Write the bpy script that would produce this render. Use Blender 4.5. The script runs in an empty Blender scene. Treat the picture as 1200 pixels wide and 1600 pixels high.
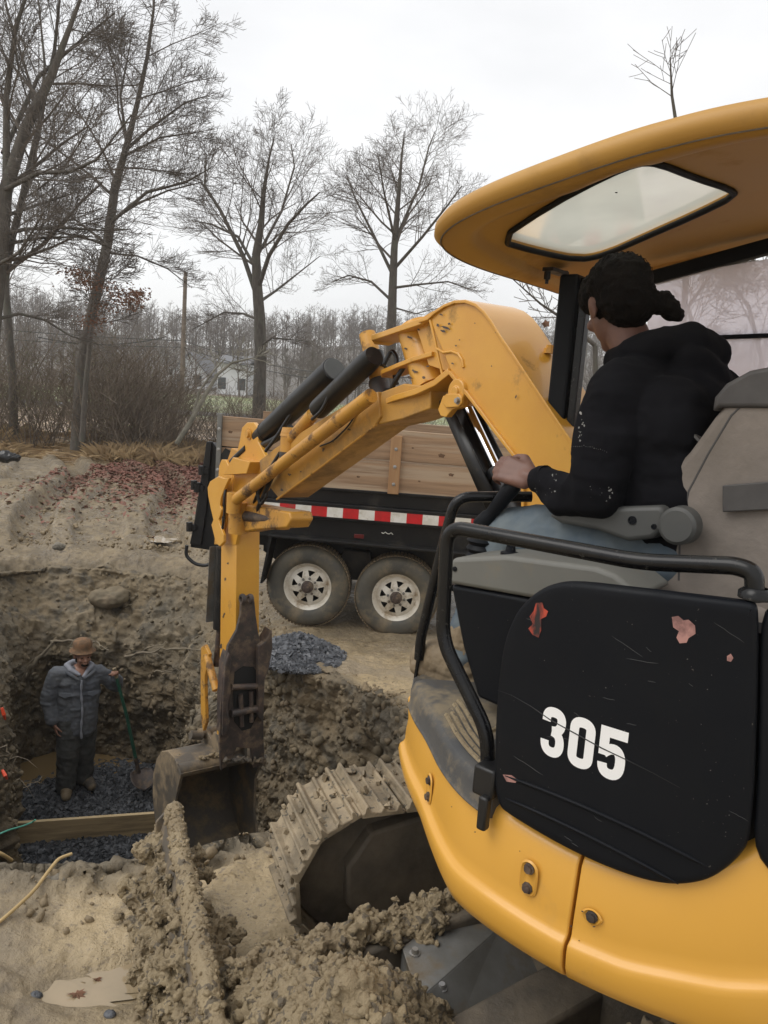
import bpy, bmesh, math, random
import numpy as np
from math import sin, cos, pi, radians, sqrt, atan2
from mathutils import Vector, Matrix, Euler

# ---------------------------------------------------------------- camera, sky, sun, exposure
SC = bpy.context.scene
COL = SC.collection
CZ = 1.9
cam_d = bpy.data.cameras.new('camera'); cam = bpy.data.objects.new('camera', cam_d); COL.objects.link(cam)
cam_d.sensor_fit = 'VERTICAL'; cam_d.sensor_height = 32.0; cam_d.sensor_width = 24.0
cam_d.lens = 32.0*1240/1600
cam_d.clip_start = 0.05; cam_d.clip_end = 3000
CM = Matrix.Rotation(pi/2-radians(8.7), 3, 'X') @ Matrix.Rotation(radians(4.0), 3, 'Z')
cam.matrix_world = Matrix.Translation((0, 0, CZ)) @ CM.to_4x4()
SC.camera = cam
SC.render.resolution_x = 768; SC.render.resolution_y = 1024

world = bpy.data.worlds.new('World'); SC.world = world; world.use_nodes = True
nt = world.node_tree; nt.nodes.clear()
sky = nt.nodes.new('ShaderNodeTexSky'); sky.sky_type = 'NISHITA'; sky.sun_disc = False
SUN_EL, SUN_AZ = radians(48), radians(-60)
sky.sun_elevation = SUN_EL; sky.sun_rotation = SUN_AZ
skyb = nt.nodes.new('ShaderNodeVectorMath'); skyb.operation = 'SCALE'; skyb.inputs['Scale'].default_value = 0.10
nt.links.new(sky.outputs[0], skyb.inputs[0])
tc = nt.nodes.new('ShaderNodeTexCoord')
mp = nt.nodes.new('ShaderNodeMapping'); mp.inputs['Scale'].default_value = (1, 1, 2.6)
nt.links.new(tc.outputs['Generated'], mp.inputs[0])
nz = nt.nodes.new('ShaderNodeTexNoise'); nz.inputs['Scale'].default_value = 2.3; nz.inputs['Detail'].default_value = 5
nz.inputs['Roughness'].default_value = .5
nt.links.new(mp.outputs[0], nz.inputs['Vector'])
rp = nt.nodes.new('ShaderNodeValToRGB')
rp.color_ramp.elements[0].position = .32; rp.color_ramp.elements[0].color = (.74, .745, .755, 1)
rp.color_ramp.elements[1].position = .68; rp.color_ramp.elements[1].color = (.92, .92, .92, 1)
nt.links.new(nz.outputs['Fac'], rp.inputs[0])
mx = nt.nodes.new('ShaderNodeMixRGB'); mx.inputs[0].default_value = .93
nt.links.new(skyb.outputs[0], mx.inputs[1]); nt.links.new(rp.outputs[0], mx.inputs[2])
bg = nt.nodes.new('ShaderNodeBackground'); bg.inputs[1].default_value = 1.06
nt.links.new(mx.outputs[0], bg.inputs[0])
wo = nt.nodes.new('ShaderNodeOutputWorld'); nt.links.new(bg.outputs[0], wo.inputs[0])

sl = bpy.data.lights.new('sun', 'SUN'); sl.energy = 1.35; sl.angle = radians(40); sl.color = (1, .97, .93)
so = bpy.data.objects.new('sun', sl); COL.objects.link(so)
# light comes from the camera's left and a little behind it
sd = Vector((sin(SUN_AZ)*cos(SUN_EL), cos(SUN_AZ)*cos(SUN_EL)*-0.6, sin(SUN_EL)))
so.rotation_euler = sd.to_track_quat('Z', 'Y').to_euler()
SC.view_settings.view_transform = 'Standard'; SC.view_settings.look = 'None'
SC.view_settings.exposure = 0.22; SC.view_settings.gamma = 1.0
SC.render.engine = 'CYCLES'
SC.cycles.max_bounces = 6; SC.cycles.transparent_max_bounces = 8

# ---------------------------------------------------------------- measuring helpers
F0 = 1240.0
CAMO = Vector((0, 0, CZ))
def ray(px, py): return CM @ Vector(((px-600)/F0, (800-py)/F0, -1))
def aty(px, py, Y):
    d = ray(px, py); return CAMO + d*(Y/d.y)
def atz(px, py, Z):
    d = ray(px, py); return CAMO + d*((Z-CZ)/d.z)
def onplane(px, py, P, n):
    d = ray(px, py); return CAMO + d*((P-CAMO).dot(n)/d.dot(n))

# frames: upper works of the machine (forward, left, up from the slew centre)
C0 = Vector((1.09, 2.31, 0))
FW = Vector((-sin(radians(50)), cos(radians(50)), 0)); LF = Vector((-FW.y, FW.x, 0)); UP = Vector((0, 0, 1))
def U(f, l, z): return C0 + FW*f + LF*l + UP*z
def up_(px, py, l): return onplane(px, py, C0+LF*l, LF)          # a pixel on the plane l = const
def fz(px, py, l):
    p = up_(px, py, l)-C0; return p.dot(FW), p.z
RB = 1.04
def cylp(px, py, R=RB):
    d = ray(px, py); a = d.x**2+d.y**2; b = -(d.x*C0.x+d.y*C0.y); c = C0.x**2+C0.y**2-R*R
    D = max(0, b*b-a*c); t = (-b-sqrt(D))/a; P = CAMO+d*t-C0
    return atan2(P.dot(FW), P.dot(LF)), P.z                       # angle from left towards forward, height
def cyl(a, z, R=RB):
    t = min(1, max(0, (math.degrees(a)-13)/20)); R = R-.048*t*t*(3-2*t)      # the body draws in towards the front corner
    return C0 + LF*(R*cos(a)) + FW*(R*sin(a)) + UP*z
# undercarriage frame
UU = Vector((.934, .358, 0)); WW = Vector((-.358, .934, 0))
def V(u, w, z): return C0 + UU*u + WW*w + UP*z
# boom frame
S0 = Vector((-.93, 5, 0)); _a = radians(-35)
BB = Vector((sin(_a), cos(_a), 0)); NL = Vector((-cos(_a), sin(_a), 0))
def Q(b, n, z): return S0 + BB*b + NL*n + UP*z
def bz(px, py, n=.12):
    p = onplane(px, py, S0+NL*n, NL)-S0; return p.dot(BB), p.z
def mid(pts):
    s = Vector((0, 0, 0))
    for p in pts: s += Vector(p)
    return s/len(pts)

# ---------------------------------------------------------------- noise (numpy)
def _h(i, j, k, s):
    n = (i.astype(np.int64)*374761393 + j.astype(np.int64)*668265263 + k.astype(np.int64)*1274126177 + s*974711) & 0xffffffff
    n = ((n ^ (n >> 13))*1103515245) & 0xffffffff
    n = ((n ^ (n >> 16))*2246822519) & 0xffffffff
    return ((n ^ (n >> 15)) & 0xffffff)/float(0xffffff)*2-1
def vn(P, s=0):
    P = np.asarray(P, float); I = np.floor(P).astype(np.int64); f = P-I; f = f*f*f*(f*(f*6-15)+10)
    i, j, k = I[:, 0], I[:, 1], I[:, 2]; x, y, z = f[:, 0], f[:, 1], f[:, 2]
    def lerp(a, b, t): return a+(b-a)*t
    r = [[lerp(_h(i, j+b, k+c, s), _h(i+1, j+b, k+c, s), x) for b in (0, 1)] for c in (0, 1)]
    return lerp(lerp(r[0][0], r[0][1], y), lerp(r[1][0], r[1][1], y), z)
def fbm(P, o=4, g=.5, s=0):
    t = 0; a = 1; m = 0; P = np.asarray(P, float)
    for q in range(o):
        t = t+a*vn(P+q*17.3, s+q); m += a; a *= g; P = P*2.03
    return t/m
def ridge(P, o=4, g=.5, s=0):
    t = 0; a = 1; m = 0; P = np.asarray(P, float)
    for q in range(o):
        t = t+a*(1-2*np.abs(vn(P+q*11.7, s+q))); m += a; a *= g; P = P*2.03
    return t/m
def sst(a, b, x):
    t = np.clip((x-a)/(b-a), 0, 1); return t*t*(3-2*t)

# ---------------------------------------------------------------- materials
MATS = {}
def mat(name, c1, c2=None, scale=6, lo=.4, hi=.6, rough=.6, rough2=None, metal=0, bump=0, bscale=40, bdist=.01,
        dirt=None, dscale=4, dlo=.5, dhi=.62, damt=1.0, coat=0, stretch=(1, 1, 1), spec=.5, attr=None, sheen=0, fleck=None, flo=.62, fscale=60):
    m = bpy.data.materials.new(name); m.use_nodes = True; t = m.node_tree; N = t.nodes; K = t.links.new
    b = N['Principled BSDF']; b.inputs['Roughness'].default_value = rough; b.inputs['Metallic'].default_value = metal
    b.inputs['Coat Weight'].default_value = coat; b.inputs['Specular IOR Level'].default_value = spec
    if sheen: b.inputs['Sheen Weight'].default_value = sheen
    g = N.new('ShaderNodeTexCoord'); mpn = N.new('ShaderNodeMapping'); mpn.inputs['Scale'].default_value = stretch
    K(g.outputs['Object'], mpn.inputs[0]); co = mpn.outputs[0]
    def noise(sc, det=5, ro=.6):
        n = N.new('ShaderNodeTexNoise'); n.inputs['Scale'].default_value = sc; n.inputs['Detail'].default_value = det
        n.inputs['Roughness'].default_value = ro; K(co, n.inputs['Vector']); return n.outputs['Fac']
    def ramp(src, a, bb):
        r = N.new('ShaderNodeMapRange'); r.inputs['From Min'].default_value = a; r.inputs['From Max'].default_value = bb; K(src, r.inputs['Value']); return r.outputs[0]
    def mix(f, a, bcol, amt=1.0):
        q = N.new('ShaderNodeMix'); q.data_type = 'RGBA'
        if f is not None:
            if amt != 1.0:
                w = N.new('ShaderNodeMath'); w.operation = 'MULTIPLY'; w.inputs[1].default_value = amt; K(f, w.inputs[0]); f = w.outputs[0]
            K(f, q.inputs['Factor'])
        for s_, v in ((q.inputs['A'], a), (q.inputs['B'], bcol)):
            if isinstance(v, tuple): s_.default_value = (*v, 1)
            else: K(v, s_)
        return q.outputs['Result']
    col = c1
    if c2: col = mix(ramp(noise(scale), lo, hi), c1, c2)
    if fleck: col = mix(ramp(noise(fscale, 2), flo, flo+.03), col, fleck)
    if dirt:
        d = ramp(noise(dscale, 7, .68), dlo, dhi); col = mix(d, col, dirt, damt)
        q = N.new('ShaderNodeMapRange'); q.inputs['To Min'].default_value = rough; q.inputs['To Max'].default_value = .85; K(d, q.inputs['Value']); K(q.outputs[0], b.inputs['Roughness'])
    elif rough2 is not None:
        q = N.new('ShaderNodeMapRange'); q.inputs['From Min'].default_value = .4; q.inputs['From Max'].default_value = .6
        q.inputs['To Min'].default_value = rough; q.inputs['To Max'].default_value = rough2; K(noise(scale*1.3), q.inputs['Value']); K(q.outputs[0], b.inputs['Roughness'])
    if isinstance(col, tuple): b.inputs['Base Color'].default_value = (*col, 1)
    else: K(col, b.inputs['Base Color'])
    if bump:
        bn = N.new('ShaderNodeBump'); bn.inputs['Strength'].default_value = bump; bn.inputs['Distance'].default_value = bdist
        K(noise(bscale, 7, .62), bn.inputs['Height']); K(bn.outputs[0], b.inputs['Normal'])
    MATS[name] = m; return m

YEL = (.66, .34, .045)
mat('yellow_paint', YEL, (.60, .29, .04), 3, .35, .65, .32, dirt=(.20, .12, .045), dscale=5, dlo=.60, dhi=.70, damt=.75, coat=.25, bump=.05, bscale=90)
mat('yellow_dirty', (.58, .29, .04), (.48, .24, .05), 5, .35, .65, .42, dirt=(.10, .06, .035), dscale=9, dlo=.52, dhi=.62, damt=.9, bump=.15, bscale=60)
mat('yellow_arm', (.52, .265, .04), (.42, .22, .05), 3, .35, .65, .42, dirt=(.22, .14, .07), dscale=3.5, dlo=.47, dhi=.62, damt=.8, bump=.1, bscale=60)
mat('knot', (.10, .055, .03), (.16, .09, .05), 40, rough=.8)
mat('yellow_body', (.68, .355, .055), (.65, .335, .05), 2, .3, .7, .36, dirt=(.30, .19, .08), dscale=2.2, dlo=.60, dhi=.80, damt=.55, coat=.15, bump=.06, bscale=7)
mat('canopy_yellow', (.48, .26, .05), (.44, .23, .045), 2, .3, .7, .5, dirt=(.20, .13, .06), dscale=5, dlo=.56, dhi=.75, damt=.4, bump=.06, bscale=60)
mat('black_plastic', (.0045, .0055, .008), (.007, .008, .010), 3, .35, .65, .42, .6, spec=.16, bump=.05, bscale=300, bdist=.001, fleck=(.10, .09, .08), flo=.74, fscale=120)
mat('black_steel', (.010, .010, .011), (.018, .0175, .017), 8, .4, .6, .36, .6, spec=.35, bump=.08, bscale=120, bdist=.002, dirt=(.10, .085, .06), dscale=14, dlo=.58, dhi=.7, damt=.5)
mat('rail_paint', (.007, .007, .008), (.012, .012, .012), 8, .4, .6, .25, .45, spec=.3, bump=.1, bscale=220, bdist=.001, dirt=(.12, .11, .09), dscale=70, dlo=.62, dhi=.7, damt=.6)
mat('trailer_black', (.008, .008, .009), (.014, .0135, .013), 2, .35, .65, .40, .6, spec=.3, dirt=(.07, .058, .042), dscale=2.5, dlo=.54, dhi=.75, damt=.6, bump=.06, bscale=60)
mat('chrome', (.85, .85, .86), rough=.07, metal=1)
mat('grey_steel', (.22, .22, .21), (.14, .135, .12), 6, .35, .65, .45, metal=.4, dirt=(.19, .15, .10), dscale=5, dlo=.48, dhi=.62, bump=.12, bscale=50)
mat('rust_steel', (.075, .05, .04), (.035, .03, .028), 14, .35, .65, .55, bump=.5, bscale=70, bdist=.004, dirt=(.17, .12, .075), dscale=11, dlo=.5, dhi=.66)
mat('mud_steel', (.105, .09, .072), (.06, .053, .044), 6, .35, .65, .5, bump=.4, bscale=45, bdist=.005, dirt=(.24, .18, .11), dscale=6, dlo=.44, dhi=.6)
mat('wall_earth', (.19, .148, .09), (.14, .115, .075), 2.5, .42, .58, .8, bump=.6, bscale=50, bdist=.01, dirt=(.20, .155, .10), dscale=1.4, dlo=.54, dhi=.62)
mat('mud', (.25, .19, .112), (.35, .272, .16), 7, .35, .65, .35, .75, bump=1.0, bscale=45, bdist=.02, fleck=(.15, .12, .08), flo=.58, fscale=28)
mat('clod_mud', (.27, .205, .122), (.21, .16, .095), 5, .35, .65, .6, .85, bump=.8, bscale=60, bdist=.01)
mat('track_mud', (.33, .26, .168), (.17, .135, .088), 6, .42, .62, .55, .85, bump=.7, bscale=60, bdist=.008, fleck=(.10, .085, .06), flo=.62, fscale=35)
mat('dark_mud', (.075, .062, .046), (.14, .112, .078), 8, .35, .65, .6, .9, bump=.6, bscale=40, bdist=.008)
mat('wood_plank', (.34, .22, .13), (.23, .145, .085), 2.5, .38, .62, .75, bump=.5, bscale=14, bdist=.004, stretch=(.4, 1, 9), dirt=(.42, .33, .235), dscale=.9, dlo=.50, dhi=.60, damt=.7)
mat('wood_post', (.36, .21, .10), (.28, .15, .07), 3, .35, .65, .7, bump=.25, bscale=22, bdist=.003, stretch=(7, 7, .5))
mat('form_wood', (.50, .37, .20), (.36, .26, .14), 3, .35, .65, .7, bump=.3, bscale=20, bdist=.003, stretch=(.6, .6, 7), dirt=(.15, .11, .065), dscale=2, dlo=.45, dhi=.62, damt=.7)
mat('form_wood_top', (.62, .48, .28), (.52, .38, .2), 5, .35, .65, .7)
mat('rubber', (.06, .058, .05), (.10, .088, .065), 5, .35, .6, .7, bump=.2, bscale=60, bdist=.004, dirt=(.24, .185, .115), dscale=3.2, dlo=.50, dhi=.66, damt=.75)
mat('rubber_tread', (.24, .18, .11), (.17, .13, .085), 8, .35, .65, .85, bump=.4, bscale=60, bdist=.006)
mat('white_rim', (.68, .65, .58), (.52, .46, .36), 6, .35, .7, .5, dirt=(.28, .21, .13), dscale=9, dlo=.5, dhi=.68)
mat('black_hole', (.008, .008, .008), rough=.8)
mat('tape_red', (.55, .015, .02), (.42, .02, .02), 9, rough=.4, dirt=(.20, .13, .09), dscale=12, dlo=.56, dhi=.72, damt=.6); mat('tape_white', (.72, .70, .65), (.6, .57, .5), 9, rough=.4, dirt=(.35, .29, .2), dscale=12, dlo=.55, dhi=.7, damt=.7)
mat('dried_plaster', (.30, .29, .27), (.14, .14, .13), 60, rough=.9)
mat('decal_white', (.85, .85, .84), rough=.4)
mat('sticker_red', (.45, .06, .03), (.02, .015, .015), 35, .42, .58, .6, stretch=(1, 1, .35))
mat('sticker_pink', (.42, .22, .19), (.2, .1, .09), 30, .45, .62, .6)
mat('hose', (.012, .012, .013), rough=.4, bump=.1, bscale=200)
mat('seat_cloth', (.235, .20, .17), (.175, .15, .128), 7, .35, .65, .85, bump=.55, bscale=7, bdist=.012, dirt=(.16, .135, .11), dscale=4, dlo=.5, dhi=.68, damt=.7)
mat('seat_dark', (.055, .05, .048), (.08, .075, .07), 9, .35, .65, .6, bump=.2, bscale=200, bdist=.001)
mat('grey_plastic', (.06, .062, .06), (.075, .075, .07), 5, .35, .65, .55, bump=.1, bscale=300, bdist=.001)
mat('console_grey', (.15, .148, .13), (.125, .122, .108), 4, .35, .65, .6, bump=.1, bscale=400, bdist=.001, dirt=(.2, .17, .12), dscale=12, dlo=.58, dhi=.7, damt=.5)
mat('rubber_mat', (.045, .046, .048), (.075, .07, .062), 7, .35, .65, .5, .8, bump=.2, bscale=90, bdist=.003, dirt=(.23, .18, .11), dscale=6, dlo=.5, dhi=.62, damt=.75)
mat('hoodie_black', (.0055, .0055, .007), (.009, .009, .011), 5, .35, .65, .95, bump=.3, bscale=260, bdist=.002, spec=.12, fleck=(.22, .21, .19), flo=.76, fscale=30)
mat('denim', (.075, .105, .135), (.14, .165, .175), 6, .35, .65, .85, bump=.25, bscale=300, bdist=.001, dirt=(.26, .25, .19), dscale=4, dlo=.55, dhi=.7, damt=.5)
mat('skin_dark', (.13, .062, .044), (.18, .088, .062), 14, .35, .65, .5, bump=.15, bscale=160, bdist=.001)
mat('skin_worker', (.26, .13, .085), (.33, .17, .115), 14, .35, .65, .5, bump=.1, bscale=160, bdist=.001)
mat('hair_black', (.004, .0032, .003), (.008, .006, .005), 30, .4, .6, .7, spec=.12, bump=.9, bscale=70, bdist=.01)
mat('boot_mud', (.26, .20, .125), (.17, .125, .075), 9, .35, .65, .6, .8, bump=.6, bscale=50, bdist=.006)
mat('work_jacket', (.10, .11, .13), (.14, .147, .16), 6, .35, .65, .9, bump=.4, bscale=60, bdist=.006, dirt=(.10, .105, .105), dscale=3.5, dlo=.5, dhi=.7)
mat('hood_grey', (.30, .31, .35), (.25, .26, .3), 6, rough=.9); mat('work_trousers', (.055, .057, .055), (.08, .08, .075), 7, rough=.9, bump=.4, bscale=40, bdist=.01)
mat('hat_camo', (.22, .12, .06), (.13, .08, .045), 22, .42, .58, .9, bump=.3, bscale=90, bdist=.003)
mat('green_handle', (.015, .10, .06), (.02, .075, .05), 8, rough=.4)
mat('bark', (.12, .105, .088), (.075, .065, .055), 5, .35, .65, .9, bump=.9, bscale=9, bdist=.03, stretch=(3, 3, .8), dirt=(.11, .115, .085), dscale=2, dlo=.52, dhi=.66, damt=.7)
mat('twig', (.11, .095, .083), (.15, .13, .112), 3, rough=.9)
mat('shrub_twig', (.12, .092, .068), (.175, .138, .10), 3, rough=.9)
mat('twig_far', (.11, .09, .078), (.15, .125, .105), .1, rough=.95)
mat('bark_pale', (.30, .28, .23), (.17, .16, .12), 4, .35, .65, .9, bump=.4, bscale=20, bdist=.02)
mat('leaf_rust', (.19, .085, .045), (.13, .07, .04), 3, rough=.8)
mat('leaf_green', (.16, .17, .05), (.11, .12, .05), 1, rough=.8)
mat('leaf_litter', (.22, .09, .065), (.19, .105, .07), 2, .35, .65, .75)
mat('dry_grass', (.38, .27, .14), (.28, .19, .10), 1.5, .35, .65, .9)
mat('root', (.24, .20, .14), (.16, .13, .09), 6, rough=.8)
mat('stone_blue', (.05, .054, .062), (.125, .132, .145), 12, .4, .62, .38, .6, bump=.3, bscale=60, bdist=.004)
mat('stone_dark', (.033, .036, .041), (.095, .10, .11), 12, .4, .64, .38, .65, bump=.3, bscale=60, bdist=.004)
mat('puddle_water', (.37, .285, .18), (.32, .25, .155), 5, rough=.04, spec=.6); mat('puddle_brown', (.22, .15, .07), rough=.08, spec=.6)
mat('house_white', (.72, .73, .74), rough=.6); mat('roof_grey', (.14, .14, .15), rough=.7); mat('window_dark', (.04, .045, .05), rough=.2)
mat('asphalt', (.16, .16, .165), rough=.85)
mat('pole_wood', (.17, .13, .10), (.12, .09, .07), 3, rough=.9)
mat('wire_black', (.02, .02, .02), rough=.6)
mat('orange_tape', (.75, .07, .02), rough=.5); mat('hose_yellow', (.50, .36, .17), (.4, .28, .12), 5, rough=.6); mat('string_green', (.12, .5, .38), rough=.5)
mat('rock', (.20, .175, .135), (.13, .115, .09), 6, rough=.8, bump=.4, bscale=20)
mat('tarp_black', (.01, .01, .011), rough=.3)
mat('gold', (.9, .5, .18), rough=.25, metal=1)
mat('nail_bolt', (.42, .42, .42), (.3, .28, .25), 20, rough=.4, metal=.7)
mat('reflector_red', (.12, .015, .015), rough=.3)
def glass_mat(name, tint, alpha, rough=.05, milky=None):
    m = bpy.data.materials.new(name); m.use_nodes = True; t = m.node_tree; N = t.nodes; K = t.links.new
    for n in list(N): N.remove(n)
    tr = N.new('ShaderNodeBsdfTransparent'); tr.inputs[0].default_value = (*tint, 1)
    gl = N.new('ShaderNodeBsdfGlossy'); gl.inputs['Roughness'].default_value = rough
    fr = N.new('ShaderNodeFresnel'); fr.inputs[0].default_value = 1.45
    a = N.new('ShaderNodeMixShader'); K(fr.outputs[0], a.inputs[0]); K(tr.outputs[0], a.inputs[1]); K(gl.outputs[0], a.inputs[2])
    o = N.new('ShaderNodeOutputMaterial')
    if milky:
        df = N.new('ShaderNodeBsdfTranslucent'); df.inputs[0].default_value = (*milky, 1)
        n = N.new('ShaderNodeTexNoise'); n.inputs['Scale'].default_value = 4; n.inputs['Detail'].default_value = 5
        tcn = N.new('ShaderNodeTexCoord'); K(tcn.outputs['Object'], n.inputs[0])
        mr = N.new('ShaderNodeMapRange'); mr.inputs['To Min'].default_value = alpha-.12; mr.inputs['To Max'].default_value = alpha+.12; K(n.outputs[0], mr.inputs[0])
        b = N.new('ShaderNodeMixShader'); K(mr.outputs[0], b.inputs[0]); K(a.outputs[0], b.inputs[1]); K(df.outputs[0], b.inputs[2]); K(b.outputs[0], o.inputs[0])
    else: K(a.outputs[0], o.inputs[0])
    MATS[name] = m
glass_mat('skylight_glass', (.84, .83, .74), .45, .1, (.80, .79, .68))
glass_mat('side_glass', (.96, .94, .97), .55, .05, (.95, .91, .95))

# ---------------------------------------------------------------- object helpers
def tag(o, label=None, cat=None, group=None, kind=None):
    if label: o['label'] = label
    if cat: o['category'] = cat
    if group: o['group'] = group
    if kind: o['kind'] = kind
    return o
def thing(name, label, cat, loc, group=None, kind=None):
    o = bpy.data.objects.new(name, None); COL.objects.link(o); o.location = loc; o.empty_display_size = .1
    o['_w'] = list(loc); return tag(o, label, cat, group, kind)
def origin_of(o):
    v = Vector((0, 0, 0))
    while o is not None:
        v += o.location; o = o.parent
    return v
def finish(name, me, m, parent=None, smooth=35, bevel=0, seg=2, loc=None):
    o = bpy.data.objects.new(name, me); COL.objects.link(o)
    base = origin_of(parent) if parent is not None else Vector((0, 0, 0))
    if parent is not None: o.parent = parent
    if loc is not None: base = Vector(loc); o.location = base - (origin_of(parent) if parent is not None else Vector((0, 0, 0)))
    if base.length > 0: me.transform(Matrix.Translation(-base))
    ms = m if isinstance(m, (list, tuple)) else [m]
    for q in ms: me.materials.append(MATS[q] if isinstance(q, str) else q)
    if smooth is not None and len(me.polygons):
        me.polygons.foreach_set('use_smooth', [True]*len(me.polygons))
        if smooth < 179: me.set_sharp_from_angle(angle=radians(smooth))
    if bevel:
        b = o.modifiers.new('bevel', 'BEVEL'); b.width = bevel; b.segments = seg; b.limit_method = 'ANGLE'; b.angle_limit = radians(40)
    return o
def np_mesh(name, v, f, m, parent=None, smooth=180, loc=None):
    v = np.asarray(v, np.float32); f = np.asarray(f, np.int32); k = f.shape[1]
    me = bpy.data.meshes.new(name); me.vertices.add(len(v)); me.vertices.foreach_set('co', v.ravel())
    me.loops.add(f.size); me.loops.foreach_set('vertex_index', f.ravel())
    me.polygons.add(len(f)); me.polygons.foreach_set('loop_start', np.arange(0, f.size, k, dtype=np.int32))
    me.update(calc_edges=True); me.validate()
    return finish(name, me, m, parent, smooth, loc=loc)
def round_path(pts, r, n=5):
    pts = [Vector(p) for p in pts]; out = [pts[0]]
    for i in range(1, len(pts)-1):
        a, b, c = pts[i-1], pts[i], pts[i+1]; rr = min(r, (a-b).length*.45, (c-b).length*.45)
        p0 = b+(a-b).normalized()*rr; p1 = b+(c-b).normalized()*rr
        for k in range(n+1):
            t = k/n; out.append(p0*(1-t)**2+b*2*t*(1-t)+p1*t*t)
    out.append(pts[-1]); return out
class MB:
    def __init__(s): s.v = []; s.f = []; s.mi = []
    def add(s, vs, fs, mi=0):
        o = len(s.v); s.v += [tuple(p) for p in vs]; s.f += [tuple(i+o for i in q) for q in fs]; s.mi += [mi]*len(fs); return s
    def slab(s, pts, d, mi=0):                                   # closed prism: outline pts, extruded by vector d
        n = len(pts); P = [Vector(p) for p in pts]; d = Vector(d)
        s.add(P+[p+d for p in P], [tuple(range(n))[::-1], tuple(range(n, 2*n))]+[(i, (i+1) % n, n+(i+1) % n, n+i) for i in range(n)], mi); return s
    def box(s, c, ax, ay, az, mi=0):                             # centre and three half vectors
        c = Vector(c); ax = Vector(ax); ay = Vector(ay); az = Vector(az)
        vs = [c+ax*i+ay*j+az*k for k in (-1, 1) for j in (-1, 1) for i in (-1, 1)]
        s.add(vs, [(0, 2, 3, 1), (4, 5, 7, 6), (0, 1, 5, 4), (2, 6, 7, 3), (0, 4, 6, 2), (1, 3, 7, 5)], mi); return s
    def tube(s, pts, r, n=10, cap=True, mi=0, flat=None):
        pts = [Vector(p) for p in pts]; m = len(pts); rs = r if isinstance(r, (list, tuple)) else [r]*m
        T = []
        for i in range(m):
            a = pts[max(i-1, 0)]; b = pts[min(i+1, m-1)]; t = b-a; T.append(t.normalized() if t.length > 1e-9 else Vector((0, 0, 1)))
        ref = Vector((0, 0, 1)) if abs(T[0].z) < .9 else Vector((1, 0, 0))
        x = T[0].cross(ref).normalized(); vs = []
        for i in range(m):
            x = (x-T[i]*x.dot(T[i]));
            if x.length < 1e-6: x = T[i].orthogonal()
            x.normalize(); y = T[i].cross(x)
            for k in range(n):
                a = 2*pi*k/n; vs.append(pts[i]+(x*cos(a)+y*sin(a))*rs[i])
        fs = [(i*n+k, i*n+(k+1) % n, (i+1)*n+(k+1) % n, (i+1)*n+k) for i in range(m-1) for k in range(n)]
        if cap: fs += [tuple(range(n))[::-1], tuple((m-1)*n+k for k in range(n))]
        s.add(vs, fs, mi); return s
    def cyl(s, a, b, r, n=24, mi=0, r2=None): return s.tube([a, b], [r, r if r2 is None else r2], n, True, mi)
    def lathe(s, o, ax, prof, n=48, mi=0, close=False):          # prof = [(radius, along axis)]
        ax = Vector(ax).normalized(); x = ax.orthogonal().normalized(); y = ax.cross(x); o = Vector(o); m = len(prof)
        vs = [o+ax*h+(x*cos(2*pi*k/n)+y*sin(2*pi*k/n))*r for r, h in prof for k in range(n)]
        fs = [(i*n+k, i*n+(k+1) % n, ((i+1) % m)*n+(k+1) % n, ((i+1) % m)*n+k) for i in range(m if close else m-1) for k in range(n)]
        s.add(vs, fs, mi); return s
    def ball(s, c, r, n=12, mi=0, R=None):
        c = Vector(c); rr = Vector(r) if not isinstance(r, (int, float)) else Vector((r, r, r)); h = n//2; vs = []; 
        for i in range(h+1):
            a = pi*i/h
            for k in range(n):
                b = 2*pi*k/n; q = Vector((sin(a)*cos(b)*rr.x, sin(a)*sin(b)*rr.y, cos(a)*rr.z)); vs.append(c+(R @ q if R else q))
        s.add(vs, [(i*n+k, (i+1)*n+k, (i+1)*n+(k+1) % n, i*n+(k+1) % n) for i in range(h) for k in range(n)], mi); return s
    def cap(s, a, ra, b, rb, n=14):
        a = Vector(a); b = Vector(b); s.ball(a, ra, n); s.ball(b, rb, n)
        if (b-a).length > 1e-5: s.tube([a, b], [ra, rb], n)
        return s
    def chain(s, pts, rs, n=14):
        for i in range(len(pts)-1): s.cap(pts[i], rs[i], pts[i+1], rs[i+1], n)
        return s
    def build(s, name, m, parent=None, smooth=35, bevel=0, seg=2, label=None, loc=None):
        me = bpy.data.meshes.new(name); me.from_pydata(s.v, [], s.f)
        if any(s.mi): me.polygons.foreach_set('material_index', s.mi)
        bm = bmesh.new(); bm.from_mesh(me); bmesh.ops.recalc_face_normals(bm, faces=bm.faces); bm.to_mesh(me); bm.free()
        o = finish(name, me, m, parent, smooth, bevel, seg, loc)
        if label: o['label'] = label
        return o
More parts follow.
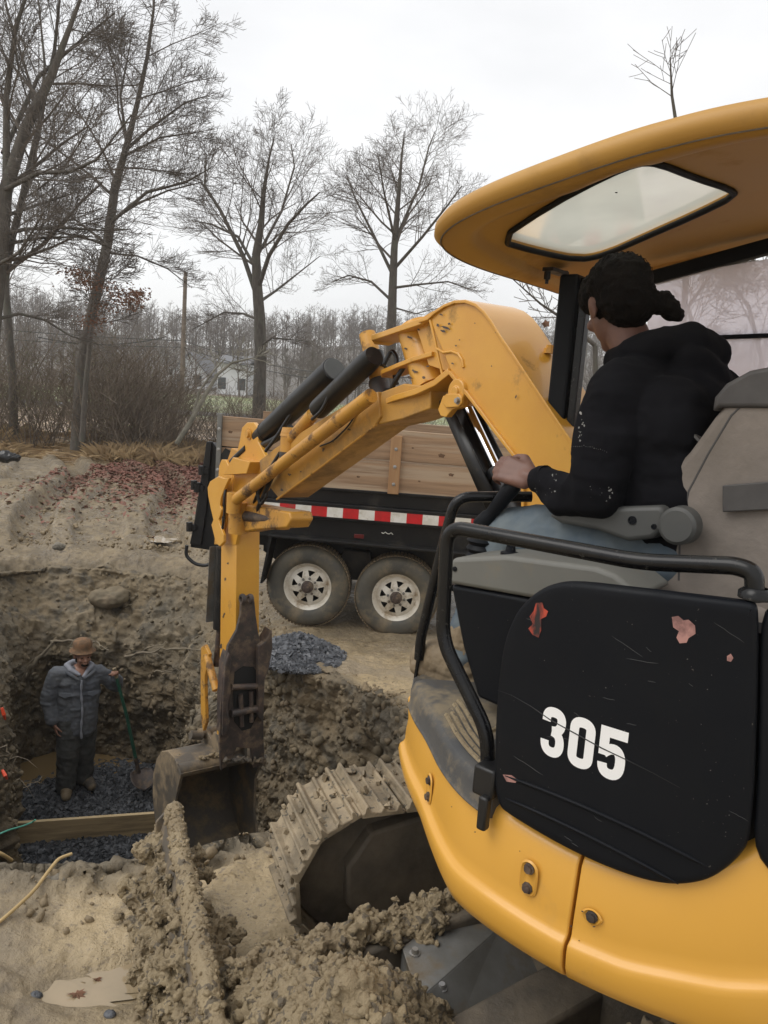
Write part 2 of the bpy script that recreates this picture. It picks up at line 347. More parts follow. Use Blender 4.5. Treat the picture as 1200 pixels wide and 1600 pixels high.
def organic(name, mb, m, parent=None, voxel=.008, smooth=6, disp=None, label=None, loc=None):
    """one continuous surface grown from overlapping shapes"""
    me = bpy.data.meshes.new('tmp'); me.from_pydata(mb.v, [], mb.f)
    bm = bmesh.new(); bm.from_mesh(me); bmesh.ops.remove_doubles(bm, verts=bm.verts, dist=1e-6); bmesh.ops.recalc_face_normals(bm, faces=bm.faces); bm.to_mesh(me); bm.free()
    t = bpy.data.objects.new('tmp', me); COL.objects.link(t)
    r = t.modifiers.new('r', 'REMESH'); r.mode = 'VOXEL'; r.voxel_size = voxel
    if smooth: q = t.modifiers.new('s', 'SMOOTH'); q.iterations = smooth; q.factor = .5
    dg = bpy.context.evaluated_depsgraph_get(); e = t.evaluated_get(dg); nm = bpy.data.meshes.new_from_object(e); nm.name = name
    bpy.data.objects.remove(t); bpy.data.meshes.remove(me)
    if disp:
        n = len(nm.vertices); v = np.empty(n*3, np.float32); nm.vertices.foreach_get('co', v); v = v.reshape(-1, 3)
        no = np.empty(n*3, np.float32); nm.vertices.foreach_get('normal', no); no = no.reshape(-1, 3)
        v = v+no*np.asarray(disp(v))[:, None]; nm.vertices.foreach_set('co', v.astype(np.float32).ravel()); nm.update()
    o = finish(name, nm, m, parent, 180, loc=loc)
    if label: o['label'] = label
    return o
_OCT = np.array([(1, 0, 0), (-1, 0, 0), (0, 1, 0), (0, -1, 0), (0, 0, 1), (0, 0, -1)], float)
_OF = np.array([(0, 2, 4), (2, 1, 4), (1, 3, 4), (3, 0, 4), (2, 0, 5), (1, 2, 5), (3, 1, 5), (0, 3, 5)])
_CB = np.array([(x, y, z) for z in (-1, 1) for y in (-1, 1) for x in (-1, 1)], float)
_CF = np.array([(0, 2, 3, 1), (4, 5, 7, 6), (0, 1, 5, 4), (2, 6, 7, 3), (0, 4, 6, 2), (1, 3, 7, 5)])
_g = (1+5**.5)/2
_IC = np.array([(-1, _g, 0), (1, _g, 0), (-1, -_g, 0), (1, -_g, 0), (0, -1, _g), (0, 1, _g), (0, -1, -_g), (0, 1, -_g), (_g, 0, -1), (_g, 0, 1), (-_g, 0, -1), (-_g, 0, 1)], float)/1.9
_IF = np.array([(0, 11, 5), (0, 5, 1), (0, 1, 7), (0, 7, 10), (0, 10, 11), (1, 5, 9), (5, 11, 4), (11, 10, 2), (10, 7, 6), (7, 1, 8), (3, 9, 4), (3, 4, 2), (3, 2, 6), (3, 6, 8), (3, 8, 9), (4, 9, 5), (2, 4, 11), (6, 2, 10), (8, 6, 7), (9, 8, 1)])
def lumps(name, P, size, m, rng, parent=None, loc=None, smooth=None, jit=.42):
    n = len(P); A = rng.normal(size=(n, 3, 3)); Qm, _ = np.linalg.qr(A)
    base = _IC[None]*(1+rng.uniform(-jit, jit, (n, 12, 3))); v = base*(np.asarray(size)*(1+.5*rng.uniform(-1, 1, (n, 3))))[:, None, :]
    v = np.einsum('nij,nkj->nki', Qm, v)+np.asarray(P)[:, None, :]; f = _IF[None]+(np.arange(n)*12)[:, None, None]
    return np_mesh(name, v.reshape(-1, 3), f.reshape(-1, 3), m, parent, smooth, loc=loc)
def cover(o, n, smin, smax, m, seed, sink=.3, parent=None, name='caked_mud', keep=None, pw=2.2):
    """crumbs of mud sitting on the surface of o"""
    me = o.data; k = len(me.vertices); v = np.empty(k*3, np.float32); me.vertices.foreach_get('co', v); v = v.reshape(-1, 3).astype(float)
    r = np.random.default_rng(seed); i = r.integers(0, k, n); P = v[i]+np.array(origin_of(o)); 
    if keep is not None: P = P[keep(P)]
    s_ = smin+(smax-smin)*r.uniform(0, 1, (len(P), 1))**pw; q = lumps(name, P, s_, m, r, parent or o); q['kind'] = 'stuff'; return q
def stones(name, P, size, m, rng, parent=None, flat=.6, label=None, smooth=25, aniso=.35, loc=None):
    """many angular stones merged into one mesh"""
    n = len(P); A = rng.normal(size=(n, 3, 3)); Qm, _ = np.linalg.qr(A)
    sc = size*(1+aniso*rng.uniform(-1, 1, (n, 3))); sc = sc if np.ndim(size) == 0 else sc
    base = _CB[None]*(1+rng.uniform(-.38, .2, (n, 8, 3)))*.7
    v = base*sc[:, None, :]*np.array([1, .8, flat])[None, None]; v = np.einsum('nij,nkj->nki', Qm, v)+np.asarray(P)[:, None, :]
    f = _CF[None]+(np.arange(n)*8)[:, None, None]
    return np_mesh(name, v.reshape(-1, 3), f.reshape(-1, 4), m, parent, smooth, loc=loc)

# ================================================================ ground with the pit
PIT = [(-2.05, 2.84), (-1.30, 2.82), (-.95, 2.90), (-.6, 3.16), (-.2, 3.5), (.1, 3.95), (.28, 4.5), (.18, 5.2), (-.25, 5.9), (-.75, 6.3), (-1.15, 6.9),
       (-1.45, 7.8), (-1.75, 8.9), (-2.15, 9.55), (-2.9, 9.85), (-3.7, 9.95), (-4.5, 9.75), (-4.75, 9.0), (-4.25, 8.0), (-3.8, 6.6), (-3.3, 5.4), (-2.78, 4.2), (-2.4, 3.3)]
PC = np.array([-1.85, 6.25]); ZPIT = -2.8
def pit_radius(th):
    P = np.array(PIT)-PC; R = np.zeros_like(th)
    for i in range(len(P)):
        a, b = P[i], P[(i+1) % len(P)]; d = b-a
        ux, uy = np.cos(th), np.sin(th); den = ux*d[1]-uy*d[0]; den = np.where(abs(den) < 1e-9, 1e-9, den)
        t = (a[0]*d[1]-a[1]*d[0])/den; s_ = (a[0]*uy-a[1]*ux)/den
        R = np.where((t > 0) & (s_ >= -1e-6) & (s_ <= 1+1e-6), np.maximum(R, t), R)
    return R
PUDDLES = [  # x, y, rx, ry, depth, level
    (atz(165, 1535, -.06), .22, .075, .060), (atz(228, 1512, -.06), .15, .065, .054), (atz(105, 1552, -.06), .12, .035, .046), (atz(232, 838, -.36), .24, .13, .07), (atz(180, 805, -.36), .3, .16, .06),]
def base_z(x, y):
    z = -.05-.28*sst(3.2, 6.5, y)
    z = z+sst(46, 75, y)*.35
    # hillside far away
    R_ = np.hypot(x, y); hill = sst(85, 210, R_)*(9.5+3*np.sin(x*.011+1.3)+1.5*np.sin(x*.037)+.7*np.sin(x*.09+2))
    return z+hill*sst(10, 60, y)
def ground_np(x, y):
    x = np.asarray(x, float); y = np.asarray(y, float); sh = x.shape; x = x.ravel(); y = y.ravel()
    P = np.stack([x, y, x*0], 1)
    z = base_z(x, y)
    near = 1-sst(14, 30, np.hypot(x, y-3))
    z = z+near*(.07*fbm(P*.8, 4, .5, 3)+.03*fbm(P*3.1, 3, .5, 9))
    # wheel and track ruts behind the pit
    back = sst(9.9, 10.8, y)*(1-sst(19, 23, y))*(1-sst(-2.2, -1.2, x))
    q = (x+.35*(y-10)+.25*np.sin(y*.7)); rut = np.abs(((q+30) % 1.9)-.95)
    z = z-back*.15*(1-sst(.12, .34, rut))+back*.09*(1-sst(.1, .2, np.abs(rut-.42)))+back*.06*fbm(P*2.2, 4, .6, 21)
    z = z+.10*sst(10.5, 13, y)*(1-sst(15, 22, y))*(1-sst(-4, -1, x))
    # cleat prints left by the tracks
    cl = (1-sst(.5, .9, np.abs(x+1.05)))*(1-sst(2.9, 3.0, y))
    z = z+cl*.020*np.clip(np.sin((y*.94+x*.35)*2*pi/.115+1.2*fbm(P*4, 2, .5, 6)), -.6, .6)*(fbm(P*2.3, 2, .5, 31) > -.12)
    for c, rx, ry, dp in PUDDLES:
        d = (((x-c.x)/rx)**2+((y-c.y)/ry)**2)*(1+.9*fbm(P*7, 3, .6, 19)); z = np.where(d < 9, z*(1-np.exp(-d*.7))+(c.z-dp*.8)*np.exp(-d*.7), z)
    return z.reshape(sh)
def gz(x, y): return float(ground_np(np.array([x]), np.array([y]))[0])

def make_ground():
    NT = 1900
    t = np.linspace(0, 2*pi, NT, endpoint=False); th = t-.42*np.sin(t+pi/2)       # denser towards the near side
    th = th % (2*pi)
    Rt = pit_radius(th)
    k = np.ones(31)/31; Rt = np.convolve(np.concatenate([Rt[-15:], Rt, Rt[:15]]), k, 'valid')
    cx, sy = np.cos(th), np.sin(th)
    edge = np.stack([cx*Rt, sy*Rt, 0*Rt], 1)
    Rt = Rt+.12*fbm(edge*1.1, 3, .55, 5)+.035*fbm(edge*6, 3, .5, 8)
    dip = .30*sst(.55, .85, sy)
    zt = ground_np(PC[0]+cx*Rt, PC[1]+sy*Rt)-dip
    inset = np.where(sy > .2, .75, .28)                            # the far wall leans back at its top
    Rb = Rt-inset-.06
    rows = []
    nf = 46
    for i in range(nf):
        s_ = i/(nf-1); rows.append((PC[0]+cx*Rb*s_, PC[1]+sy*Rb*s_, 0*Rb+ZPIT))
    nw = 190
    for i in range(1, nw+1):
        u = i/nw
        lean = .25*u+.75*sst(.55, 1.0, u)**1.0*u-.10*np.exp(-((u-.70)/.07)**2)*(.6+.8*fbm(edge*1.7+3.3, 2, .5, 33))      # steep foot, a lip with roots, a loose slope above
        lean2 = u*.9+.1*u*u
        w = sst(.1, .5, sy); g = lean*w+lean2*(1-w)
        r = Rb+(Rt-Rb)*g; z = ZPIT+(zt-ZPIT)*(u-.0*u); rows.append((PC[0]+cx*r, PC[1]+sy*r, z))
    e = 0.0; st = .017
    while e < 420:
        e += st
        if e > 3.9: st *= 1.05
        r = Rt+e; x = PC[0]+cx*r; y = PC[1]+sy*r
        z = ground_np(x, y)-dip*math.exp(-e*1.7); z = zt*np.exp(-e*9)*1.0+z*(1-np.exp(-e*9)) if e < .6 else z
        z = z-.05*np.exp(-e*9)
        rows.append((x, y, z))
    A = np.array(rows).transpose(0, 2, 1)                          # rows, theta, 3
    M_ = A.shape[0]
    du = np.gradient(A, axis=0); dt = np.roll(A, -1, 1)-np.roll(A, 1, 1)
    n = np.cross(dt, du); ln = np.linalg.norm(n, axis=2, keepdims=True); n = n/np.maximum(ln, 1e-9)
    n = n*np.sign(np.median(n[-40:, :, 2]))
    n[:nf] = (0, 0, 1)
    P = A.reshape(-1, 3); nn = n.reshape(-1, 3)
    ri = np.repeat(np.arange(M_), NT)
    wall = sst(nf-6, nf+6, ri)*(1-sst(nf+nw-4, nf+nw+14, ri))
    dist = np.hypot(P[:, 0], P[:, 1])
    nearm = (1-sst(16, 28, dist))
    big = fbm(P*1.6, 4, .55, 40); rg = ridge(P*3.0, 5, .6, 44); fine = fbm(P*10, 5, .68, 50)
    clodm = sst(-.1, .35, fbm(P*.9, 3, .5, 60))
    backm = sst(8.8, 9.6, P[:, 1])*(1-sst(-1.6, -1.0, P[:, 0]))
    amp_w = .15*big+.075*rg+.065*fine
    amp_g = (.010+.022*clodm)*rg*.8+.007*fine+backm*.022*rg+backm*.012*big
    smooth_near = (1-sst(3.0, 3.3, P[:, 1]))*(1-sst(.2, .6, np.abs(P[:, 0]+1.1)-.0))
    edgem = np.exp(-((ri-nf-nw)/26.0)**2)*(ri >= nf+nw)
    d = wall*amp_w+(1-wall)*nearm*(amp_g*(1-.6*smooth_near)+edgem*.05*np.maximum(rg, -.1))
    d = np.where(ri < nf-4, .04*big, d)
    # keep puddles level
    for c, rx, ry, dp in PUDDLES:
        q = ((P[:, 0]-c.x)/rx)**2+((P[:, 1]-c.y)/ry)**2; d = d*(1-np.exp(-q*1.6)*(np.abs(P[:, 2]-c.z) < .4)*.45)
    P = P+nn*d[:, None]
    P = np.where((ri == 0)[:, None], P, P)
    i0 = np.arange(M_-1)[:, None]*NT; j = np.arange(NT)[None]; j2 = (j+1) % NT
    f = np.stack([i0+j, i0+j2, i0+NT+j2, i0+NT+j], 2).reshape(-1, 4)
    f = f[NT:]                                                     # the centre ring closes below
    o = np_mesh('ground', P, f, 'ground_soil', smooth=180)
    # soil kinds: r wall earth, g leaf litter, b pale wet mud, a grass/field
    lit_c = atz(270, 735, -.3)
    x, y = P[:, 0], P[:, 1]
    nzz = fbm(np.stack([x*.7, y*.7, 0*x], 1), 4, .6, 70); nz2 = fbm(P*2.5, 4, .6, 73)
    lit = sst(0, .5, 1.0-np.hypot((x-lit_c.x-1.3)/3.2, (y-lit_c.y-1.0)/4.2)+.35*nzz+.15*nz2)
    pale = (1-wall)*sst(-.25, .3, .25-1.1*backm+nzz*.8)*(1-sst(7.2, 9, y))+.22*backm*(1-wall)*sst(.15, .35, nz2)
    straw = sst(19.0, 21.5, y+1.2*nzz)*(1-sst(42, 50, y))
    green = sst(42, 50, y+3*nzz)*(1-sst(84, 98, np.hypot(x, y)))
    ca = o.data.color_attributes.new('soil', 'FLOAT_COLOR', 'POINT')
    c4 = np.stack([np.clip(wall*.9+(ri < nf)*.8, 0, 1), lit, np.clip(pale, 0, 1), np.clip(straw*.5+green, 0, 1)], 1).astype(np.float32)
    ca.data.foreach_set('color', c4.ravel())
    o['kind'] = 'structure'
    global WALLP
    WALLP = P[(ri > nf+8) & (ri < nf+nw+4) & (P[:, 1] > 4.5)]
    return o

def ground_material():
    m = bpy.data.materials.new('ground_soil'); m.use_nodes = True; t = m.node_tree; N = t.nodes; K = t.links.new; b = N['Principled BSDF']
    g = N.new('ShaderNodeTexCoord'); co = g.outputs['Object']
    at = N.new('ShaderNodeAttribute'); at.attribute_name = 'soil'; sp = N.new('ShaderNodeSeparateColor'); K(at.outputs['Color'], sp.inputs[0])
    def noise(sc, det=6, ro=.6, vec=None):
        n = N.new('ShaderNodeTexNoise'); n.inputs['Scale'].default_value = sc; n.inputs['Detail'].default_value = det; n.inputs['Roughness'].default_value = ro; K(vec or co, n.inputs['Vector']); return n.outputs['Fac']
    def mr(src, a, bb, c=0, d=1):
        r = N.new('ShaderNodeMapRange'); r.inputs['From Min'].default_value = a; r.inputs['From Max'].default_value = bb; r.inputs['To Min'].default_value = c; r.inputs['To Max'].default_value = d; K(src, r.inputs['Value']); return r.outputs[0]
    def mix(f, a, bb):
        q = N.new('ShaderNodeMix'); q.data_type = 'RGBA'; K(f, q.inputs['Factor'])
        for s_, v in ((q.inputs['A'], a), (q.inputs['B'], bb)):
            if isinstance(v, tuple): s_.default_value = (*v, 1)
            else: K(v, s_)
        return q.outputs['Result']
    def mul(a, bb):
        q = N.new('ShaderNodeMath'); q.operation = 'MULTIPLY'
        for s_, v in zip(q.inputs, (a, bb)):
            if isinstance(v, (int, float)): s_.default_value = v
            else: K(v, s_)
        return q.outputs[0]
    mud = mix(mr(noise(2.2), .38, .62), (.265, .205, .125), (.175, .138, .088))
    mud = mix(mr(noise(16), .5, .66), mud, (.13, .10, .065))
    pale = mix(mr(noise(3.4), .4, .6), (.51, .395, .235), (.40, .305, .175))
    pale = mix(mr(noise(30), .54, .68), pale, (.24, .19, .13)); pale = mix(mr(noise(1.1, 6), .52, .62), pale, (.33, .265, .18)); pale = mix(mr(noise(75, 3), .62, .70), pale, (.15, .12, .085))
    col = mix(sp.outputs['Blue'], mud, pale)
    wallc = mix(mr(noise(1.3, 5), .42, .58), (.215, .165, .098), (.16, .135, .095))
    wallc = mix(mr(noise(5.5, 6), .5, .62), wallc, (.095, .083, .062))
    wallc = mix(mr(noise(2.1, 4), .57, .66), wallc, (.255, .205, .135))
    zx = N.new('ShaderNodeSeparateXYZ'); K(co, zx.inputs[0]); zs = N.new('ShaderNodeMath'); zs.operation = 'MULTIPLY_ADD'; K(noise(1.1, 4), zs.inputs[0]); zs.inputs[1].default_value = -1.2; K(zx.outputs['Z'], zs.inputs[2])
    low_ = mix(mr(noise(4, 6), .42, .6), (.135, .10, .056), (.085, .069, .046))
    wallc = mix(mr(zs.outputs[0], -1.85, -2.15), wallc, low_)  # wall colour turns darker brown towards the pit floor
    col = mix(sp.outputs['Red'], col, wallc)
    vor = N.new('ShaderNodeTexVoronoi'); vor.inputs['Scale'].default_value = 16; K(co, vor.inputs['Vector'])
    lf = mix(mr(vor.outputs['Color'], .2, .8), (.12, .065, .042), (.23, .125, .082))
    gr = mix(mr(noise(.5), .4, .6), (.36, .25, .14), (.29, .19, .105))
    col = mix(mul(sp.outputs['Green'], mr(noise(3), .35, .5)), col, lf)
    fld = mix(mr(noise(.15), .4, .6), (.17, .22, .06), (.24, .24, .09))
    fa = N.new('ShaderNodeMapRange'); fa.inputs['From Min'].default_value = .5; fa.inputs['From Max'].default_value = .9; K(at.outputs['Alpha'], fa.inputs['Value'])
    fb = N.new('ShaderNodeMapRange'); fb.inputs['From Min'].default_value = .0; fb.inputs['From Max'].default_value = .4; K(at.outputs['Alpha'], fb.inputs['Value'])
    col = mix(fb.outputs[0], col, gr); col = mix(fa.outputs[0], col, fld)
    # wooded hillside floor beyond the field
    sx = N.new('ShaderNodeSeparateXYZ'); K(co, sx.inputs[0])
    col = mix(mr(sx.outputs['Y'], 84, 92), col, (.10, .082, .062))
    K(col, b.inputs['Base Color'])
    ro = mix(mr(noise(1.7), .42, .58), (.24,)*3, (.62,)*3); ro = mix(sp.outputs['Red'], ro, (.8,)*3); ro = mix(sp.outputs['Green'], ro, (.85,)*3); K(ro, b.inputs['Roughness'])
    bn = N.new('ShaderNodeBump'); bn.inputs['Strength'].default_value = .9; bn.inputs['Distance'].default_value = .02; K(noise(26, 8, .65), bn.inputs['Height'])
    b2 = N.new('ShaderNodeBump'); b2.inputs['Strength'].default_value = .5; b2.inputs['Distance'].default_value = .05; K(noise(7, 6, .6), b2.inputs['Height'])
    b3 = N.new('ShaderNodeBump'); b3.inputs['Strength'].default_value = .3; b3.inputs['Distance'].default_value = .02
    mp3 = N.new('ShaderNodeMapping'); mp3.inputs['Scale'].default_value = (1.0, 2.4, 1); mp3.inputs['Rotation'].default_value = (0, 0, .35); K(co, mp3.inputs[0]); vr = N.new('ShaderNodeTexVoronoi'); vr.feature = 'DISTANCE_TO_EDGE'; vr.inputs['Scale'].default_value = 13
    nzv = N.new('ShaderNodeTexNoise'); nzv.inputs['Scale'].default_value = 9; nzv.inputs['Detail'].default_value = 5; K(mp3.outputs[0], nzv.inputs['Vector']); av = N.new('ShaderNodeMixRGB'); av.inputs[0].default_value = .22; K(mp3.outputs[0], av.inputs[1]); K(nzv.outputs['Color'], av.inputs[2]); K(av.outputs[0], vr.inputs['Vector'])
    crk = mul(mr(vr.outputs['Distance'], .0, .06, 0, 1), 1.0); brk = mr(noise(2.6, 4), .48, .6); inv = N.new('ShaderNodeMix'); inv.data_type = 'FLOAT'; K(brk, inv.inputs['Factor']); inv.inputs['A'].default_value = 1.0; K(crk, inv.inputs['B']); K(inv.outputs[0], b3.inputs['Height'])
    K(b2.outputs[0], b3.inputs['Normal']); K(b3.outputs[0], bn.inputs['Normal']); K(bn.outputs[0], b.inputs['Normal'])
    MATS['ground_soil'] = m
ground_material()
GROUND = make_ground()

def puddle(name, c, rx, ry, z, m, seed, n=60, label=None):
    vs = [Vector((c.x, c.y, z))]
    for k in range(n):
        a = 2*pi*k/n; w = 1+.75*float(fbm(np.array([[cos(a)*1.9, sin(a)*1.9, seed]]), 4, .6)[0]); vs.append(Vector((c.x+cos(a)*rx*w, c.y+sin(a)*ry*w, z)))
    mb = MB(); mb.add(vs, [(0, 1+k, 1+(k+1) % n) for k in range(n)]); o = mb.build(name, m, smooth=None); o['kind'] = 'structure'; return o
for i, (c, rx, ry, dp) in enumerate(PUDDLES): puddle('puddle', c, rx*1.7, ry*1.7, c.z-dp*.44, 'puddle_water', i*3.1)
pc = atz(150, 1185, ZPIT+.09)
puddle('pit_water', Vector((-3.2, 8.75, 0)), 1.35, .85, ZPIT+.05, 'puddle_brown', 9.7)

# ---------------------------------------------------------------- crushed stone
rng = np.random.default_rng(4)
def in_poly(x, y, poly):
    r = np.zeros(x.shape, bool); n = len(poly)
    for i in range(n):
        x1, y1 = poly[i]; x2, y2 = poly[(i+1) % n]
        c = ((y1 > y) != (y2 > y)) & (x < (x2-x1)*(y-y1)/(y2-y1+1e-12)+x1); r ^= c
    return r
a, b_, c_, d_ = atz(18, 1225, ZPIT), atz(248, 1168, ZPIT), Vector((-1.2, 6.2, 0)), Vector((-3.0, 6.2, 0))
bed = [(atz(*q, ZPIT).x, atz(*q, ZPIT).y) for q in ((15, 1330), (15, 1232), (60, 1218), (110, 1210), (130, 1200), (195, 1178), (250, 1170), (330, 1168))]+[(-.9, 7.2), (-.8, 5.8), (-2.6, 5.8)]
xy = rng.uniform((-4.6, 5.6), (-.7, 9.2), (30000, 2)); xy = xy[in_poly(xy[:, 0], xy[:, 1], bed)]
# heap slopes gently: a low dome
hz_ = ZPIT+.01+.09*np.clip(1-np.hypot((xy[:, 0]+2.6)/1.6, (xy[:, 1]-7.3)/1.9)**2, 0, 1)+rng.uniform(-.01, .02, len(xy))
xy = xy[:16000]; hz_ = hz_[:16000]
tag(stones('gravel_bed', np.column_stack([xy, hz_]), rng.uniform(.02, .042, (len(xy), 1)), 'stone_dark', rng), 'dark crushed stone spread over the pit floor', 'gravel', kind='stuff')
def bedz(x, y): return ZPIT+.02+.09*max(0, 1-math.hypot((x+2.6)/1.6, (y-7.3)/1.9)**2)
# heap beside the trailer wheel
hc = aty(462, 1005, 6.35); hc.z = gz(hc.x, hc.y)
n = 3800; ang = rng.uniform(0, 2*pi, n); rr = np.sqrt(rng.uniform(0, 1, n)); X = hc.x+.40*rr*np.cos(ang)+.03; Y = hc.y+.42*rr*np.sin(ang)
Zh = ground_np(X, Y)+.20*np.clip(1-rr, 0, 1)**.9*rng.uniform(.75, 1.05, n)
tag(stones('gravel_heap', np.column_stack([X, Y, Zh]), rng.uniform(.018, .036, (n, 1)), 'stone_blue', rng), 'heap of blue grey crushed stone beside the trailer wheel', 'gravel', kind='stuff')
# loose stones spilling down the bank
n = 260; X = rng.normal(hc.x+.05, .38, n); Y = rng.normal(hc.y-.1, .3, n)
# ---------------------------------------------------------------- clods at the pit edge and over the ground
def clods(name, P, size, m, seed, label, cat):
    r = np.random.default_rng(seed); return tag(lumps(name, P, size, 'clod_mud', r), label, cat, kind='stuff')
n = 2600; th = rng.uniform(0, 2*pi, n); Rr = pit_radius(th)+np.abs(rng.normal(0, .2, n))+.0
X = PC[0]+np.cos(th)*Rr; Y = PC[1]+np.sin(th)*Rr
clods('soil_clods', np.column_stack([X, Y, ground_np(X, Y)+.005]), .003+.020*rng.uniform(0, 1, (n, 1))**3, 'mud', 8, 'crumbled clods of mud along the pit edge', 'soil')
n = 1800; X = rng.uniform(-8, -1.0, n); Y = rng.uniform(9.9, 16, n)
clods('soil_clods', np.column_stack([X, Y, ground_np(X, Y)+.02]), .006+.03*rng.uniform(0, 1, (n, 1))**3, 'wall_earth', 9, 'clods of churned mud behind the pit', 'soil')
# fallen leaves
def leaves(name, P, size, m, seed, label, cat='leaves', tilt=.5):
    r = np.random.default_rng(seed); n = len(P); a = r.uniform(0, 2*pi, n); s_ = r.uniform(.6, 1.2, (n, 1))*size
    nx = r.normal(0, tilt, (n, 3)); nx[:, 2] = 1; nx /= np.linalg.norm(nx, axis=1)[:, None]
    u = np.stack([np.cos(a), np.sin(a), 0*a], 1); u -= nx*(u*nx).sum(1)[:, None]; u /= np.linalg.norm(u, axis=1)[:, None]; w = np.cross(nx, u)
    pts = np.stack([P-u*s_, P-w*s_*.5+nx*s_*.15, P+u*s_, P+w*s_*.5+nx*s_*.15], 1)
    f = np.arange(n*4).reshape(-1, 4); return tag(np_mesh(name, pts.reshape(-1, 3), f, m, smooth=None), label, cat, kind='stuff')
lc = atz(262, 738, -.3); n = 30000; X = rng.normal(lc.x+1.4, 1.8, n); Y = rng.normal(lc.y+.0, 2.3, n); k = (Y > 10.9) & (X > lc.x-1.5+.3*(14-Y)*0); X, Y = X[k], Y[k]
leaves('fallen_leaves', np.column_stack([X, Y, ground_np(X, Y)+.035]), .055, 'leaf_litter', 3, 'carpet of red brown fallen leaves beyond the pit')

wr = np.random.default_rng(77); wi = wr.integers(0, len(WALLP), 9000)
tag(lumps('wall_crumbs', WALLP[wi]+wr.normal(0, .010, (9000, 3)), .004+.032*wr.uniform(0, 1, (9000, 1))**3.0, 'wall_earth', wr), 'crumbs and clods of earth clinging to the pit walls', 'soil', kind='stuff')
X = wr.normal(-1.0, 1.0, 500)[:160]; Y = wr.uniform(1.4, 2.8, 160)
tag(lumps('mud_crumbs', np.column_stack([X, Y, ground_np(X, Y)+.001]), .002+.009*wr.uniform(0, 1, (160, 1))**4, 'clod_mud', wr), 'crumbs of mud scattered on the near ground', 'soil', kind='stuff')

# ================================================================ EXCAVATOR
EX = thing('excavator', 'muddy yellow and black mini excavator with 305 on its side panel', 'excavator', V(0, 0, 0))
# ---- undercarriage: two tracks
def track(wc, detail):
    w0, w1 = wc-.16, wc+.16; R = .262; half = .93
    belt = MB(); per = 2*2*half+2*pi*R; N_ = 34; pitch = per/N_
    def at(s):
        s %= per
        if s < 2*half: return -half+s, 2*R, (1, 0), (0, 1)
        s -= 2*half
        if s < pi*R: a = pi/2-s/R; return half+R*cos(a), R+R*sin(a), (sin(a), -cos(a)), (cos(a), sin(a))
        s -= pi*R
        if s < 2*half: return half-s, 0, (-1, 0), (0, -1)
        s -= 2*half; a = -pi/2-s/R; return -half+R*cos(a), R+R*sin(a), (sin(a), -cos(a)), (cos(a), sin(a))
    rr = random.Random(5)
    for i in range(N_):
        u, z, t, n = at(i*pitch+.03); T = UU*t[0]+UP*t[1]; Nn = UU*n[0]+UP*n[1]; c = V(u, 0, z)
        prof = [(-.076, -.012), (-.078, .003), (-.070, .005), (-.064, .026), (-.054, .026), (-.046, .006), (-.012, .004), (-.006, .015), (.002, .015), (.008, .004), (.044, .003), (.050, .020), (.060, .020), (.066, .001), (.078, .0), (.079, -.012)]
        pts = [c+T*a*1.0+Nn*(b*1.15-.008)+WW*w0 for a, b in prof]; belt.slab(pts, WW*(w1-w0))
    b = belt.build('track_belt', 'track_mud', EX, smooth=20, bevel=.003, seg=1)
    if detail:
        # lumps of mud pressed on the shoes
        r = np.random.default_rng(2); P = []
        for k in range(520):
            u, z, t, n = at(rr.uniform(.0, per)); w = rr.uniform(w0, w1); Nn = UU*n[0]+UP*n[1]; P.append(tuple(V(u, w, z)+Nn*.006))
        stones('caked_mud', P, r.uniform(.006, .024, (len(P), 1)), 'track_mud', r, b, flat=.5, smooth=70)['kind'] = 'stuff'
    fr = MB(); c = V(0, wc, R)
    fr.box(V(0, wc, .25), UU*.82, WW*.10, UP*.13)
    out = [(-.90, .06), (-.99, .16), (-1.0, .30), (-.92, .42), (-.7, .46), (.7, .46), (.92, .42), (1.0, .3), (.9, .1)]
    fr.slab([V(u, wc-.115, z) for u, z in out], WW*.23)
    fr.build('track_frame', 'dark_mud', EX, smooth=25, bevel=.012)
    for s in (-1, 1):
        wh = MB(); wh.lathe(V(s*half, wc-.06, R), WW, [(0.0, -.02), (.07, -.02), (.08, 0), (.20, .0), (.235, .01), (.235, .11), (.2, .12), (.08, .12), (.07, .14), (0, .14)], 40)
        wh.build('drive_wheel', 'dark_mud', EX, smooth=35)
    for u in (-.6, -.3, 0, .3, .6):
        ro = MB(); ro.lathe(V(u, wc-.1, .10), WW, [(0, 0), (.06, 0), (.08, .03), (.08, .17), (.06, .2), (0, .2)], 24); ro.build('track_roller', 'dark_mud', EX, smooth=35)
track(.66, True); track(-.66, False)
cb = MB(); cb.slab([V(u, w, .22) for u, w in ((-.55, -.5), (-.62, .3), (-.3, .52), (.4, .52), (.6, .2), (.6, -.5))], UP*.28)
cb.lathe(V(0, 0, .48), UP, [(0, 0), (.42, 0), (.42, .10), (.36, .10), (.36, .2), (0, .2)], 48)
cb.build('undercarriage_frame', 'dark_mud', EX, smooth=30, bevel=.01)
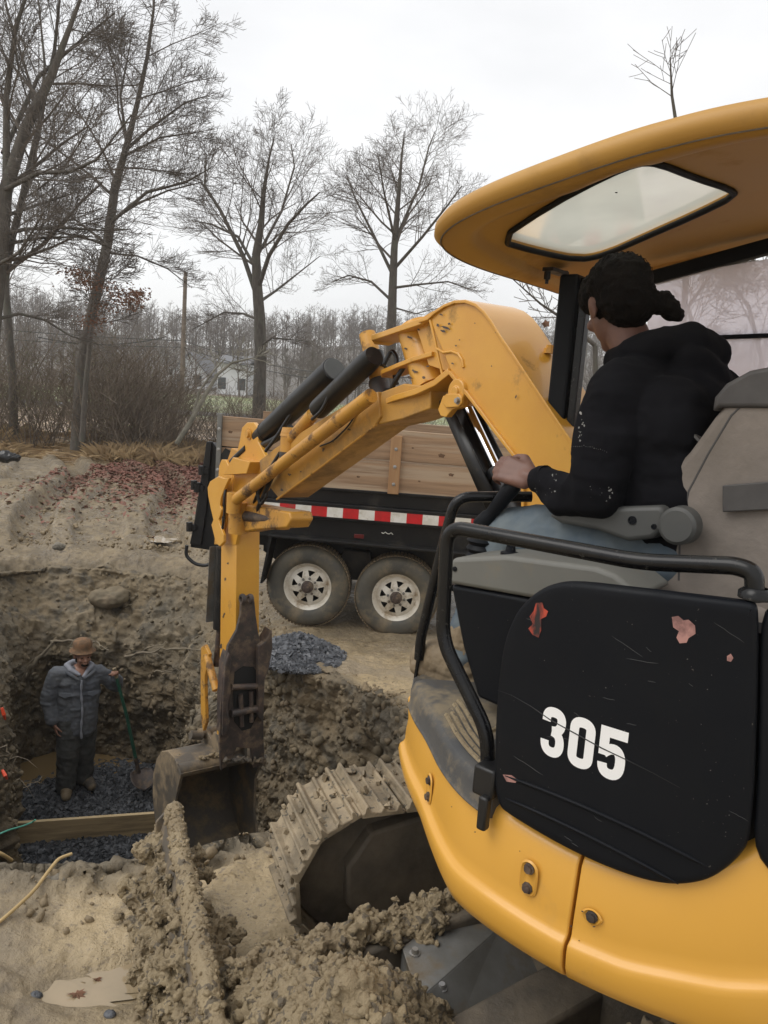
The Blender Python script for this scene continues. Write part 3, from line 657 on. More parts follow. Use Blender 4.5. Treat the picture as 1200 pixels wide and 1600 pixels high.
# ---- dozer blade, its two arms and the mud on them
bl = MB(); prof = [(-1.515, -.06), (-1.575, .0), (-1.59, .10), (-1.58, .20), (-1.555, .29), (-1.54, .315), (-1.50, .315), (-1.50, .28), (-1.545, .2), (-1.555, .1), (-1.545, 0), (-1.49, -.06)]
bl.slab([V(u, -1.1, z) for u, z in prof], WW*2.12)
BP = MB(); BP.tube([V(-1.525, -1.1+.01*i, .325) for i in range(213)], .030, 20)
bl.slab([V(u, 1.02, z) for u, z in ((-1.59, -.06), (-1.585, .28), (-1.55, .32), (-1.51, .32), (-1.45, .1), (-1.45, -.06))], WW*.012)
BL = bl.build('dozer_blade', 'mud_steel', EX, smooth=35, bevel=.004)
def lump(name, path, rad, m, parent, seed, label=None, amp=.05, voxel=.012, crumbs=2600):
    mb = MB(); rr = random.Random(seed)
    for p, r in zip(path, rad):
        for k in range(9):
            q = Vector(p)+Vector((rr.gauss(0, r*.55), rr.gauss(0, r*.55), rr.gauss(0, r*.3))); mb.ball(q, r*rr.uniform(.4, .72), 8)
    o = organic(name, mb, m, parent, voxel, 3, lambda v: -amp*.7*ridge(v*10, 2, .5, seed)-.5*amp*ridge(v*32, 3, .7, seed+3)+.9*amp*fbm(v*40, 4, .75, seed+5), label); o['kind'] = 'stuff'
    cover(o, crumbs//2, .002, .015, m, seed, name='mud_crumbs', pw=3.0) if crumbs else None
    return o
w = np.linspace(-1.05, .93, 26)
PIPE = organic('blade_edge_pipe', BP, 'mud', BL, .006, 1, lambda v: .008*ridge(v*9, 3, .6, 2)+.007*fbm(v*45, 4, .7, 4))
lump('caked_mud', [V(-1.60, x, .09+.07*sin(x*5+.6)) for x in w]+[V(-1.545, x, .26) for x in np.linspace(-1.05, .5, 14)]+[V(-1.60, x, .18+.03*sin(x*7)) for x in np.linspace(-1.05, .98, 24)]+[V(-1.575, x, .26-.03*(x > .7)) for x in np.linspace(-1.05, 1.0, 34)]+[V(-1.62, x, .03) for x in np.linspace(-1.05, 1.0, 26)], [.055+.014*sin(i*2.1) for i in range(26)]+[.045]*14+[.045+.012*sin(i*1.7) for i in range(24)]+[.028+.008*sin(i*2.7) for i in range(34)]+[.06]*26, 'mud', BL, 3, amp=.022, voxel=.006, crumbs=3000)
lump('caked_mud', [V(-1.485, x, .18) for x in np.linspace(-1.05, .9, 20)]+[V(-1.44, x, .10) for x in np.linspace(-1.05, .7, 16)], [.055]*20+[.075]*16, 'mud', BL, 5, amp=.02, voxel=.006)
ar = MB()
# far arm: a square tube from the carriage to the blade
ar.slab([V(-1.52, .13, .10), V(-1.52, .27, .10), V(-1.52, .27, .24), V(-1.52, .13, .24)], V(-.45, .2, .42)-V(-1.52, .2, .24)-UP*.0)
ar.build('blade_arm', 'dark_mud', EX, smooth=30, bevel=.012)
a2 = MB(); a2.slab([V(-1.5, -.36, .04), V(-1.5, -.2, .04), V(-1.5, -.2, .2), V(-1.5, -.36, .2)], V(-.45, -.2, .42)-V(-1.5, -.3, .2))
a2.build('blade_arm', 'dark_mud', EX, smooth=30, bevel=.012)
lump('caked_mud', [V(u, .19+.012*sin(u*23), .285+.13*(u+1.4)) for u in np.linspace(-1.42, -.60, 30)], [.048]*30, 'mud', EX, 11, amp=.02, voxel=.006)
# grey guard plate with a fold and bolts, lying over the near arm
gp = MB()
g1_ = [atz(628, 1480, .33), atz(722, 1408, .34), atz(778, 1452, .34), atz(655, 1562, .33)]
g2_ = [g1_[3], g1_[2], atz(850, 1512, .26), atz(700, 1640, .25)]
gp.slab(g1_, Vector((0, 0, -.018))); gp.slab(g2_, Vector((0, 0, -.018)))
gp.slab([g1_[0], g1_[3], g1_[3]-UP*.2, g1_[0]-UP*.2], UU*.012); gp.slab([g2_[0], g2_[3], g2_[3]-UP*.13, g2_[0]-UP*.2], UU*.012)
GP = gp.build('guard_plate', 'grey_steel', EX, smooth=None, bevel=.003)
for px, py, zz in ((648, 1490, .332), (700, 1588, .265), (690, 1545, .315)):
    bt = MB(); c = atz(px, py, zz); bt.lathe(c, UP, [(0, .016), (.009, .016), (.011, .004), (.016, .003), (.016, -.004)], 10); bt.build('bolt', 'nail_bolt', GP)
# ---- heap of mud between blade and tracks
def heap():
    nu, nw_ = 240, 440; uu = np.linspace(-1.52, -.62, nu); ww = np.linspace(-1.25, .62, nw_); Ug, Wg = np.meshgrid(uu, ww, indexing='ij')
    X = C0.x+UU.x*Ug+WW.x*Wg; Y = C0.y+UU.y*Ug+WW.y*Wg; base = ground_np(X, Y)
    q = np.stack([Ug.ravel()*3, Wg.ravel()*3, 0*Ug.ravel()], 1); n1 = fbm(q, 4, .5, 90).reshape(Ug.shape)
    h = .42*np.exp(-((Ug+1.34)/.28)**2)*sst(.62, .0, Wg+.16*n1)+.36*np.exp(-((Ug+1.0)/.30)**2)*sst(.14, -.16, Wg+.12*n1)+.11*np.exp(-((Ug+1.25)/.16)**2)*np.exp(-((Wg-.28)/.22)**2)
    e = sst(0, .06, (uu-uu[0]))[:, None]*sst(0, .1, uu[-1]-uu)[:, None]*sst(0, .05, ww-ww[0])[None]*sst(0, .1, ww[-1]-ww)[None]
    h = h*(1+.35*n1); Z = base-.03+h*np.maximum(e, (uu[:, None] < -1.4)*1.0*sst(0, .1, ww[-1]-ww)[None])
    P = np.stack([X, Y, Z], 2); du = np.gradient(P, axis=0); dw = np.gradient(P, axis=1); n = np.cross(du, dw); n /= np.linalg.norm(n, axis=2, keepdims=True)+1e-9
    n = np.where(n[..., 2:3] < 0, -n, n)
    v = P.reshape(-1, 3); k = sst(.0, .08, h.ravel()); d = k*(.030*ridge(v*7.5, 3, .6, 7)-.014*ridge(v*24, 3, .6, 15)+.022*fbm(v*22, 4, .75, 12))+.006*fbm(v*60, 2, .6, 14)
    v = v+n.reshape(-1, 3)*d[:, None]
    I = np.arange(nu*nw_).reshape(nu, nw_); f = np.stack([I[:-1, :-1], I[1:, :-1], I[1:, 1:], I[:-1, 1:]], 2).reshape(-1, 4)
    return tag(np_mesh('mud_heap', v, f, 'mud'), 'lumpy heap of wet mud between dozer blade and track', 'mud', kind='stuff')
HP = heap(); cover(HP, 6500, .002, .018, 'mud', 5, name='mud_crumbs', pw=3.0)
cover(PIPE, 1600, .002, .010, 'mud', 6, name='mud_crumbs', parent=BL)
# ---- yellow skirt of the upper works: round in plan
def arc(a0, a1, prof, n, zf=None):
    """sheet swept round the slew centre; prof(a) -> [(r, z)]"""
    vs = []; m = None
    for i in range(n+1):
        a = a0+(a1-a0)*i/n; p = prof(a); m = len(p); vs += [cyl(a, z, r) for r, z in p]
    fs = [(i*m+j, i*m+(j+1) % m, (i+1)*m+(j+1) % m, (i+1)*m+j) for i in range(n) for j in range(m)]
    fs += [tuple(range(m))[::-1], tuple(n*m+j for j in range(m))]
    return vs, fs
def lerp(a, b, t): return a+(b-a)*t
def ztop(a):
    d = math.degrees(a); return float(np.interp(d, [-60, -25, -18, -8, 0, 11, 26, 34, 60], [1.30, 1.22, 1.10, 1.0, .985, .995, 1.0, 1.017, 1.02]))
def zbot(a):
    d = math.degrees(a); return float(np.interp(d, [-60, -13, 0, 17, 31, 60], [.70, .70, .69, .685, .74, .80]))
def skirt_prof(a):
    t, b = ztop(a), zbot(a); c = lerp(b, t, .33)
    p = [(.90, t), (.985, t), (1.008, t-.012), (1.017, t-.03), (1.028, c+.05), (1.029, c+.02), (1.033, c+.012), (1.044, c+.004), (1.047, c-.012), (1.043, b+.05), (1.03, b+.022), (1.0, b), (.90, b)]
    return p
gap = radians(-1.3)
for (a0, a1) in ((gap+.0035, radians(47)), (radians(-75), gap-.0035)):
    vs, fs = arc(a0, a1, skirt_prof, 60); mb = MB(); mb.add(vs, fs); mb.build('body_skirt', 'yellow_body', EX, smooth=50, bevel=.004)
inn = MB(); inn.lathe(U(0, 0, 0), UP, [(.2, .60), (.70, .62), (.76, .70), (.76, .97), (.2, .97)], 90); inn.build('turntable', 'black_steel', EX, smooth=40)
# recessed bolt pockets in the skirt
def pocket(px, py, h):
    a, z = cylp(px, py, 1.03); fr = MB(); n_ = 28
    loop = []
    for k in range(n_):
        t = 2*pi*k/n_; ca, sa = cos(t), sin(t); w_ = .019; hh = h/2
        loop.append((a+(ca*w_)/1.03, z+(hh-w_)*(1 if sa > 0 else -1)*min(1, abs(sa)*3)+sa*w_))
    # a raised ring and a darker sunken bed
    c = mid([cyl(x, y, 1.028) for x, y in loop]); mb = MB()
    out = [cyl(x+(x-a)*.20, z+(y-z)*1.10, 1.0305) for x, y in loop]; rim = [cyl(x, y, 1.034) for x, y in loop]; bed_ = [cyl(a+(x-a)*.8, z+(y-z)*.93, 1.0300) for x, y in loop]
    vs = out+rim+bed_; fs = [(k, (k+1) % n_, n_+(k+1) % n_, n_+k) for k in range(n_)]+[(n_+k, n_+(k+1) % n_, 2*n_+(k+1) % n_, 2*n_+k) for k in range(n_)]+[tuple(2*n_+k for k in range(n_))]
    mb.add(vs, fs); PK = mb.build('bolt_pocket', 'yellow_body', EX, smooth=60)
    for dz in ((-h*.3, h*.3) if h > .05 else (0,)):
        bb = MB(); c = cyl(a, z+dz, 1.029); nn = (cyl(a, z, 2)-cyl(a, z, 1)).normalized(); bb.lathe(c, nn, [(.013, 0), (.013, .004), (.009, .005), (.009, .011), (.0, .012)], 8); bb.build('bolt', 'rust_steel', PK, smooth=30)
pocket(648, 1235, .075); pocket(826, 1372, .075); pocket(925, 1432, .03)
# ---- moulded step at the front left corner
def step_prof(a):
    t = ztop(a); return [(.70, t+.02), (.70, t+.045), (.985, t+.05), (1.012, t+.042), (1.024, t+.02), (1.026, t-.02), (1.034, t-.03), (1.02, t-.036), (.95, t-.03)]
vs, fs = arc(radians(11.5), radians(46), step_prof, 40); mb = MB(); mb.add(vs, fs); STEP = mb.build('step', 'rubber_mat', EX, smooth=50, bevel=.003)
rb = MB()
for i, r in enumerate((.985, .965, .945, .925)): rb.tube([cyl(radians(x), ztop(radians(x))+.051, r) for x in np.linspace(13+i*.8, 31+i*1.5, 26)], .0065, 6)
for i in range(9): rb.tube([U(.27+.045*i, .60+.0*i, 1.046), U(.27+.045*i, .82-.012*i, 1.048)], .007, 6)
rb.build('step_rib', 'mud', STEP, smooth=50)
fl = MB(); fl.slab([U(f, l, 1.0) for f, l in ((.76, -.12), (.755, .60), (.70, .68), (.45, .84), (.2, .9), (-.6, .9), (-.6, -.12))], UP*.036)
fl.build('cab_floor', 'rubber_mat', EX, smooth=None, bevel=.004)
sb = MB(); a_, z_ = cylp(757, 1225, 1.03); sb.box(cyl(a_, z_+.01, 1.01), FW*.028, LF*.035, UP*.035); sb.box(cyl(a_-.02, z_-.055, 1.045), FW*.012, LF*.012, UP*.04)
sb.build('rail_foot', 'black_steel', EX, smooth=30, bevel=.006)
# ---- black side panel with rounded outline, following the body's curve
pan_px = [(778, 1262), (769, 1225), (773, 1100), (783, 1010), (800, 963), (822, 936), (850, 916), (884, 908), (1000, 922), (1100, 934), (1165, 942), (1183, 946), (1186, 970), (1184, 1100), (1179, 1240), (1171, 1318), (1158, 1338), (1140, 1356), (1110, 1376), (1075, 1384), (1040, 1384), (1000, 1376), (940, 1354), (885, 1328), (830, 1297), (795, 1275)]
def smooth_loop(P, it=2):
    for _ in range(it):
        Q_ = []
        for i in range(len(P)):
            a, b = P[i], P[(i+1) % len(P)]; Q_ += [(a[0]*.75+b[0]*.25, a[1]*.75+b[1]*.25), (a[0]*.25+b[0]*.75, a[1]*.25+b[1]*.75)]
        P = Q_
    return P
def side_panel(pxs, name, R0=1.035, thick=.03, m='black_plastic'):
    loop = smooth_loop([cylp(x, y, R0) for x, y in pxs], 2); n = len(loop); ca = sum(p[0] for p in loop)/n; cz = sum(p[1] for p in loop)/n
    rings = []
    for k, (ins, dr) in enumerate(((0, -thick), (0, -.008), (.004, -.002), (.010, 0), (.022, 0.0))):
        ring = []
        for i, (a, z) in enumerate(loop):
            p, q = loop[i-1], loop[(i+1) % n]; tx, tz = (q[0]-p[0])*R0, q[1]-p[1]; L_ = math.hypot(tx, tz)+1e-9; nx, nz_ = -tz/L_, tx/L_
            if (ca-a)*nx*R0+(cz-z)*nz_ < 0: nx, nz_ = -nx, -nz_
            ring.append((a+nx*ins/R0, z+nz_*ins, R0+dr))
        rings.append(ring)
    mb = MB(); vs = [cyl(a, z, r) for ring in rings for a, z, r in ring]; fs = [(k*n+i, k*n+(i+1) % n, (k+1)*n+(i+1) % n, (k+1)*n+i) for k in range(len(rings)-1) for i in range(n)]
    # fill: concentric rings to the middle so that the face follows the curve
    K_ = 10; last = rings[-1]; o = len(vs)
    for k in range(1, K_):
        t = k/K_; vs += [cyl(lerp(a, ca, t), lerp(z, cz, t), R0) for a, z, r in last]
    b = (len(rings)-1)*n
    for k in range(K_-1):
        s0 = b if k == 0 else o+(k-1)*n; s1 = o+k*n; fs += [(s0+i, s0+(i+1) % n, s1+(i+1) % n, s1+i) for i in range(n)]
    vs.append(cyl(ca, cz, R0)); c = len(vs)-1; s0 = o+(K_-2)*n; fs += [(s0+i, s0+(i+1) % n, c) for i in range(n)]
    mb.add(vs, fs); return mb.build(name, m, EX, smooth=60)
PANEL = side_panel(pan_px, 'side_panel')
side_panel([(1189, 950), (1230, 960), (1420, 1000), (1420, 1420), (1240, 1390), (1176, 1342), (1184, 1240), (1188, 1100)], 'rear_panel', 1.030)
vs, fs = arc(radians(-60), radians(0), lambda a: [(.90, .96), (.985, .96), (.985, 1.51), (.90, 1.51)], 30); mb = MB(); mb.add(vs, fs); mb.build('panel_backing', 'black_plastic', EX, smooth=60)
mb = MB(); mb.slab([U(.70, -.5, .70), U(.73, -.5, 1.0), U(.73, .66, 1.0), U(.70, .66, .74)], FW*-.06); mb.build('front_plate', 'yellow_body', EX, bevel=.01)
# pressed ribs along the panel's foot, and the rolled top edge
def on_panel(x, y, r=1.035): return cyl(*cylp(x, y, 1.035), r)
rb = MB()
rb.tube([on_panel(790+i*31.5, 1212+i*13.9-.28*i*(9-i), 1.036) for i in range(11)], [.001]+[.0045]*9+[.001], 8)
rb.tube([on_panel(790+i*27, 1247+i*13.2-.2*i*(9-i), 1.036) for i in range(11)], [.001]+[.0045]*9+[.001], 8)
rb.build('panel_rib', 'black_plastic', PANEL, smooth=60)
# the number, brushed on with straight strokes
def stroke(path, wd, r=1.0362, closed=False):
    """flat band of even width round a path given on the panel in metres"""
    n = len(path); L_, R_ = [], []
    for i, p in enumerate(path):
        a = path[(i-1) % n] if (closed or i > 0) else p; b = path[(i+1) % n] if (closed or i < n-1) else p
        tx, ty = b[0]-a[0], b[1]-a[1]; q = math.hypot(tx, ty)+1e-12; nx, ny = -ty/q, tx/q; L_.append((p[0]+nx*wd/2, p[1]+ny*wd/2)); R_.append((p[0]-nx*wd/2, p[1]-ny*wd/2))
    return L_, R_
def bez(*ps, n=8):
    out = []
    for i in range(n+1):
        t = i/n; q = [Vector((*p, 0)) for p in ps]
        while len(q) > 1: q = [q[j]*(1-t)+q[j+1]*t for j in range(len(q)-1)]
        out.append((q[0].x, q[0].y))
    return out
H_ = 1.0; W_ = .56; sw = .20     # digit box in units of height
def d0():
    x0, x1 = sw/2, W_-sw/2; y0, y1 = sw/2*.9, 1-sw/2*.9; r = x1-x0
    return bez((x0, .5), (x0, .72), n=4)+bez((x0, .76), (x0, y1), (.5*(x0+x1), y1), n=7)+bez((.5*(x0+x1), y1), (x1, y1), (x1, .76), n=7)[1:]+bez((x1, .72), (x1, .28), n=6)+bez((x1, .24), (x1, y0), (.5*(x0+x1), y0), n=7)+bez((.5*(x0+x1), y0), (x0, y0), (x0, .24), n=7)[1:]+[(x0, .3)]
def d3():
    x0, x1 = sw/2, W_-sw/2; m = .5*(x0+x1); y0, y1 = sw*.45, 1-sw*.45
    return [[(x0, .69)]+bez((x0, .76), (x0, y1), (m, y1), n=8)+bez((m, y1), (x1, y1), (x1, .74), n=7)[1:]+bez((x1, .74), (x1, .53), (m-.03, .52), n=7)[1:],
            bez((m-.03, .52), (x1, .51), (x1, .29), n=7)+bez((x1, .29), (x1, y0), (m, y0), n=7)[1:]+bez((m, y0), (x0, y0), (x0, .30), n=8)[1:]]
def d5():
    x0, x1 = sw/2, W_-sw/2; m = .5*(x0+x1); y0 = sw*.45
    return [[(W_, 1-sw*.5), (x0, 1-sw*.5)], [(x0, 1.0), (x0, .43)], bez((x0, .47), (m-.02, .66), (x1, .64), (x1, .36), n=12)+bez((x1, .34), (x1, y0), (m, y0), n=7)[1:]+bez((m, y0), (x0, y0), (x0, .28), n=8)[1:]]
a5 = cylp(851, 1099, 1.035); b5 = cylp(846, 1176, 1.035); c5 = cylp(981, 1207, 1.035); e5 = cylp(984, 1137, 1.035)
hh = ((a5[1]-b5[1])+(e5[1]-c5[1]))/2*1.06; x_left = a5[0]; totw = (a5[0]-e5[0])*1.035; kx = totw/(3*W_+2*.10)
def digit(strokes, x0, closed=False):
    mb = MB()
    for q, s_ in enumerate(strokes):
        L_, R_ = stroke(s_, sw, closed=closed); n = len(L_)
        def P(p, r): return cyl(x_left-(x0+p[0])*kx/1.035, (a5[1]+b5[1])/2-hh/2+p[1]*hh, r)
        r = 1.0364+.0001*q
        mb.add([P(p, r) for p in L_]+[P(p, r) for p in R_], [(i, (i+1) % n, n+(i+1) % n, n+i) for i in range(n if closed else n-1)])
    return mb
for q, (st, cl_) in enumerate(((d3(), False), ([d0()], True), (d5(), False))): digit(st, q*(W_+.10), cl_).build('number_decal', 'decal_white', PANEL, smooth=None)
sc = MB()
pth = [(778, 1078), (800, 1086), (830, 1103), (860, 1124), (900, 1146), (940, 1168), (980, 1187), (1020, 1207), (1062, 1230)]
sc.tube([on_panel(x, y, 1.0367) for x, y in pth], [.0004, .0006, .0008, .0013, .0014, .0014, .0012, .0006, .0003], 6); sc.build('scratch', 'black_steel', PANEL)
def patch(px, m, nm):
    mb = MB(); lp = [on_panel(x, y, 1.0361) for x, y in px]; mb.add(lp+[mid(lp)], [(i, (i+1) % len(lp), len(lp)) for i in range(len(lp))]); mb.build(nm, m, PANEL, smooth=None)
patch([(838, 942), (848, 941), (850, 950), (857, 955), (854, 963), (846, 967), (846, 985), (842, 996), (833, 992), (826, 982), (833, 975), (828, 963), (834, 955)], 'sticker_red', 'sticker_remnant')
patch([(1050, 964), (1060, 962), (1068, 969), (1076, 968), (1086, 977), (1087, 990), (1076, 997), (1073, 1004), (1062, 1005), (1057, 996), (1061, 986), (1052, 980)], 'sticker_pink', 'sticker_remnant')
patch([(1136, 1025), (1142, 1021), (1146, 1028), (1142, 1034), (1136, 1032)], 'sticker_pink', 'sticker_remnant')
patch([(786, 1210), (800, 1211), (809, 1218), (806, 1223), (792, 1221)], 'sticker_pink', 'sticker_remnant')
# ---- hand rails
rl = MB(); R_ = .017
rl.tube(round_path([up_(762, 1212, .97), up_(762, 1145, .97), up_(691, 1000, .96), up_(699, 822, .96), up_(1000, 878, .96), up_(1150, 884, .96), up_(1178, 894, .96), up_(1180, 940, .96)], .05, 7), R_, 16)
rl.lathe(up_(1180, 935, .96), UP, [(.03, 0), (.03, .012), (.02, .02)], 16)
rl.build('hand_rail', 'rail_paint', EX, smooth=60)
r2 = MB(); r2.tube(round_path([up_(655, 1030, .56), up_(657, 1000, .56), up_(690, 860, .56), up_(712, 776, .56), up_(830, 776, .40)], .05, 6), .016, 14)
r2.tube(round_path([up_(672, 935, .5), up_(690, 918, .5), up_(760, 918, .35)], .03, 5), .012, 12)
r2.tube(round_path([up_(655, 1015, .56), up_(672, 1008, .5), up_(770, 1008, .3)], .03, 5), .012, 12)
r2.tube([up_(655, 1020, .56), up_(648, 1068, .56), up_(662, 1080, .56)], .006, 8)
r2.build('hand_rail', 'rail_paint', EX, smooth=60)
# ---- console between rail and seat
co = MB(); l0 = .72
side = [up_(x, y, l0) for x, y in ((702, 880), (707, 872), (790, 868), (930, 886), (960, 897), (1000, 930), (930, 960), (858, 940), (700, 912))]
co.slab(side, LF*-.20); CO = co.build('console_cover', 'console_grey', EX, smooth=30, bevel=.012, seg=3)
c2 = MB(); c2.slab([up_(x, y, l0-.006) for x, y in ((703, 913), (860, 941), (935, 960), (990, 1200), (790, 1110), (745, 1090), (722, 1010))], LF*-.18)
c2.build('console_body', 'black_plastic', EX, smooth=30, bevel=.012, seg=3)
kn = MB(); k0 = up_(797, 868, l0-.06); kn.lathe(k0, UP, [(0, .0), (.026, .0), (.026, .008), (.014, .012), (.012, .024), (.0, .026)], 20); kn.box(k0+UP*.024, FW*.010, LF*.005, UP*.010)
kn.lathe(up_(711, 889, l0), LF, [(.007, 0), (.007, .003), (0, .004)], 12)
kn.build('key_switch', 'black_plastic', CO, smooth=40)
bel = MB(); bc = up_(752, 900, .5)
bel.lathe(bc, UP, [(.045+.008*(k % 2), .012*k) for k in range(10)]+[(.03, .125), (0, .13)], 28); bel.build('lever_boot', 'black_plastic', EX, smooth=60)
# joystick under the left hand
js = MB(); j0 = up_(752, 822, .5); j1 = up_(798, 764, .5)
js.tube([j0+UP*-.28-FW*.03, j0+UP*-.06, j0], [.012, .014, .014], 12); d = (j1-j0)
js.tube([j0-d*.1, j0+d*.0, j0+d*.05, j0+d*.28, j0+d*.34, j0+d*.45, j0+d*.9, j0+d*1.1, j0+d*1.2], [.016, .029, .029, .024, .019, .020, .024, .024, .012], 20)
js.build('joystick', 'black_plastic', EX, smooth=40)
# ---- seat
def seat():
    ls, rs = .52, .06
    bk = MB(); side = [(1006, 928), (1000, 905), (1003, 850), (1006, 800), (1016, 775), (1040, 752), (1085, 706), (1104, 680), (1124, 652), (1150, 620), (1185, 596), (1215, 588)]
    fr = [fz(x-9, y, .49) for x, y in side]
    front = fr; back = [(fr[-1][0]-.12, fr[-1][1]-.03), (fr[-1][0]-.18, fr[-1][1]-.16), (-.26, 1.62), (-.25, 1.45), (-.2, 1.36)]
    loop = front+back; mb = MB(); mb.slab([U(f, .49, z) for f, z in loop], LF*-.46)
    B_ = mb.build('seat_back', 'seat_cloth', EX, smooth=50, bevel=.018, seg=4)
    hd = MB(); hp = [fz(x, y, .42) for x, y in ((1128, 648), (1132, 625), (1150, 604), (1185, 585), (1220, 578))]
    lp = hp+[(hp[-1][0]-.10, hp[-1][1]-.02), (hp[-1][0]-.1, hp[-1][1]-.09), (hp[0][0]-.02, hp[0][1]+.012)]
    hd.slab([U(f, .50, z+.004) for f, z in lp], LF*-.48); hd.build('head_rest', 'seat_dark', EX, smooth=50, bevel=.03, seg=4)
    # flat rear pocket and piping
    pk = MB(); q = [up_(x, y, .50) for x, y in ((1130, 758), (1130, 800), (1230, 795), (1230, 750))]; pk.slab([p+LF*.002 for p in q], LF*.006)
    pk.build('seat_pocket', 'seat_dark', B_, smooth=None, bevel=.003)
    pp = MB(); pp.tube([U(f, .488, z)-FW*.01 for f, z in [fz(x, y, .42) for x, y in ((1190, 612), (1150, 650), (1115, 708), (1085, 765), (1072, 830), (1070, 900))]], .0035, 8); pp.build('seat_piping', 'seat_dark', B_)
    lb = MB(); lb.box(up_(1098, 688, .45), FW*.012+UP*.01, LF*.03, UP*.004); lb.build('seat_tag', 'seat_dark', B_)
    cu = MB(); cu.slab([U(f, .50, z) for f, z in ((-.22, 1.33), (-.2, 1.47), (.1, 1.45), (.40, 1.455), (.46, 1.43), (.46, 1.34), (.40, 1.31))], LF*-.46); cu.build('seat_cushion', 'seat_cloth', EX, smooth=50, bevel=.035, seg=4)
    ba = MB(); ba.box(U(.1, .28, 1.17), FW*.26, LF*.2, UP*.15); ba.build('seat_base', 'grey_plastic', EX, smooth=30, bevel=.02)
    # crumpled bellows of cloth at the seat's foot
    am = MB(); am.slab([up_(x, y, .56) for x, y in ((854, 805), (905, 794), (1033, 790), (1038, 800), (1036, 830), (1018, 842), (980, 846), (930, 828), (875, 818))], LF*-.07)
    AM = am.build('arm_rest', 'grey_plastic', EX, smooth=30, bevel=.012, seg=3)
    for px, py, r in ((988, 813, .011), (1022, 823, .007)):
        sc_ = MB(); sc_.lathe(up_(px, py, .56), LF, [(0, .001), (r*.6, .001), (r*.7, .003), (r, .003), (r, 0)], 16); sc_.build('arm_rest_screw', 'black_plastic', AM)
    kb = MB(); kb.lathe(up_(1067, 820, .53), LF, [(0, .045), (.038, .045), (.046, .038), (.048, .0), (.03, -.02)], 30); kb.build('seat_knob', 'grey_plastic', EX, smooth=40)
seat()

# chips and splashes on the skirt and scratches on the panel
def chip(x, y, w_, h_, seedv, m, parent, R=1.0365):
    r = random.Random(seedv); k = 10; lp = []
    for i in range(k):
        a = 2*pi*i/k; q = .5+.7*r.random(); lp.append(cyl(*cylp(x+cos(a)*w_*q, y+sin(a)*h_*q, R), R))
    mb = MB(); mb.add(lp+[mid(lp)], [(i, (i+1) % k, k) for i in range(k)]); return mb.build('paint_chip', m, parent, smooth=None)
SK = [o for o in EX.children if o.name.startswith('body_skirt')]
for i, q in enumerate(((921, 1437, 4, 3), (910, 1424, 2, 1.5), (928, 1448, 2, 1.5), (892, 1447, 1.5, 2.5), (905, 1470, 1.5, 1.2))): chip(*q, i, 'rust_steel', SK[1], 1.0348)
for i, q in enumerate(((700, 1262, 1.5, 1), (742, 1300, 2, 1), (812, 1330, 1.2, 1))): chip(*q, 10+i, 'rust_steel', SK[0], 1.033)
rr = random.Random(8)
for i in range(16):
    x, y = rr.uniform(800, 1160), rr.uniform(960, 1320); L_ = rr.uniform(8, 60); a = rr.uniform(.1, .75); mb = MB(); n = 6
    mb.tube([on_panel(x+cos(a)*L_*j/n, y+sin(a)*L_*j/n+rr.uniform(-.6, .6), 1.0352) for j in range(n+1)], [.0001]+[.00035]*(n-1)+[.0001], 4); mb.build('scratch', 'grey_plastic', PANEL)
for i in range(22): chip(rr.uniform(790, 1170), rr.uniform(930, 1330), rr.uniform(.5, 1.4), rr.uniform(.5, 1.2), 40+i, 'console_grey', PANEL, 1.0358)

# ================================================================ boom, stick, bucket (frame Q: b away along the boom, n to its left, z up)
def qpoly(px, n=.12): return [bz(x, y, n) for x, y in px]
def qslab(mb, bzs, n0, n1, mi=0): return mb.slab([Q(b, n0, z) for b, z in bzs], NL*(n1-n0), mi)
Wb = .12
BO = thing  # (keeps the name free)
# boom box: left face outline; the crest is a rounded back plate
crest_px = [(669, 498), (680, 488), (695, 478), (711, 472), (728, 471), (744, 477), (757, 488), (769, 504), (782, 525), (800, 551), (840, 611), (873, 661)]
low_px = [(866, 727), (820, 727), (775, 674), (740, 627), (703, 581)]
face = qpoly(crest_px[:1]+crest_px[1:]+low_px)
cr = smooth_loop(face, 0)
foot = [(-2.86, 1.72), (-3.02, 1.45), (-3.05, 1.15), (-2.95, .95), (-2.80, .95), (-2.74, 1.2), (-2.70, 1.45)]
bm_ = MB(); outline = [bz(x, y) for x, y in crest_px]
P_ = outline[:-1]+[outline[-1]]+[(-2.90, 1.72), (-3.04, 1.45), (-3.06, 1.1), (-2.92, .92), (-2.78, .95), (-2.70, 1.25)]+[bz(812, 723)]+[bz(x, y) for x, y in low_px[2:]]
qslab(bm_, P_, -Wb, Wb-.006)
BOOM = bm_.build('boom', 'yellow_paint', EX, smooth=28, bevel=.004)
# wrap plate: slightly wider strip that follows the crest and the belly
def strip(path, wn0, wn1, th, name, m, parent, smooth=50):
    mb = MB(); n = len(path); L_, R_ = stroke(path, th); mb.slab([Q(b, wn0, z) for b, z in L_+R_[::-1]], NL*(wn1-wn0)); return mb.build(name, m, parent, smooth=smooth, bevel=.002)
strip([bz(x, y) for x, y in [(655, 502)]+crest_px]+[(-2.90, 1.72), (-3.04, 1.45)], -Wb-.006, Wb+.006, .012, 'boom_back_plate', 'yellow_paint', BOOM)
strip([bz(x, y) for x, y in ((703, 581), (740, 627), (775, 674), (818, 729))]+[(-2.68, 1.3)], -Wb-.006, Wb+.008, .014, 'boom_belly_plate', 'yellow_paint', BOOM)
wl = MB(); wl.tube([Q(*bz(x, y)[:1], Wb-.004, bz(x, y)[1]) for x, y in ((671, 500), (678, 530), (684, 560), (690, 585))], .006, 8)
wl.tube([Q(bz(x, y)[0], Wb-.004, bz(x, y)[1]) for x, y in ((682, 545), (692, 551), (705, 549), (715, 553), (721, 562), (723, 574))], .006, 8)
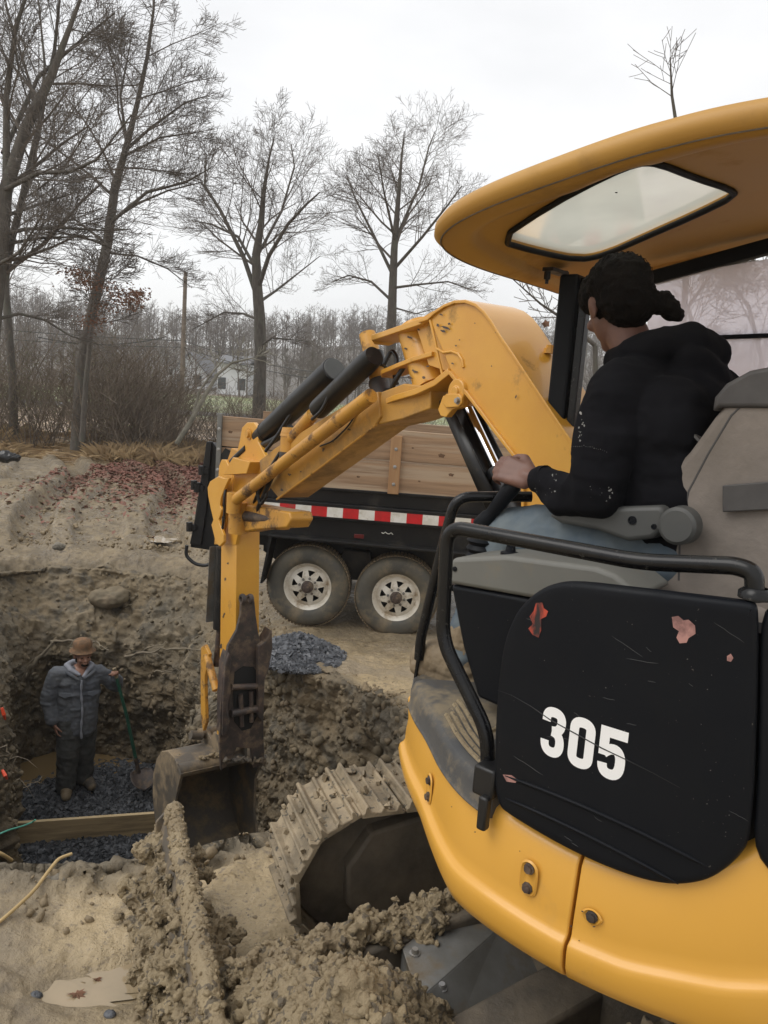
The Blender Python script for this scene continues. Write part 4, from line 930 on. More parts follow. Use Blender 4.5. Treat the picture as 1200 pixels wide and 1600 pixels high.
wl.build('weld_bead', 'yellow_paint', BOOM, smooth=60)
pl = MB(); bb_, zz_ = bz(858, 537, -.02); pl.lathe(Q(-2.52, -.06, 2.075)+UP*.0, UP, [(.0, .03), (.014, .03), (.016, .018), (.022, .018), (.022, 0)], 8); pl.build('boom_plug', 'yellow_paint', BOOM)
# ---- offset head: two big fork plates and a middle one, with round web, carrying the upright pins
def fork(pxs, n0, n1, name, zt, m='yellow_paint'):
    """a plate lying across the boom: outline given by pixel on the left face plane, width by n"""
    return None
def plate(path_px, th, n0, n1, name, m='yellow_paint', taper=None):
    pts = [bz(x, y) for x, y in path_px]; mb = MB(); L_, R_ = stroke(pts, th); k = len(pts)
    vs = []; w = taper or [1]*k
    for i in range(k):
        c = (n0+n1)/2; h = (n1-n0)/2*w[i]
        vs += [Q(L_[i][0], c-h, L_[i][1]), Q(L_[i][0], c+h, L_[i][1]), Q(R_[i][0], c+h, R_[i][1]), Q(R_[i][0], c-h, R_[i][1])]
    fs = [(i*4+j, i*4+(j+1) % 4, (i+1)*4+(j+1) % 4, (i+1)*4+j) for i in range(k-1) for j in range(4)]+[(3, 2, 1, 0), ((k-1)*4, (k-1)*4+1, (k-1)*4+2, (k-1)*4+3)]
    mb.add(vs, fs); return mb.build(name, m, BOOM, smooth=40, bevel=.003)
plate([(562, 533), (566, 526), (590, 521), (625, 512), (655, 502), (676, 490)], .026, -.11, .115, 'fork_plate', taper=[.35, .6, .8, 1, 1, 1])
plate([(574, 585), (582, 580), (610, 570), (640, 560), (668, 552)], .020, -.08, .10, 'fork_plate', taper=[.4, .7, .85, 1, 1])
plate([(583, 636), (586, 629), (610, 622), (650, 612), (680, 598), (702, 580)], .026, -.11, .125, 'fork_plate', taper=[.35, .65, .85, 1, 1, 1])
wb = MB(); t0 = Q(bz(640, 512, .02)[0]-.02, 0, bz(640, 512, .02)[1]); t1 = Q(bz(668, 605, .02)[0]-.02, 0, bz(668, 605, .02)[1])
wb.tube([t0, lerp(t0, t1, .5), t1], .085, 28); b0, z0 = bz(676, 500); b1, z1 = bz(696, 590)
wb.slab([Q(b0+.16, -.085, z0-.01), Q(b0, -.085, z0-.01), Q(b1, -.085, z1+.02), Q(b1+.16, -.085, z1+.05)], NL*.17)
wb.build('boom_head', 'yellow_paint', BOOM, smooth=50)
pin_t = Q(*[bz(574, 522, .0)[0], .0, bz(574, 522, .0)[1]]); pin_b = Q(bz(600, 632, .0)[0], .0, bz(600, 632, .0)[1])
pn = MB(); pn.tube([pin_t, lerp(pin_t, pin_b, .30), lerp(pin_t, pin_b, .301), lerp(pin_t, pin_b, .52), lerp(pin_t, pin_b, .521), lerp(pin_t, pin_b, .66), lerp(pin_t, pin_b, .661), pin_b], [.040, .040, .03, .03, .040, .040, .043, .043], 24); pn.build('swing_pin', 'yellow_dirty', BOOM, smooth=40)
pr = MB(); pr.tube([lerp(pin_t, pin_b, .66), lerp(pin_t, pin_b, .70), lerp(pin_t, pin_b, .78), lerp(pin_t, pin_b, .95)], [.046, .050, .046, .050], 20); pr.build('pin_bush', 'rust_steel', BOOM, smooth=40)
# pin eye under the head with its keeper plate
ey = MB(); e0 = bz(712, 612, .13)
ey.lathe(Q(e0[0], .02, e0[1]), NL, [(0, .12), (.020, .12), (.022, .11), (.048, .11), (.052, .10), (.052, 0)], 30)
ey.slab([Q(b, .13, z) for b, z in (qpoly([(684, 640), (692, 618), (722, 618), (722, 636), (706, 640), (697, 652), (688, 650)], .13))], NL*-.03)
ey.slab([Q(b, .142, z) for b, z in (qpoly([(692, 622), (697, 615), (716, 615), (721, 621), (721, 630), (716, 636), (697, 637), (692, 631)], .142))], NL*-.014)
EY = ey.build('pin_eye', 'yellow_paint', BOOM, smooth=35, bevel=.003)
e1 = bz(713, 626, .15); e2 = MB(); e2.lathe(Q(e1[0], .142, e1[1]), NL, [(.0, .012), (.010, .012), (.011, .002), (.015, .002), (.015, 0)], 8); e2.build('bolt', 'nail_bolt', EY)
# lift cylinder below the boom: black guard, barrel and chrome rod
ct = Q(bz(728, 640, 0)[0], 0, bz(728, 640, 0)[1]); cbm = Q(-2.62, 0, .98)
lc_a = onplane(732, 640, Q(0, 0, 0), NL); lc_b = onplane(777, 735, Q(0, 0, 0), NL); lc_d = (lc_b-lc_a).normalized()
rod = MB(); rod.cyl(lc_a+lc_d*-.03, lc_b+lc_d*.2, .021, 28); rod.build('cylinder_rod', 'chrome', BOOM, smooth=60)
bar = MB(); bar.tube([lc_b+lc_d*.0, lc_b+lc_d*.035, lc_b+lc_d*.036, lc_b+lc_d*.95], [.052, .052, .043, .043], 28); bar.build('lift_cylinder', 'black_steel', BOOM, smooth=50)
gd = MB(); sd_ = (lc_d.cross(NL)).normalized(); 
if sd_.dot(BB) < 0: sd_ = -sd_
g0 = lc_a+sd_*.075-lc_d*.06; g1 = lc_b+sd_*.085+lc_d*.16
def guard(prof):
    mb = MB(); k = len(prof); vs = [g0+sd_*a*.8+NL*b for a, b in prof]+[g1+sd_*a+NL*b for a, b in prof]; mb.add(vs, [(i, i+1, k+i+1, k+i) for i in range(k-1)]); return mb
gp_ = [(-.085, .075), (-.02, .078), (.0, .060), (.0, -.060), (-.02, -.075), (-.085, -.072)]
o = guard(gp_); ob = o.build('cylinder_guard', 'black_steel', BOOM, smooth=30); sm = ob.modifiers.new('t', 'SOLIDIFY'); sm.thickness = .008
gh = MB(); gh.tube([g0-lc_d*.01+NL*.05, g0+sd_*-.04-lc_d*.02, g0+sd_*-.10-lc_d*.0-NL*.03], [.03, .035, .03], 14); gh.build('guard_cap', 'black_steel', BOOM)
# ---- arm between head and stick (box beam)
an0, an1 = -.085, .105
arm_px = [(435, 778), (500, 729), (587, 663), (594, 651), (590, 612), (560, 620), (430, 700), (405, 720), (408, 745)]
AR = MB(); qslab(AR, [bz(x, y, an1) for x, y in arm_px], an0, an1)
lx = [(587, 663), (594, 650), (660, 606), (668, 618), (664, 640), (640, 655)]
ARM = AR.build('arm', 'yellow_arm', EX, smooth=30, bevel=.004)
# arm tail running under the head to its pivot
at_ = MB(); p0 = bz(585, 664, an1); p1 = bz(592, 612, an1); e_ = bz(705, 600, an1)
qslab(at_, [p0, bz(640, 655, .06), (bz(700, 640, .0)), bz(700, 606, .0), bz(640, 600, .06), p1], an0, an1-.012); at_.build('arm_tail', 'yellow_arm', ARM, smooth=30, bevel=.006)
ed = MB(); pa = [bz(x, y, an1) for x, y in ((433, 780), (500, 731), (588, 664))]; ed.tube([Q(b, an1+.001, z) for b, z in pa], .006, 8); ed.build('weld_bead', 'yellow_dirty', ARM)
# parallel link rod (long yellow tube left of the arm)
lr = MB(); q0 = onplane(580, 618, Q(0, .17, 0), NL); q1 = onplane(366, 783, Q(0, .17, 0), NL)
lr.tube([q0, q1], .033, 22); LR = lr.build('link_rod', 'yellow_dirty', ARM, smooth=60)
le = MB(); le.tube([q1-UP*.07, q1+UP*.05], .045, 20); le.build('rod_end', 'yellow_dirty', LR)
# arm cylinder (big black) and swing cylinder (shorter black) above the arm
c1a = onplane(523, 577, Q(0, .03, 0), NL); c1b = onplane(416, 676, Q(0, .03, 0), NL)
dd = (c1b-c1a).normalized()
bk = MB(); bk.tube([c1a, c1a+dd*.004, c1a+dd*.005, c1b], [.060, .065, .065, .062], 32); bk.tube([c1b-dd*.02, c1b+dd*.06, c1b+dd*.14], [.064, .062, .045], 24)
B1 = bk.build('arm_cylinder', 'black_steel', ARM, smooth=50)
en = MB(); en.lathe(c1a, -dd, [(0, .004), (.058, .004), (.060, 0)], 32); en.build('cylinder_end', 'grey_plastic', B1)
c2a = onplane(585, 556, Q(0, .09, 0), NL); c2b = onplane(497, 640, Q(0, .09, 0), NL); d2 = (c2b-c2a).normalized()
sk = MB(); sk.tube([c2a, c2a+d2*.03, c2a+d2*.07, c2b-d2*.02, c2b, c2b+d2*.006], [.046, .05, .052, .052, .050, .035], 28)
sk.tube([lerp(pin_t, pin_b, .30), lerp(pin_t, pin_b, .52)], .056, 26)
B2 = sk.build('swing_cylinder', 'black_steel', ARM, smooth=50)
q3 = onplane(452, 690, Q(0, .09, 0), NL); r3 = MB(); r3.tube([c2b, c2b+d2*.10], .020, 20); r3.build('cylinder_rod', 'chrome', B2, smooth=60)
ye = MB(); ye.tube([c2b+d2*.06, q3+d2*-.02], .034, 20); ye.tube([q3-UP*.06, q3+UP*.05], .048, 24); ye.tube([q3+UP*.03, q3+UP*.075], [.052, .04], 24); ye.build('rod_eye', 'yellow_dirty', ARM, smooth=50)
ru = MB(); ru.tube([q3-UP*.12, q3-UP*.055], [.05, .05], 18); ru.build('pin_bush', 'rust_steel', ARM)
# thin black pipes and hoses
def hose(px, r, name='hydraulic_hose', parent=None, rr=.06):
    mb = MB(); mb.tube(round_path([onplane(x, y, Q(0, n, 0), NL) for x, y, n in px], rr, 6), r, 10); return mb.build(name, 'hose', parent or ARM, smooth=60)
hose([(497, 598, .0), (440, 655, .0), (425, 672, .0), (410, 690, .02)], .016)
hose([(560, 577, .06), (540, 582, .12), (520, 600, .12), (505, 640, .14), (488, 655, .14)], .009)
hose([(600, 570, .0), (612, 545, -.03), (622, 560, -.02), (616, 585, 0), (620, 600, .0)], .011)
hose([(640, 560, .03), (620, 590, .06), (612, 608, .05), (600, 612, 0)], .011)
hose([(445, 712, .12), (425, 745, .13), (412, 775, .12), (402, 795, .1), (408, 812, .05)], .013)
hose([(438, 708, .10), (418, 740, .11), (405, 768, .10), (398, 785, .08)], .013)
hose([(430, 722, .10), (408, 745, .13), (401, 770, .14), (407, 790, .12), (417, 775, .12), (418, 745, .1)], .010)
hose([(560, 640, .11), (545, 665, .112), (520, 690, .112), (500, 697, .112)], .004)
hose([(478, 618, .05), (452, 650, .06), (432, 683, .1), (415, 705, .12)], .010)
# bucket cylinder over the stick: grey rod going up the right
hose([(400, 700, .06), (428, 688, .06), (455, 668, .03)], .02, 'pipe')
# ---- stick head: two cheek plates, brackets, curved guard
def cheek(px, n0, n1, name, m='yellow_paint', parent=None, bev=.004):
    mb = MB(); qslab(mb, [bz(x, y, n1) for x, y in px], n0, n1); return mb.build(name, m, parent, smooth=30, bevel=bev)
sn0, sn1 = -.075, .085
STK = MB()
fL = lambda x, y: bz(x, y, sn1)
stick_px = [(347, 850), (341, 1060), (338, 1125), (357, 1128), (361, 1060), (370, 850)]
tp = [fL(347, 845), fL(345, 950), fL(340, 1080), fL(337, 1165)]
L0, L1 = fL(347, 800), fL(341, 1110)
def st_poly():
    a = fL(346, 800); b = fL(338, 1165); c = fL(352, 1165); d = fL(368, 1000); e = fL(369, 800)
    return [a, fL(344, 1000), b, c, d, e]
qslab(STK, st_poly(), sn0, sn1)
STICK = STK.build('stick', 'yellow_paint', EX, smooth=30, bevel=.004)
# tapering upper stick with two ears
for n0, n1 in ((-.09, -.065), (.062, .088)):
    cheek([(344, 852), (350, 780), (362, 740), (374, 690), (378, 668), (386, 660), (396, 660), (402, 668), (403, 690), (414, 712), (440, 725), (400, 790), (396, 830), (372, 832), (368, 852)], n0, n1, 'stick_cheek', parent=STICK)
pw = MB(); qslab(pw, [bz(x, y, 0) for x, y in ((360, 745), (376, 700), (402, 712), (405, 735), (390, 800), (356, 850), (348, 850))], -.065, .062); pw.build('stick_web', 'yellow_dirty', STICK, smooth=None, bevel=.004)
pi_ = MB(); c = onplane(389, 678, Q(0, .09, 0), NL); pi_.lathe(c, NL, [(0, .018), (.022, .018), (.024, .004), (.036, .004), (.038, -.19)], 26); pi_.build('stick_pin', 'yellow_dirty', STICK, smooth=40)
br = MB(); br.slab([onplane(x, y, Q(0, .0, 0), NL) for x, y in ((402, 715), (430, 722), (424, 740), (386, 742))], NL*.16); br.build('bracket', 'yellow_paint', STICK, bevel=.003)
# lower cross bracket with the offset pivot, sticking out to the right
cr_ = MB(); cr_.slab([onplane(x, y, Q(0, .10, 0), NL) for x, y in ((362, 792), (380, 788), (452, 800), (455, 812), (448, 825), (400, 828), (378, 832), (360, 828))], NL*-.14)
cr_.build('pivot_bracket', 'yellow_dirty', STICK, smooth=30, bevel=.010)
cc = MB(); p = onplane(372, 810, Q(0, .12, 0), NL); cc.tube([p-UP*.09, p+UP*.10], [.055, .06], 24); p2 = onplane(440, 812, Q(0, .02, 0), NL); cc.tube([p2-UP*.05, p2+UP*.05], .05, 24)
cc.build('pivot_bush', 'yellow_dirty', STICK, smooth=40)
rs = MB(); rs.tube([onplane(383, 806, Q(0, .09, 0), NL), onplane(446, 812, Q(0, .06, 0), NL)], [.035, .032], 12); rs.build('rusty_bar', 'rust_steel', STICK)
# curved hose guard left of the stick (a flat hooked plate)
gpx = [(341, 744), (349, 747), (358, 747), (352, 760), (345, 778), (343, 790), (346, 796), (344, 805), (341, 812), (344, 822), (349, 836), (349, 847), (343, 854), (337, 849), (334, 836), (330, 820), (333, 812), (329, 795), (325, 775), (324, 762), (328, 752)]
cheek(gpx, .13, .15, 'hose_guard', parent=STICK)
cheek([(341, 745), (342, 728), (346, 718), (352, 718), (358, 730), (363, 748), (363, 775), (356, 800), (350, 830), (346, 850), (352, 800), (352, 760)], .075, .095, 'hose_guard', 'yellow_paint', STICK)
hose([(353, 757, .12), (346, 770, .13), (345, 785, .12), (350, 800, .11), (349, 815, .1)], .010, parent=STICK)
hose([(356, 752, .12), (350, 775, .15), (351, 800, .14), (347, 830, .14)], .008, parent=STICK)
hose([(362, 722, .1), (372, 712, .08), (385, 700, .08)], .02, 'pipe', STICK)
# bucket cylinder behind the stick (dark bar on its left)
bc_ = MB(); x0 = onplane(341, 850, Q(.16, -.0, 0), NL); x1 = onplane(331, 1030, Q(.16, 0, 0), NL)
k0 = Q(.17, .02, x0.z); k1 = Q(.17, .02, 0.25); bc_.tube([k0, k1], .045, 24)
bc_.build('bucket_cylinder', 'black_steel', STICK, smooth=60)
cg = MB(); cg.slab([Q(.22, -.04, k0.z), Q(.24, -.04, .28), Q(.24, .09, .28), Q(.22, .09, k0.z)], BB*.006); cg.build('cylinder_guard', 'grey_steel', STICK)
rd = MB(); rd.tube([k1, Q(.2, .02, -.02)], .022, 18); rd.build('cylinder_rod', 'rust_steel', STICK)
# ---- bucket
bw0, bw1 = -.20, .35      # n range
dm = (bw0+bw1)/2
DZB = -.19
def QB(b, n, z): return Q(b, n, z+DZB)
def qslabB(mb, bzs, n0, n1, mi=0): return qslab(mb, [(b, z+DZB) for b, z in bzs], n0, n1, mi)
prof = [(-.10, -.40), (.02, -.345), (.14, -.35), (.26, -.40), (.36, -.50), (.42, -.64), (.42, -.80), (.36, -.95), (.26, -1.07), (.12, -1.15), (-.06, -1.18), (-.20, -1.16)]
inner = [(-.08, -.425), (.02, -.37), (.135, -.375), (.25, -.42), (.34, -.515), (.395, -.645), (.395, -.795), (.34, -.935), (.245, -1.05), (.115, -1.125), (-.06, -1.155), (-.2, -1.145)]
BK = MB(); qslabB(BK, prof+inner[::-1], bw0, bw1)
BUCK = BK.build('bucket', 'mud_steel', EX, smooth=40, bevel=.003)
for n0, n1 in ((bw0-.012, bw0+.006), (bw1-.006, bw1+.012)):
    mb = MB(); qslabB(mb, [(-.10, -.40), (.02, -.345), (.14, -.35), (.26, -.40), (.36, -.50), (.42, -.64), (.42, -.80), (.36, -.95), (.26, -1.07), (.12, -1.15), (-.06, -1.18), (-.2, -1.16), (-.03, -.85), (-.02, -.6)], n0, n1); mb.build('bucket_side', 'mud_steel', BUCK, smooth=30, bevel=.003)
bp_ = MB(); bp_.tube([QB(-.05, bw0-.01, -.40), QB(-.05, bw1+.01, -.40)], .045, 18); bp_.build('bucket_lip', 'mud_steel', BUCK)
for i in range(4):
    t = MB(); n = bw0+.06+i*(bw1-bw0-.12)/3; t.slab([QB(-.16, n-.03, -1.19), QB(-.16, n+.03, -1.19), QB(-.16, n+.03, -1.135), QB(-.16, n-.03, -1.135)], BB*-.16+UP*-.01); t.build('bucket_tooth', 'mud_steel', BUCK, bevel=.008)
for n in (-.085, .075):
    e = MB(); qslabB(e, [(-.10, -.40), (-.09, -.28), (-.03, -.22), (.05, -.23), (.10, -.30), (.2, -.26), (.26, -.30), (.26, -.40), (.1, -.35)], n-.012, n+.012); e.build('bucket_ear', 'mud_steel', BUCK, smooth=30, bevel=.004)
pb = MB(); pb.tube([QB(.20, -.12, -.30), QB(.20, .13, -.30)], .035, 18); pb.tube([QB(.17, .12, -.30), QB(.17, .2, -.28)], .03, 14); pb.build('bucket_pin', 'mud_steel', BUCK)
lump('caked_mud', [QB(.05+.06*i, bw1-.03, -.37-.03*i) for i in range(3)]+[QB(-.05, .2-.05*i, -.35) for i in range(4)], [.022]*7, 'mud', BUCK, 21, amp=.014, voxel=.006, crumbs=500)
# yellow links of the bucket linkage
for n in (.10, -.10):
    l = MB(); qslab(l, [(.12, .10), (.20, .14), (.26, .10), (.25, -.08), (.22, -.38), (.17, -.46), (.13, -.38), (.18, -.08)], n-.012, n+.012); l.build('bucket_link', 'yellow_dirty', STICK, smooth=30, bevel=.004)
ll = MB(); ll.tube([Q(-.02, .11, -.10), Q(.16, .11, .08)], .025, 12); ll.build('bucket_link', 'yellow_dirty', STICK)
# ---- rusty thumb on the machine side of the stick
def tpx(px, n, pl=-.27):
    P0 = Q(pl, 0, 0); return [onplane(x, y, P0, BB) for x, y in px]
th = MB()
th.slab(tpx([(377, 935), (391, 930), (398, 940), (400, 962), (404, 990), (409, 1010), (418, 1000), (424, 990), (424, 1012), (419, 1040), (414, 1060), (412, 1110), (412, 1150), (414, 1195), (395, 1200), (392, 1170), (370, 1168), (362, 1185), (356, 1195), (346, 1205), (343, 1160), (345, 1110), (348, 1060), (356, 1010), (370, 985), (376, 960)], 0), BB*.025)
TH = th.build('thumb', 'rust_steel', STICK, smooth=30, bevel=.004)
hl = MB(); hl.slab(tpx([(367, 1050), (380, 1041), (396, 1042), (404, 1052), (406, 1085), (404, 1115), (392, 1138), (378, 1142), (366, 1128), (364, 1085)], 0, -.2735), BB*.003); hl.build('thumb_opening', 'black_hole', TH, smooth=None)
for a, b, r in (((362, 1074), (405, 1072), .020), ((362, 1115), (406, 1106), .024), ((376, 1085), (378, 1135), .014), ((392, 1080), (393, 1128), .014)):
    m_ = MB(); p = tpx([a, b], 0, -.285); m_.tube(p, r, 14); m_.build('thumb_pin', 'rust_steel', TH, smooth=50)
for x in (379, 391):
    m_ = MB(); p = tpx([(x, 936)], 0, -.30)[0]; m_.lathe(p, (NL).normalized(), [(.018, -.012), (.03, -.012), (.034, 0), (.03, .012), (.018, .012)], 20, close=True); m_.build('thumb_lug', 'rust_steel', TH, smooth=50)
sp_ = MB(); sp_.slab(tpx([(352, 1040), (358, 1020), (362, 1030), (358, 1060), (362, 1080), (356, 1100), (360, 1125), (354, 1150), (348, 1150), (349, 1090)], 0, -.29), BB*.10); sp_.build('thumb_rib', 'rust_steel', TH, smooth=20, bevel=.004)
t2 = MB(); t2.slab(tpx([(404, 1010), (414, 1004), (425, 985), (426, 1012), (420, 1045), (413, 1065), (412, 1130), (404, 1120)], 0, -.31), BB*.10); t2.build('thumb_rib', 'rust_steel', TH, smooth=20, bevel=.004)
lump('caked_mud', [tpx([(x, 1190-.12*(x-350)+3*sin(x))], 0, -.255)[0] for x in range(350, 412, 6)], [.018]*11, 'mud_steel', TH, 31, amp=.010, voxel=.006, crumbs=500)

# ================================================================ canopy
def canopy():
    # plan outline (f, l) anticlockwise seen from above; height falls towards the front
    def zr(f): return 2.478-.185*(math.sqrt(f*f+.0225)/2+f/2)-.05*(math.sqrt((f+.35)**2+.01)/2-(f+.35)/2)
    half = [(.885, -.20), (.885, .46), (.72, .745), (.24, .80), (-.38, .735), (-.64, .68), (-.62, .2), (-.62, -.36), (-.2, -.42), (.4, -.42), (.90, -.40)]
    lp = smooth_loop(half, 4); cf = .15; cl = .2; n = len(lp)
    rings = []
    # from the underside edge out, round the rim and over the top (scale, dz)
    for sc_, dz in ((.0, .015), (.30, .015), (.60, .014), (.78, .012), (.84, .004), (.885, -.03), (.93, -.036), (.965, -.030), (.99, -.012), (1.0, .012), (.995, .035), (.975, .060), (.93, .082), (.80, .10), (.5, .115), (.0, .12)):
        rings.append([U(cf+(f-cf)*sc_, cl+(l-cl)*sc_, zr(cf+(f-cf)*max(sc_, .0))+dz) for f, l in lp])
    mb = MB(); vs = [p for r in rings for p in r]; fs = [(k*n+i, k*n+(i+1) % n, (k+1)*n+(i+1) % n, (k+1)*n+i) for k in range(len(rings)-1) for i in range(n)]
    return mb, vs, fs, zr, lp
def canopy2():
    # underside built as its own sheet with the roof-light cut out
    mb, vs, fs, zr, lp = canopy()
    P0 = U(.43, .3, zr(.43)+.012); sl = (zr(.6)-zr(.25))/.35; nrm = (FW*(-sl)+UP).normalized()
    win = [onplane(x, y, P0, nrm) for x, y in smooth_loop([(777, 374), (860, 318), (950, 270), (1000, 250), (1030, 252), (1090, 276), (1140, 292), (1150, 303), (1090, 333), (1010, 368), (945, 397), (905, 405), (840, 392)], 1)]
    pl2 = [((p-C0).dot(FW), (p-C0).dot(LF)) for p in win]
    n = len(lp); w = len(pl2)
    # drop the innermost underside rings and stitch to the window outline by angle
    cf = sum(p[0] for p in pl2)/w; cl = sum(p[1] for p in pl2)/w
    def ring_at(p, sc_, dz): return U(.15+(p[0]-.15)*sc_, .2+(p[1]-.2)*sc_, zr(.15+(p[0]-.15)*sc_)+dz)
    N_ = 160
    def sample(loop, c):
        out = []
        for k in range(N_):
            a = 2*pi*k/N_; d = (cos(a), sin(a)); best = None
            for i in range(len(loop)):
                p, q = loop[i], loop[(i+1) % len(loop)]; ex, ey = q[0]-p[0], q[1]-p[1]; den = d[0]*ey-d[1]*ex
                if abs(den) < 1e-9: continue
                t = ((p[0]-c[0])*ey-(p[1]-c[1])*ex)/den; s_ = ((p[0]-c[0])*d[1]-(p[1]-c[1])*d[0])/den
                if t > 0 and -1e-6 <= s_ <= 1+1e-6 and (best is None or t > best): best = t
            out.append((c[0]+d[0]*best, c[1]+d[1]*best))
        return out
    wn = sample(pl2, (cf, cl)); ot = sample(lp, (cf, cl))
    base = (zr(cf))
    def planez(f, l): return P0.z-sl*0+(f-.43)*sl
    rings = [[U(f, l, planez(f, l)+.0) for f, l in wn], [U(lerp(f, cf, -.035), lerp(l, cl, -.035), planez(f, l)) for f, l in wn]]
    for ins, dz in ((.15, .008), (.125, .008), (.118, -.008), (.09, -.014), (.05, -.017), (.02, -.008), (.002, .010), (.003, .030), (.016, .046), (.05, .054), (.11, .058)):
        rg_ = []
        for a, b in zip(wn, ot):
            D_ = math.hypot(a[0]-b[0], a[1]-b[1]); t = 1-ins*min(1, D_*.85/.13)/D_; rg_.append(U(lerp(a[0], b[0], t), lerp(a[1], b[1], t), zr(lerp(a[0], b[0], t))+dz))
        rings.append(rg_)
    rings.append([U(lerp(f, cf, -.035), lerp(l, cl, -.035), planez(f, l)+.058) for f, l in wn]); rings.append([U(f, l, planez(f, l)+.050) for f, l in wn]); rings.append(rings[0])
    mb = MB(); vs = [p for r in rings[:-1] for p in r]; R_ = len(rings)-1
    fs = [((k % R_)*N_+i, (k % R_)*N_+(i+1) % N_, ((k+1) % R_)*N_+(i+1) % N_, ((k+1) % R_)*N_+i) for k in range(R_) for i in range(N_)]
    mb.add(vs, fs); CN = mb.build('canopy', 'canopy_yellow', EX, smooth=60)
    # moulded seam round the rim, and the roof-light
    sm_ = MB(); SL = []
    for k in range(len(ot)):
        a, b = wn[k], ot[k]; D_ = math.hypot(a[0]-b[0], a[1]-b[1]); t = 1-.0225*min(1, D_*.85/.13)/D_; SL.append(U(lerp(a[0], b[0], t), lerp(a[1], b[1], t), zr(lerp(a[0], b[0], t))-.0095))
    sm_.tube(SL+[SL[0]], .0022, 5, cap=False); sm_.build('rim_seam', 'dark_mud', CN)
    g = MB(); loop = [U(f, l, planez(f, l)-.004) for f, l in wn]; loop.append(loop[0]); g.tube(loop, .009, 8, cap=False); g.build('window_gasket', 'rubber', CN) if False else g.build('window_gasket', 'black_plastic', CN, smooth=60)
    gl = MB(); lp_ = [U(f, l, planez(f, l)+.012) for f, l in wn]; gl.add(lp_+[mid(lp_)], [(i, (i+1) % N_, N_) for i in range(N_)]); gl.build('roof_window', 'skylight_glass', CN, smooth=None)
    sp_ = MB()
    for i, (x, y) in enumerate(((963, 301), (852, 367), (870, 373), (826, 379))):
        sp_ = MB(); p = onplane(x, y, P0-UP*-.006, nrm); sp_.ball(p, (.004, .003, .0015), 6); sp_.build('dirt_speck', 'black_plastic', CN, smooth=60) if i == 0 else None
    return CN, zr, planez
CN, zr, planez = canopy2()
# posts and side window at the machine's right of the seat
ps = MB(); ps.slab([U(f, l, 1.02) for f, l in ((.70, .045), (.70, -.02), (.635, -.025), (.63, .045))], UP*1.30); POST = ps.build('canopy_post', 'black_plastic', EX, smooth=None, bevel=.01)
ps = MB(); ps.slab([U(f, l, 1.02) for f, l in ((.63, .03), (.63, -.01), (.60, -.01), (.60, .03))], UP*1.29); ps.build('canopy_post', 'rail_paint', EX, smooth=None, bevel=.006)
for x in (855, 882):
    b = MB(); c = up_(x, 433, .06 if x == 855 else -.03); b.tube([c+UP*.02, c-UP*.008, c-UP*.009, c-UP*.022], [.011, .011, .006, .006], 8); b.build('canopy_bolt', 'black_steel', CN, smooth=40)
sd = MB(); sd.box(up_(868, 430, .02)+UP*.012, LF*.055, FW*.02, UP*.006); sd.build('canopy_bracket', 'black_steel', CN)
def bar(a, b, w, h, name, m='black_plastic', parent=EX):
    mb = MB(); d = (b-a).normalized(); s_ = d.cross(UP).normalized(); u = s_.cross(d); mb.box((a+b)/2, (b-a)/2, s_*w/2, u*h/2); return mb.build(name, m, parent, bevel=.004)
wa = up_(1030, 432, -.2); wb_ = up_(1199, 386, -.2)
FR = bar(wa+(wa-wb_)*.05, wb_+(wb_-wa)*1.6, .04, .045, 'window_frame')
bar(up_(1020, 531, -.2), up_(1300, 521, -.2), .025, .014, 'window_rail', parent=FR)
bar(U(-.62, -.2, 1.0), U(-.62, -.2, 2.50), .04, .05, 'rear_post')
bar(U(.62, -.2, 1.55), U(-.62, -.2, 1.55), .04, .04, 'window_frame')
g = MB(); g.slab([up_(1016, 436, -.2), U(.44, -.2, 1.57), U(-.6, -.2, 1.57), U(-.6, -.2, 2.47)], LF*.004); g.build('side_window', 'side_glass', EX, smooth=None)
# engine hood and fuel tank on the far right, behind the boom
hd = MB(); hd.slab([U(f, l, 1.0) for f, l in ((.45, -.30), (.62, -.45), (.55, -.85), (.1, -.98), (-.5, -.85), (-.6, -.30))], UP*.42); hd.build('right_hood', 'yellow_body', EX, smooth=30, bevel=.05, seg=4)
rh = MB(); vs, fs = arc(radians(-150), radians(-78), lambda a: [(.5, 1.0), (1.0, 1.0), (1.02, 1.1), (1.0, 1.42), (.92, 1.5), (.5, 1.5)], 30); rh.add(vs, fs); rh.build('engine_hood', 'black_plastic', EX, smooth=40)
sf = MB(); sf.tube([Q(-2.88, 0, .55), Q(-2.88, 0, 1.25)], .09, 24); sf.box(Q(-2.98, 0, .85), BB*.15, NL*.12, UP*.14); sf.build('boom_foot', 'yellow_dirty', EX, smooth=40, bevel=.01)

def scuff(parent, pos, seedv, m='rust_steel'):
    r = random.Random(seedv); x, y, w_, h_, n_ = pos; mb = MB(); k = 11; a0 = r.uniform(0, 6); lp = []
    for i in range(k):
        a = 2*pi*i/k; q = .45+.75*r.random(); ca, sa = cos(a)*w_*q, sin(a)*h_*q; lp.append(onplane(x+ca*cos(a0*.1)-sa*.3, y+sa+ca*.35, Q(0, n_, 0), NL))
    mb.add(lp+[mid(lp)], [(i, (i+1) % k, k) for i in range(k)]); return mb.build('paint_chip', m, parent, smooth=None)
for i, q in enumerate(((696, 512, 9, 2), (692, 517, 4, 2.5), (702, 506, 3, 2), (712, 540, 2, 1.5), (690, 492, 3, 1.5), (684, 508, 3, 2), (707, 568, 2.5, 1.5), (775, 519, 2, 1.5), (806, 620, 1.2, 4), (742, 505, 1.5, 1), (718, 531, 1.2, 1.2), (768, 572, 1.0, 1.5))): scuff(BOOM, (*q, Wb+.0015), i)
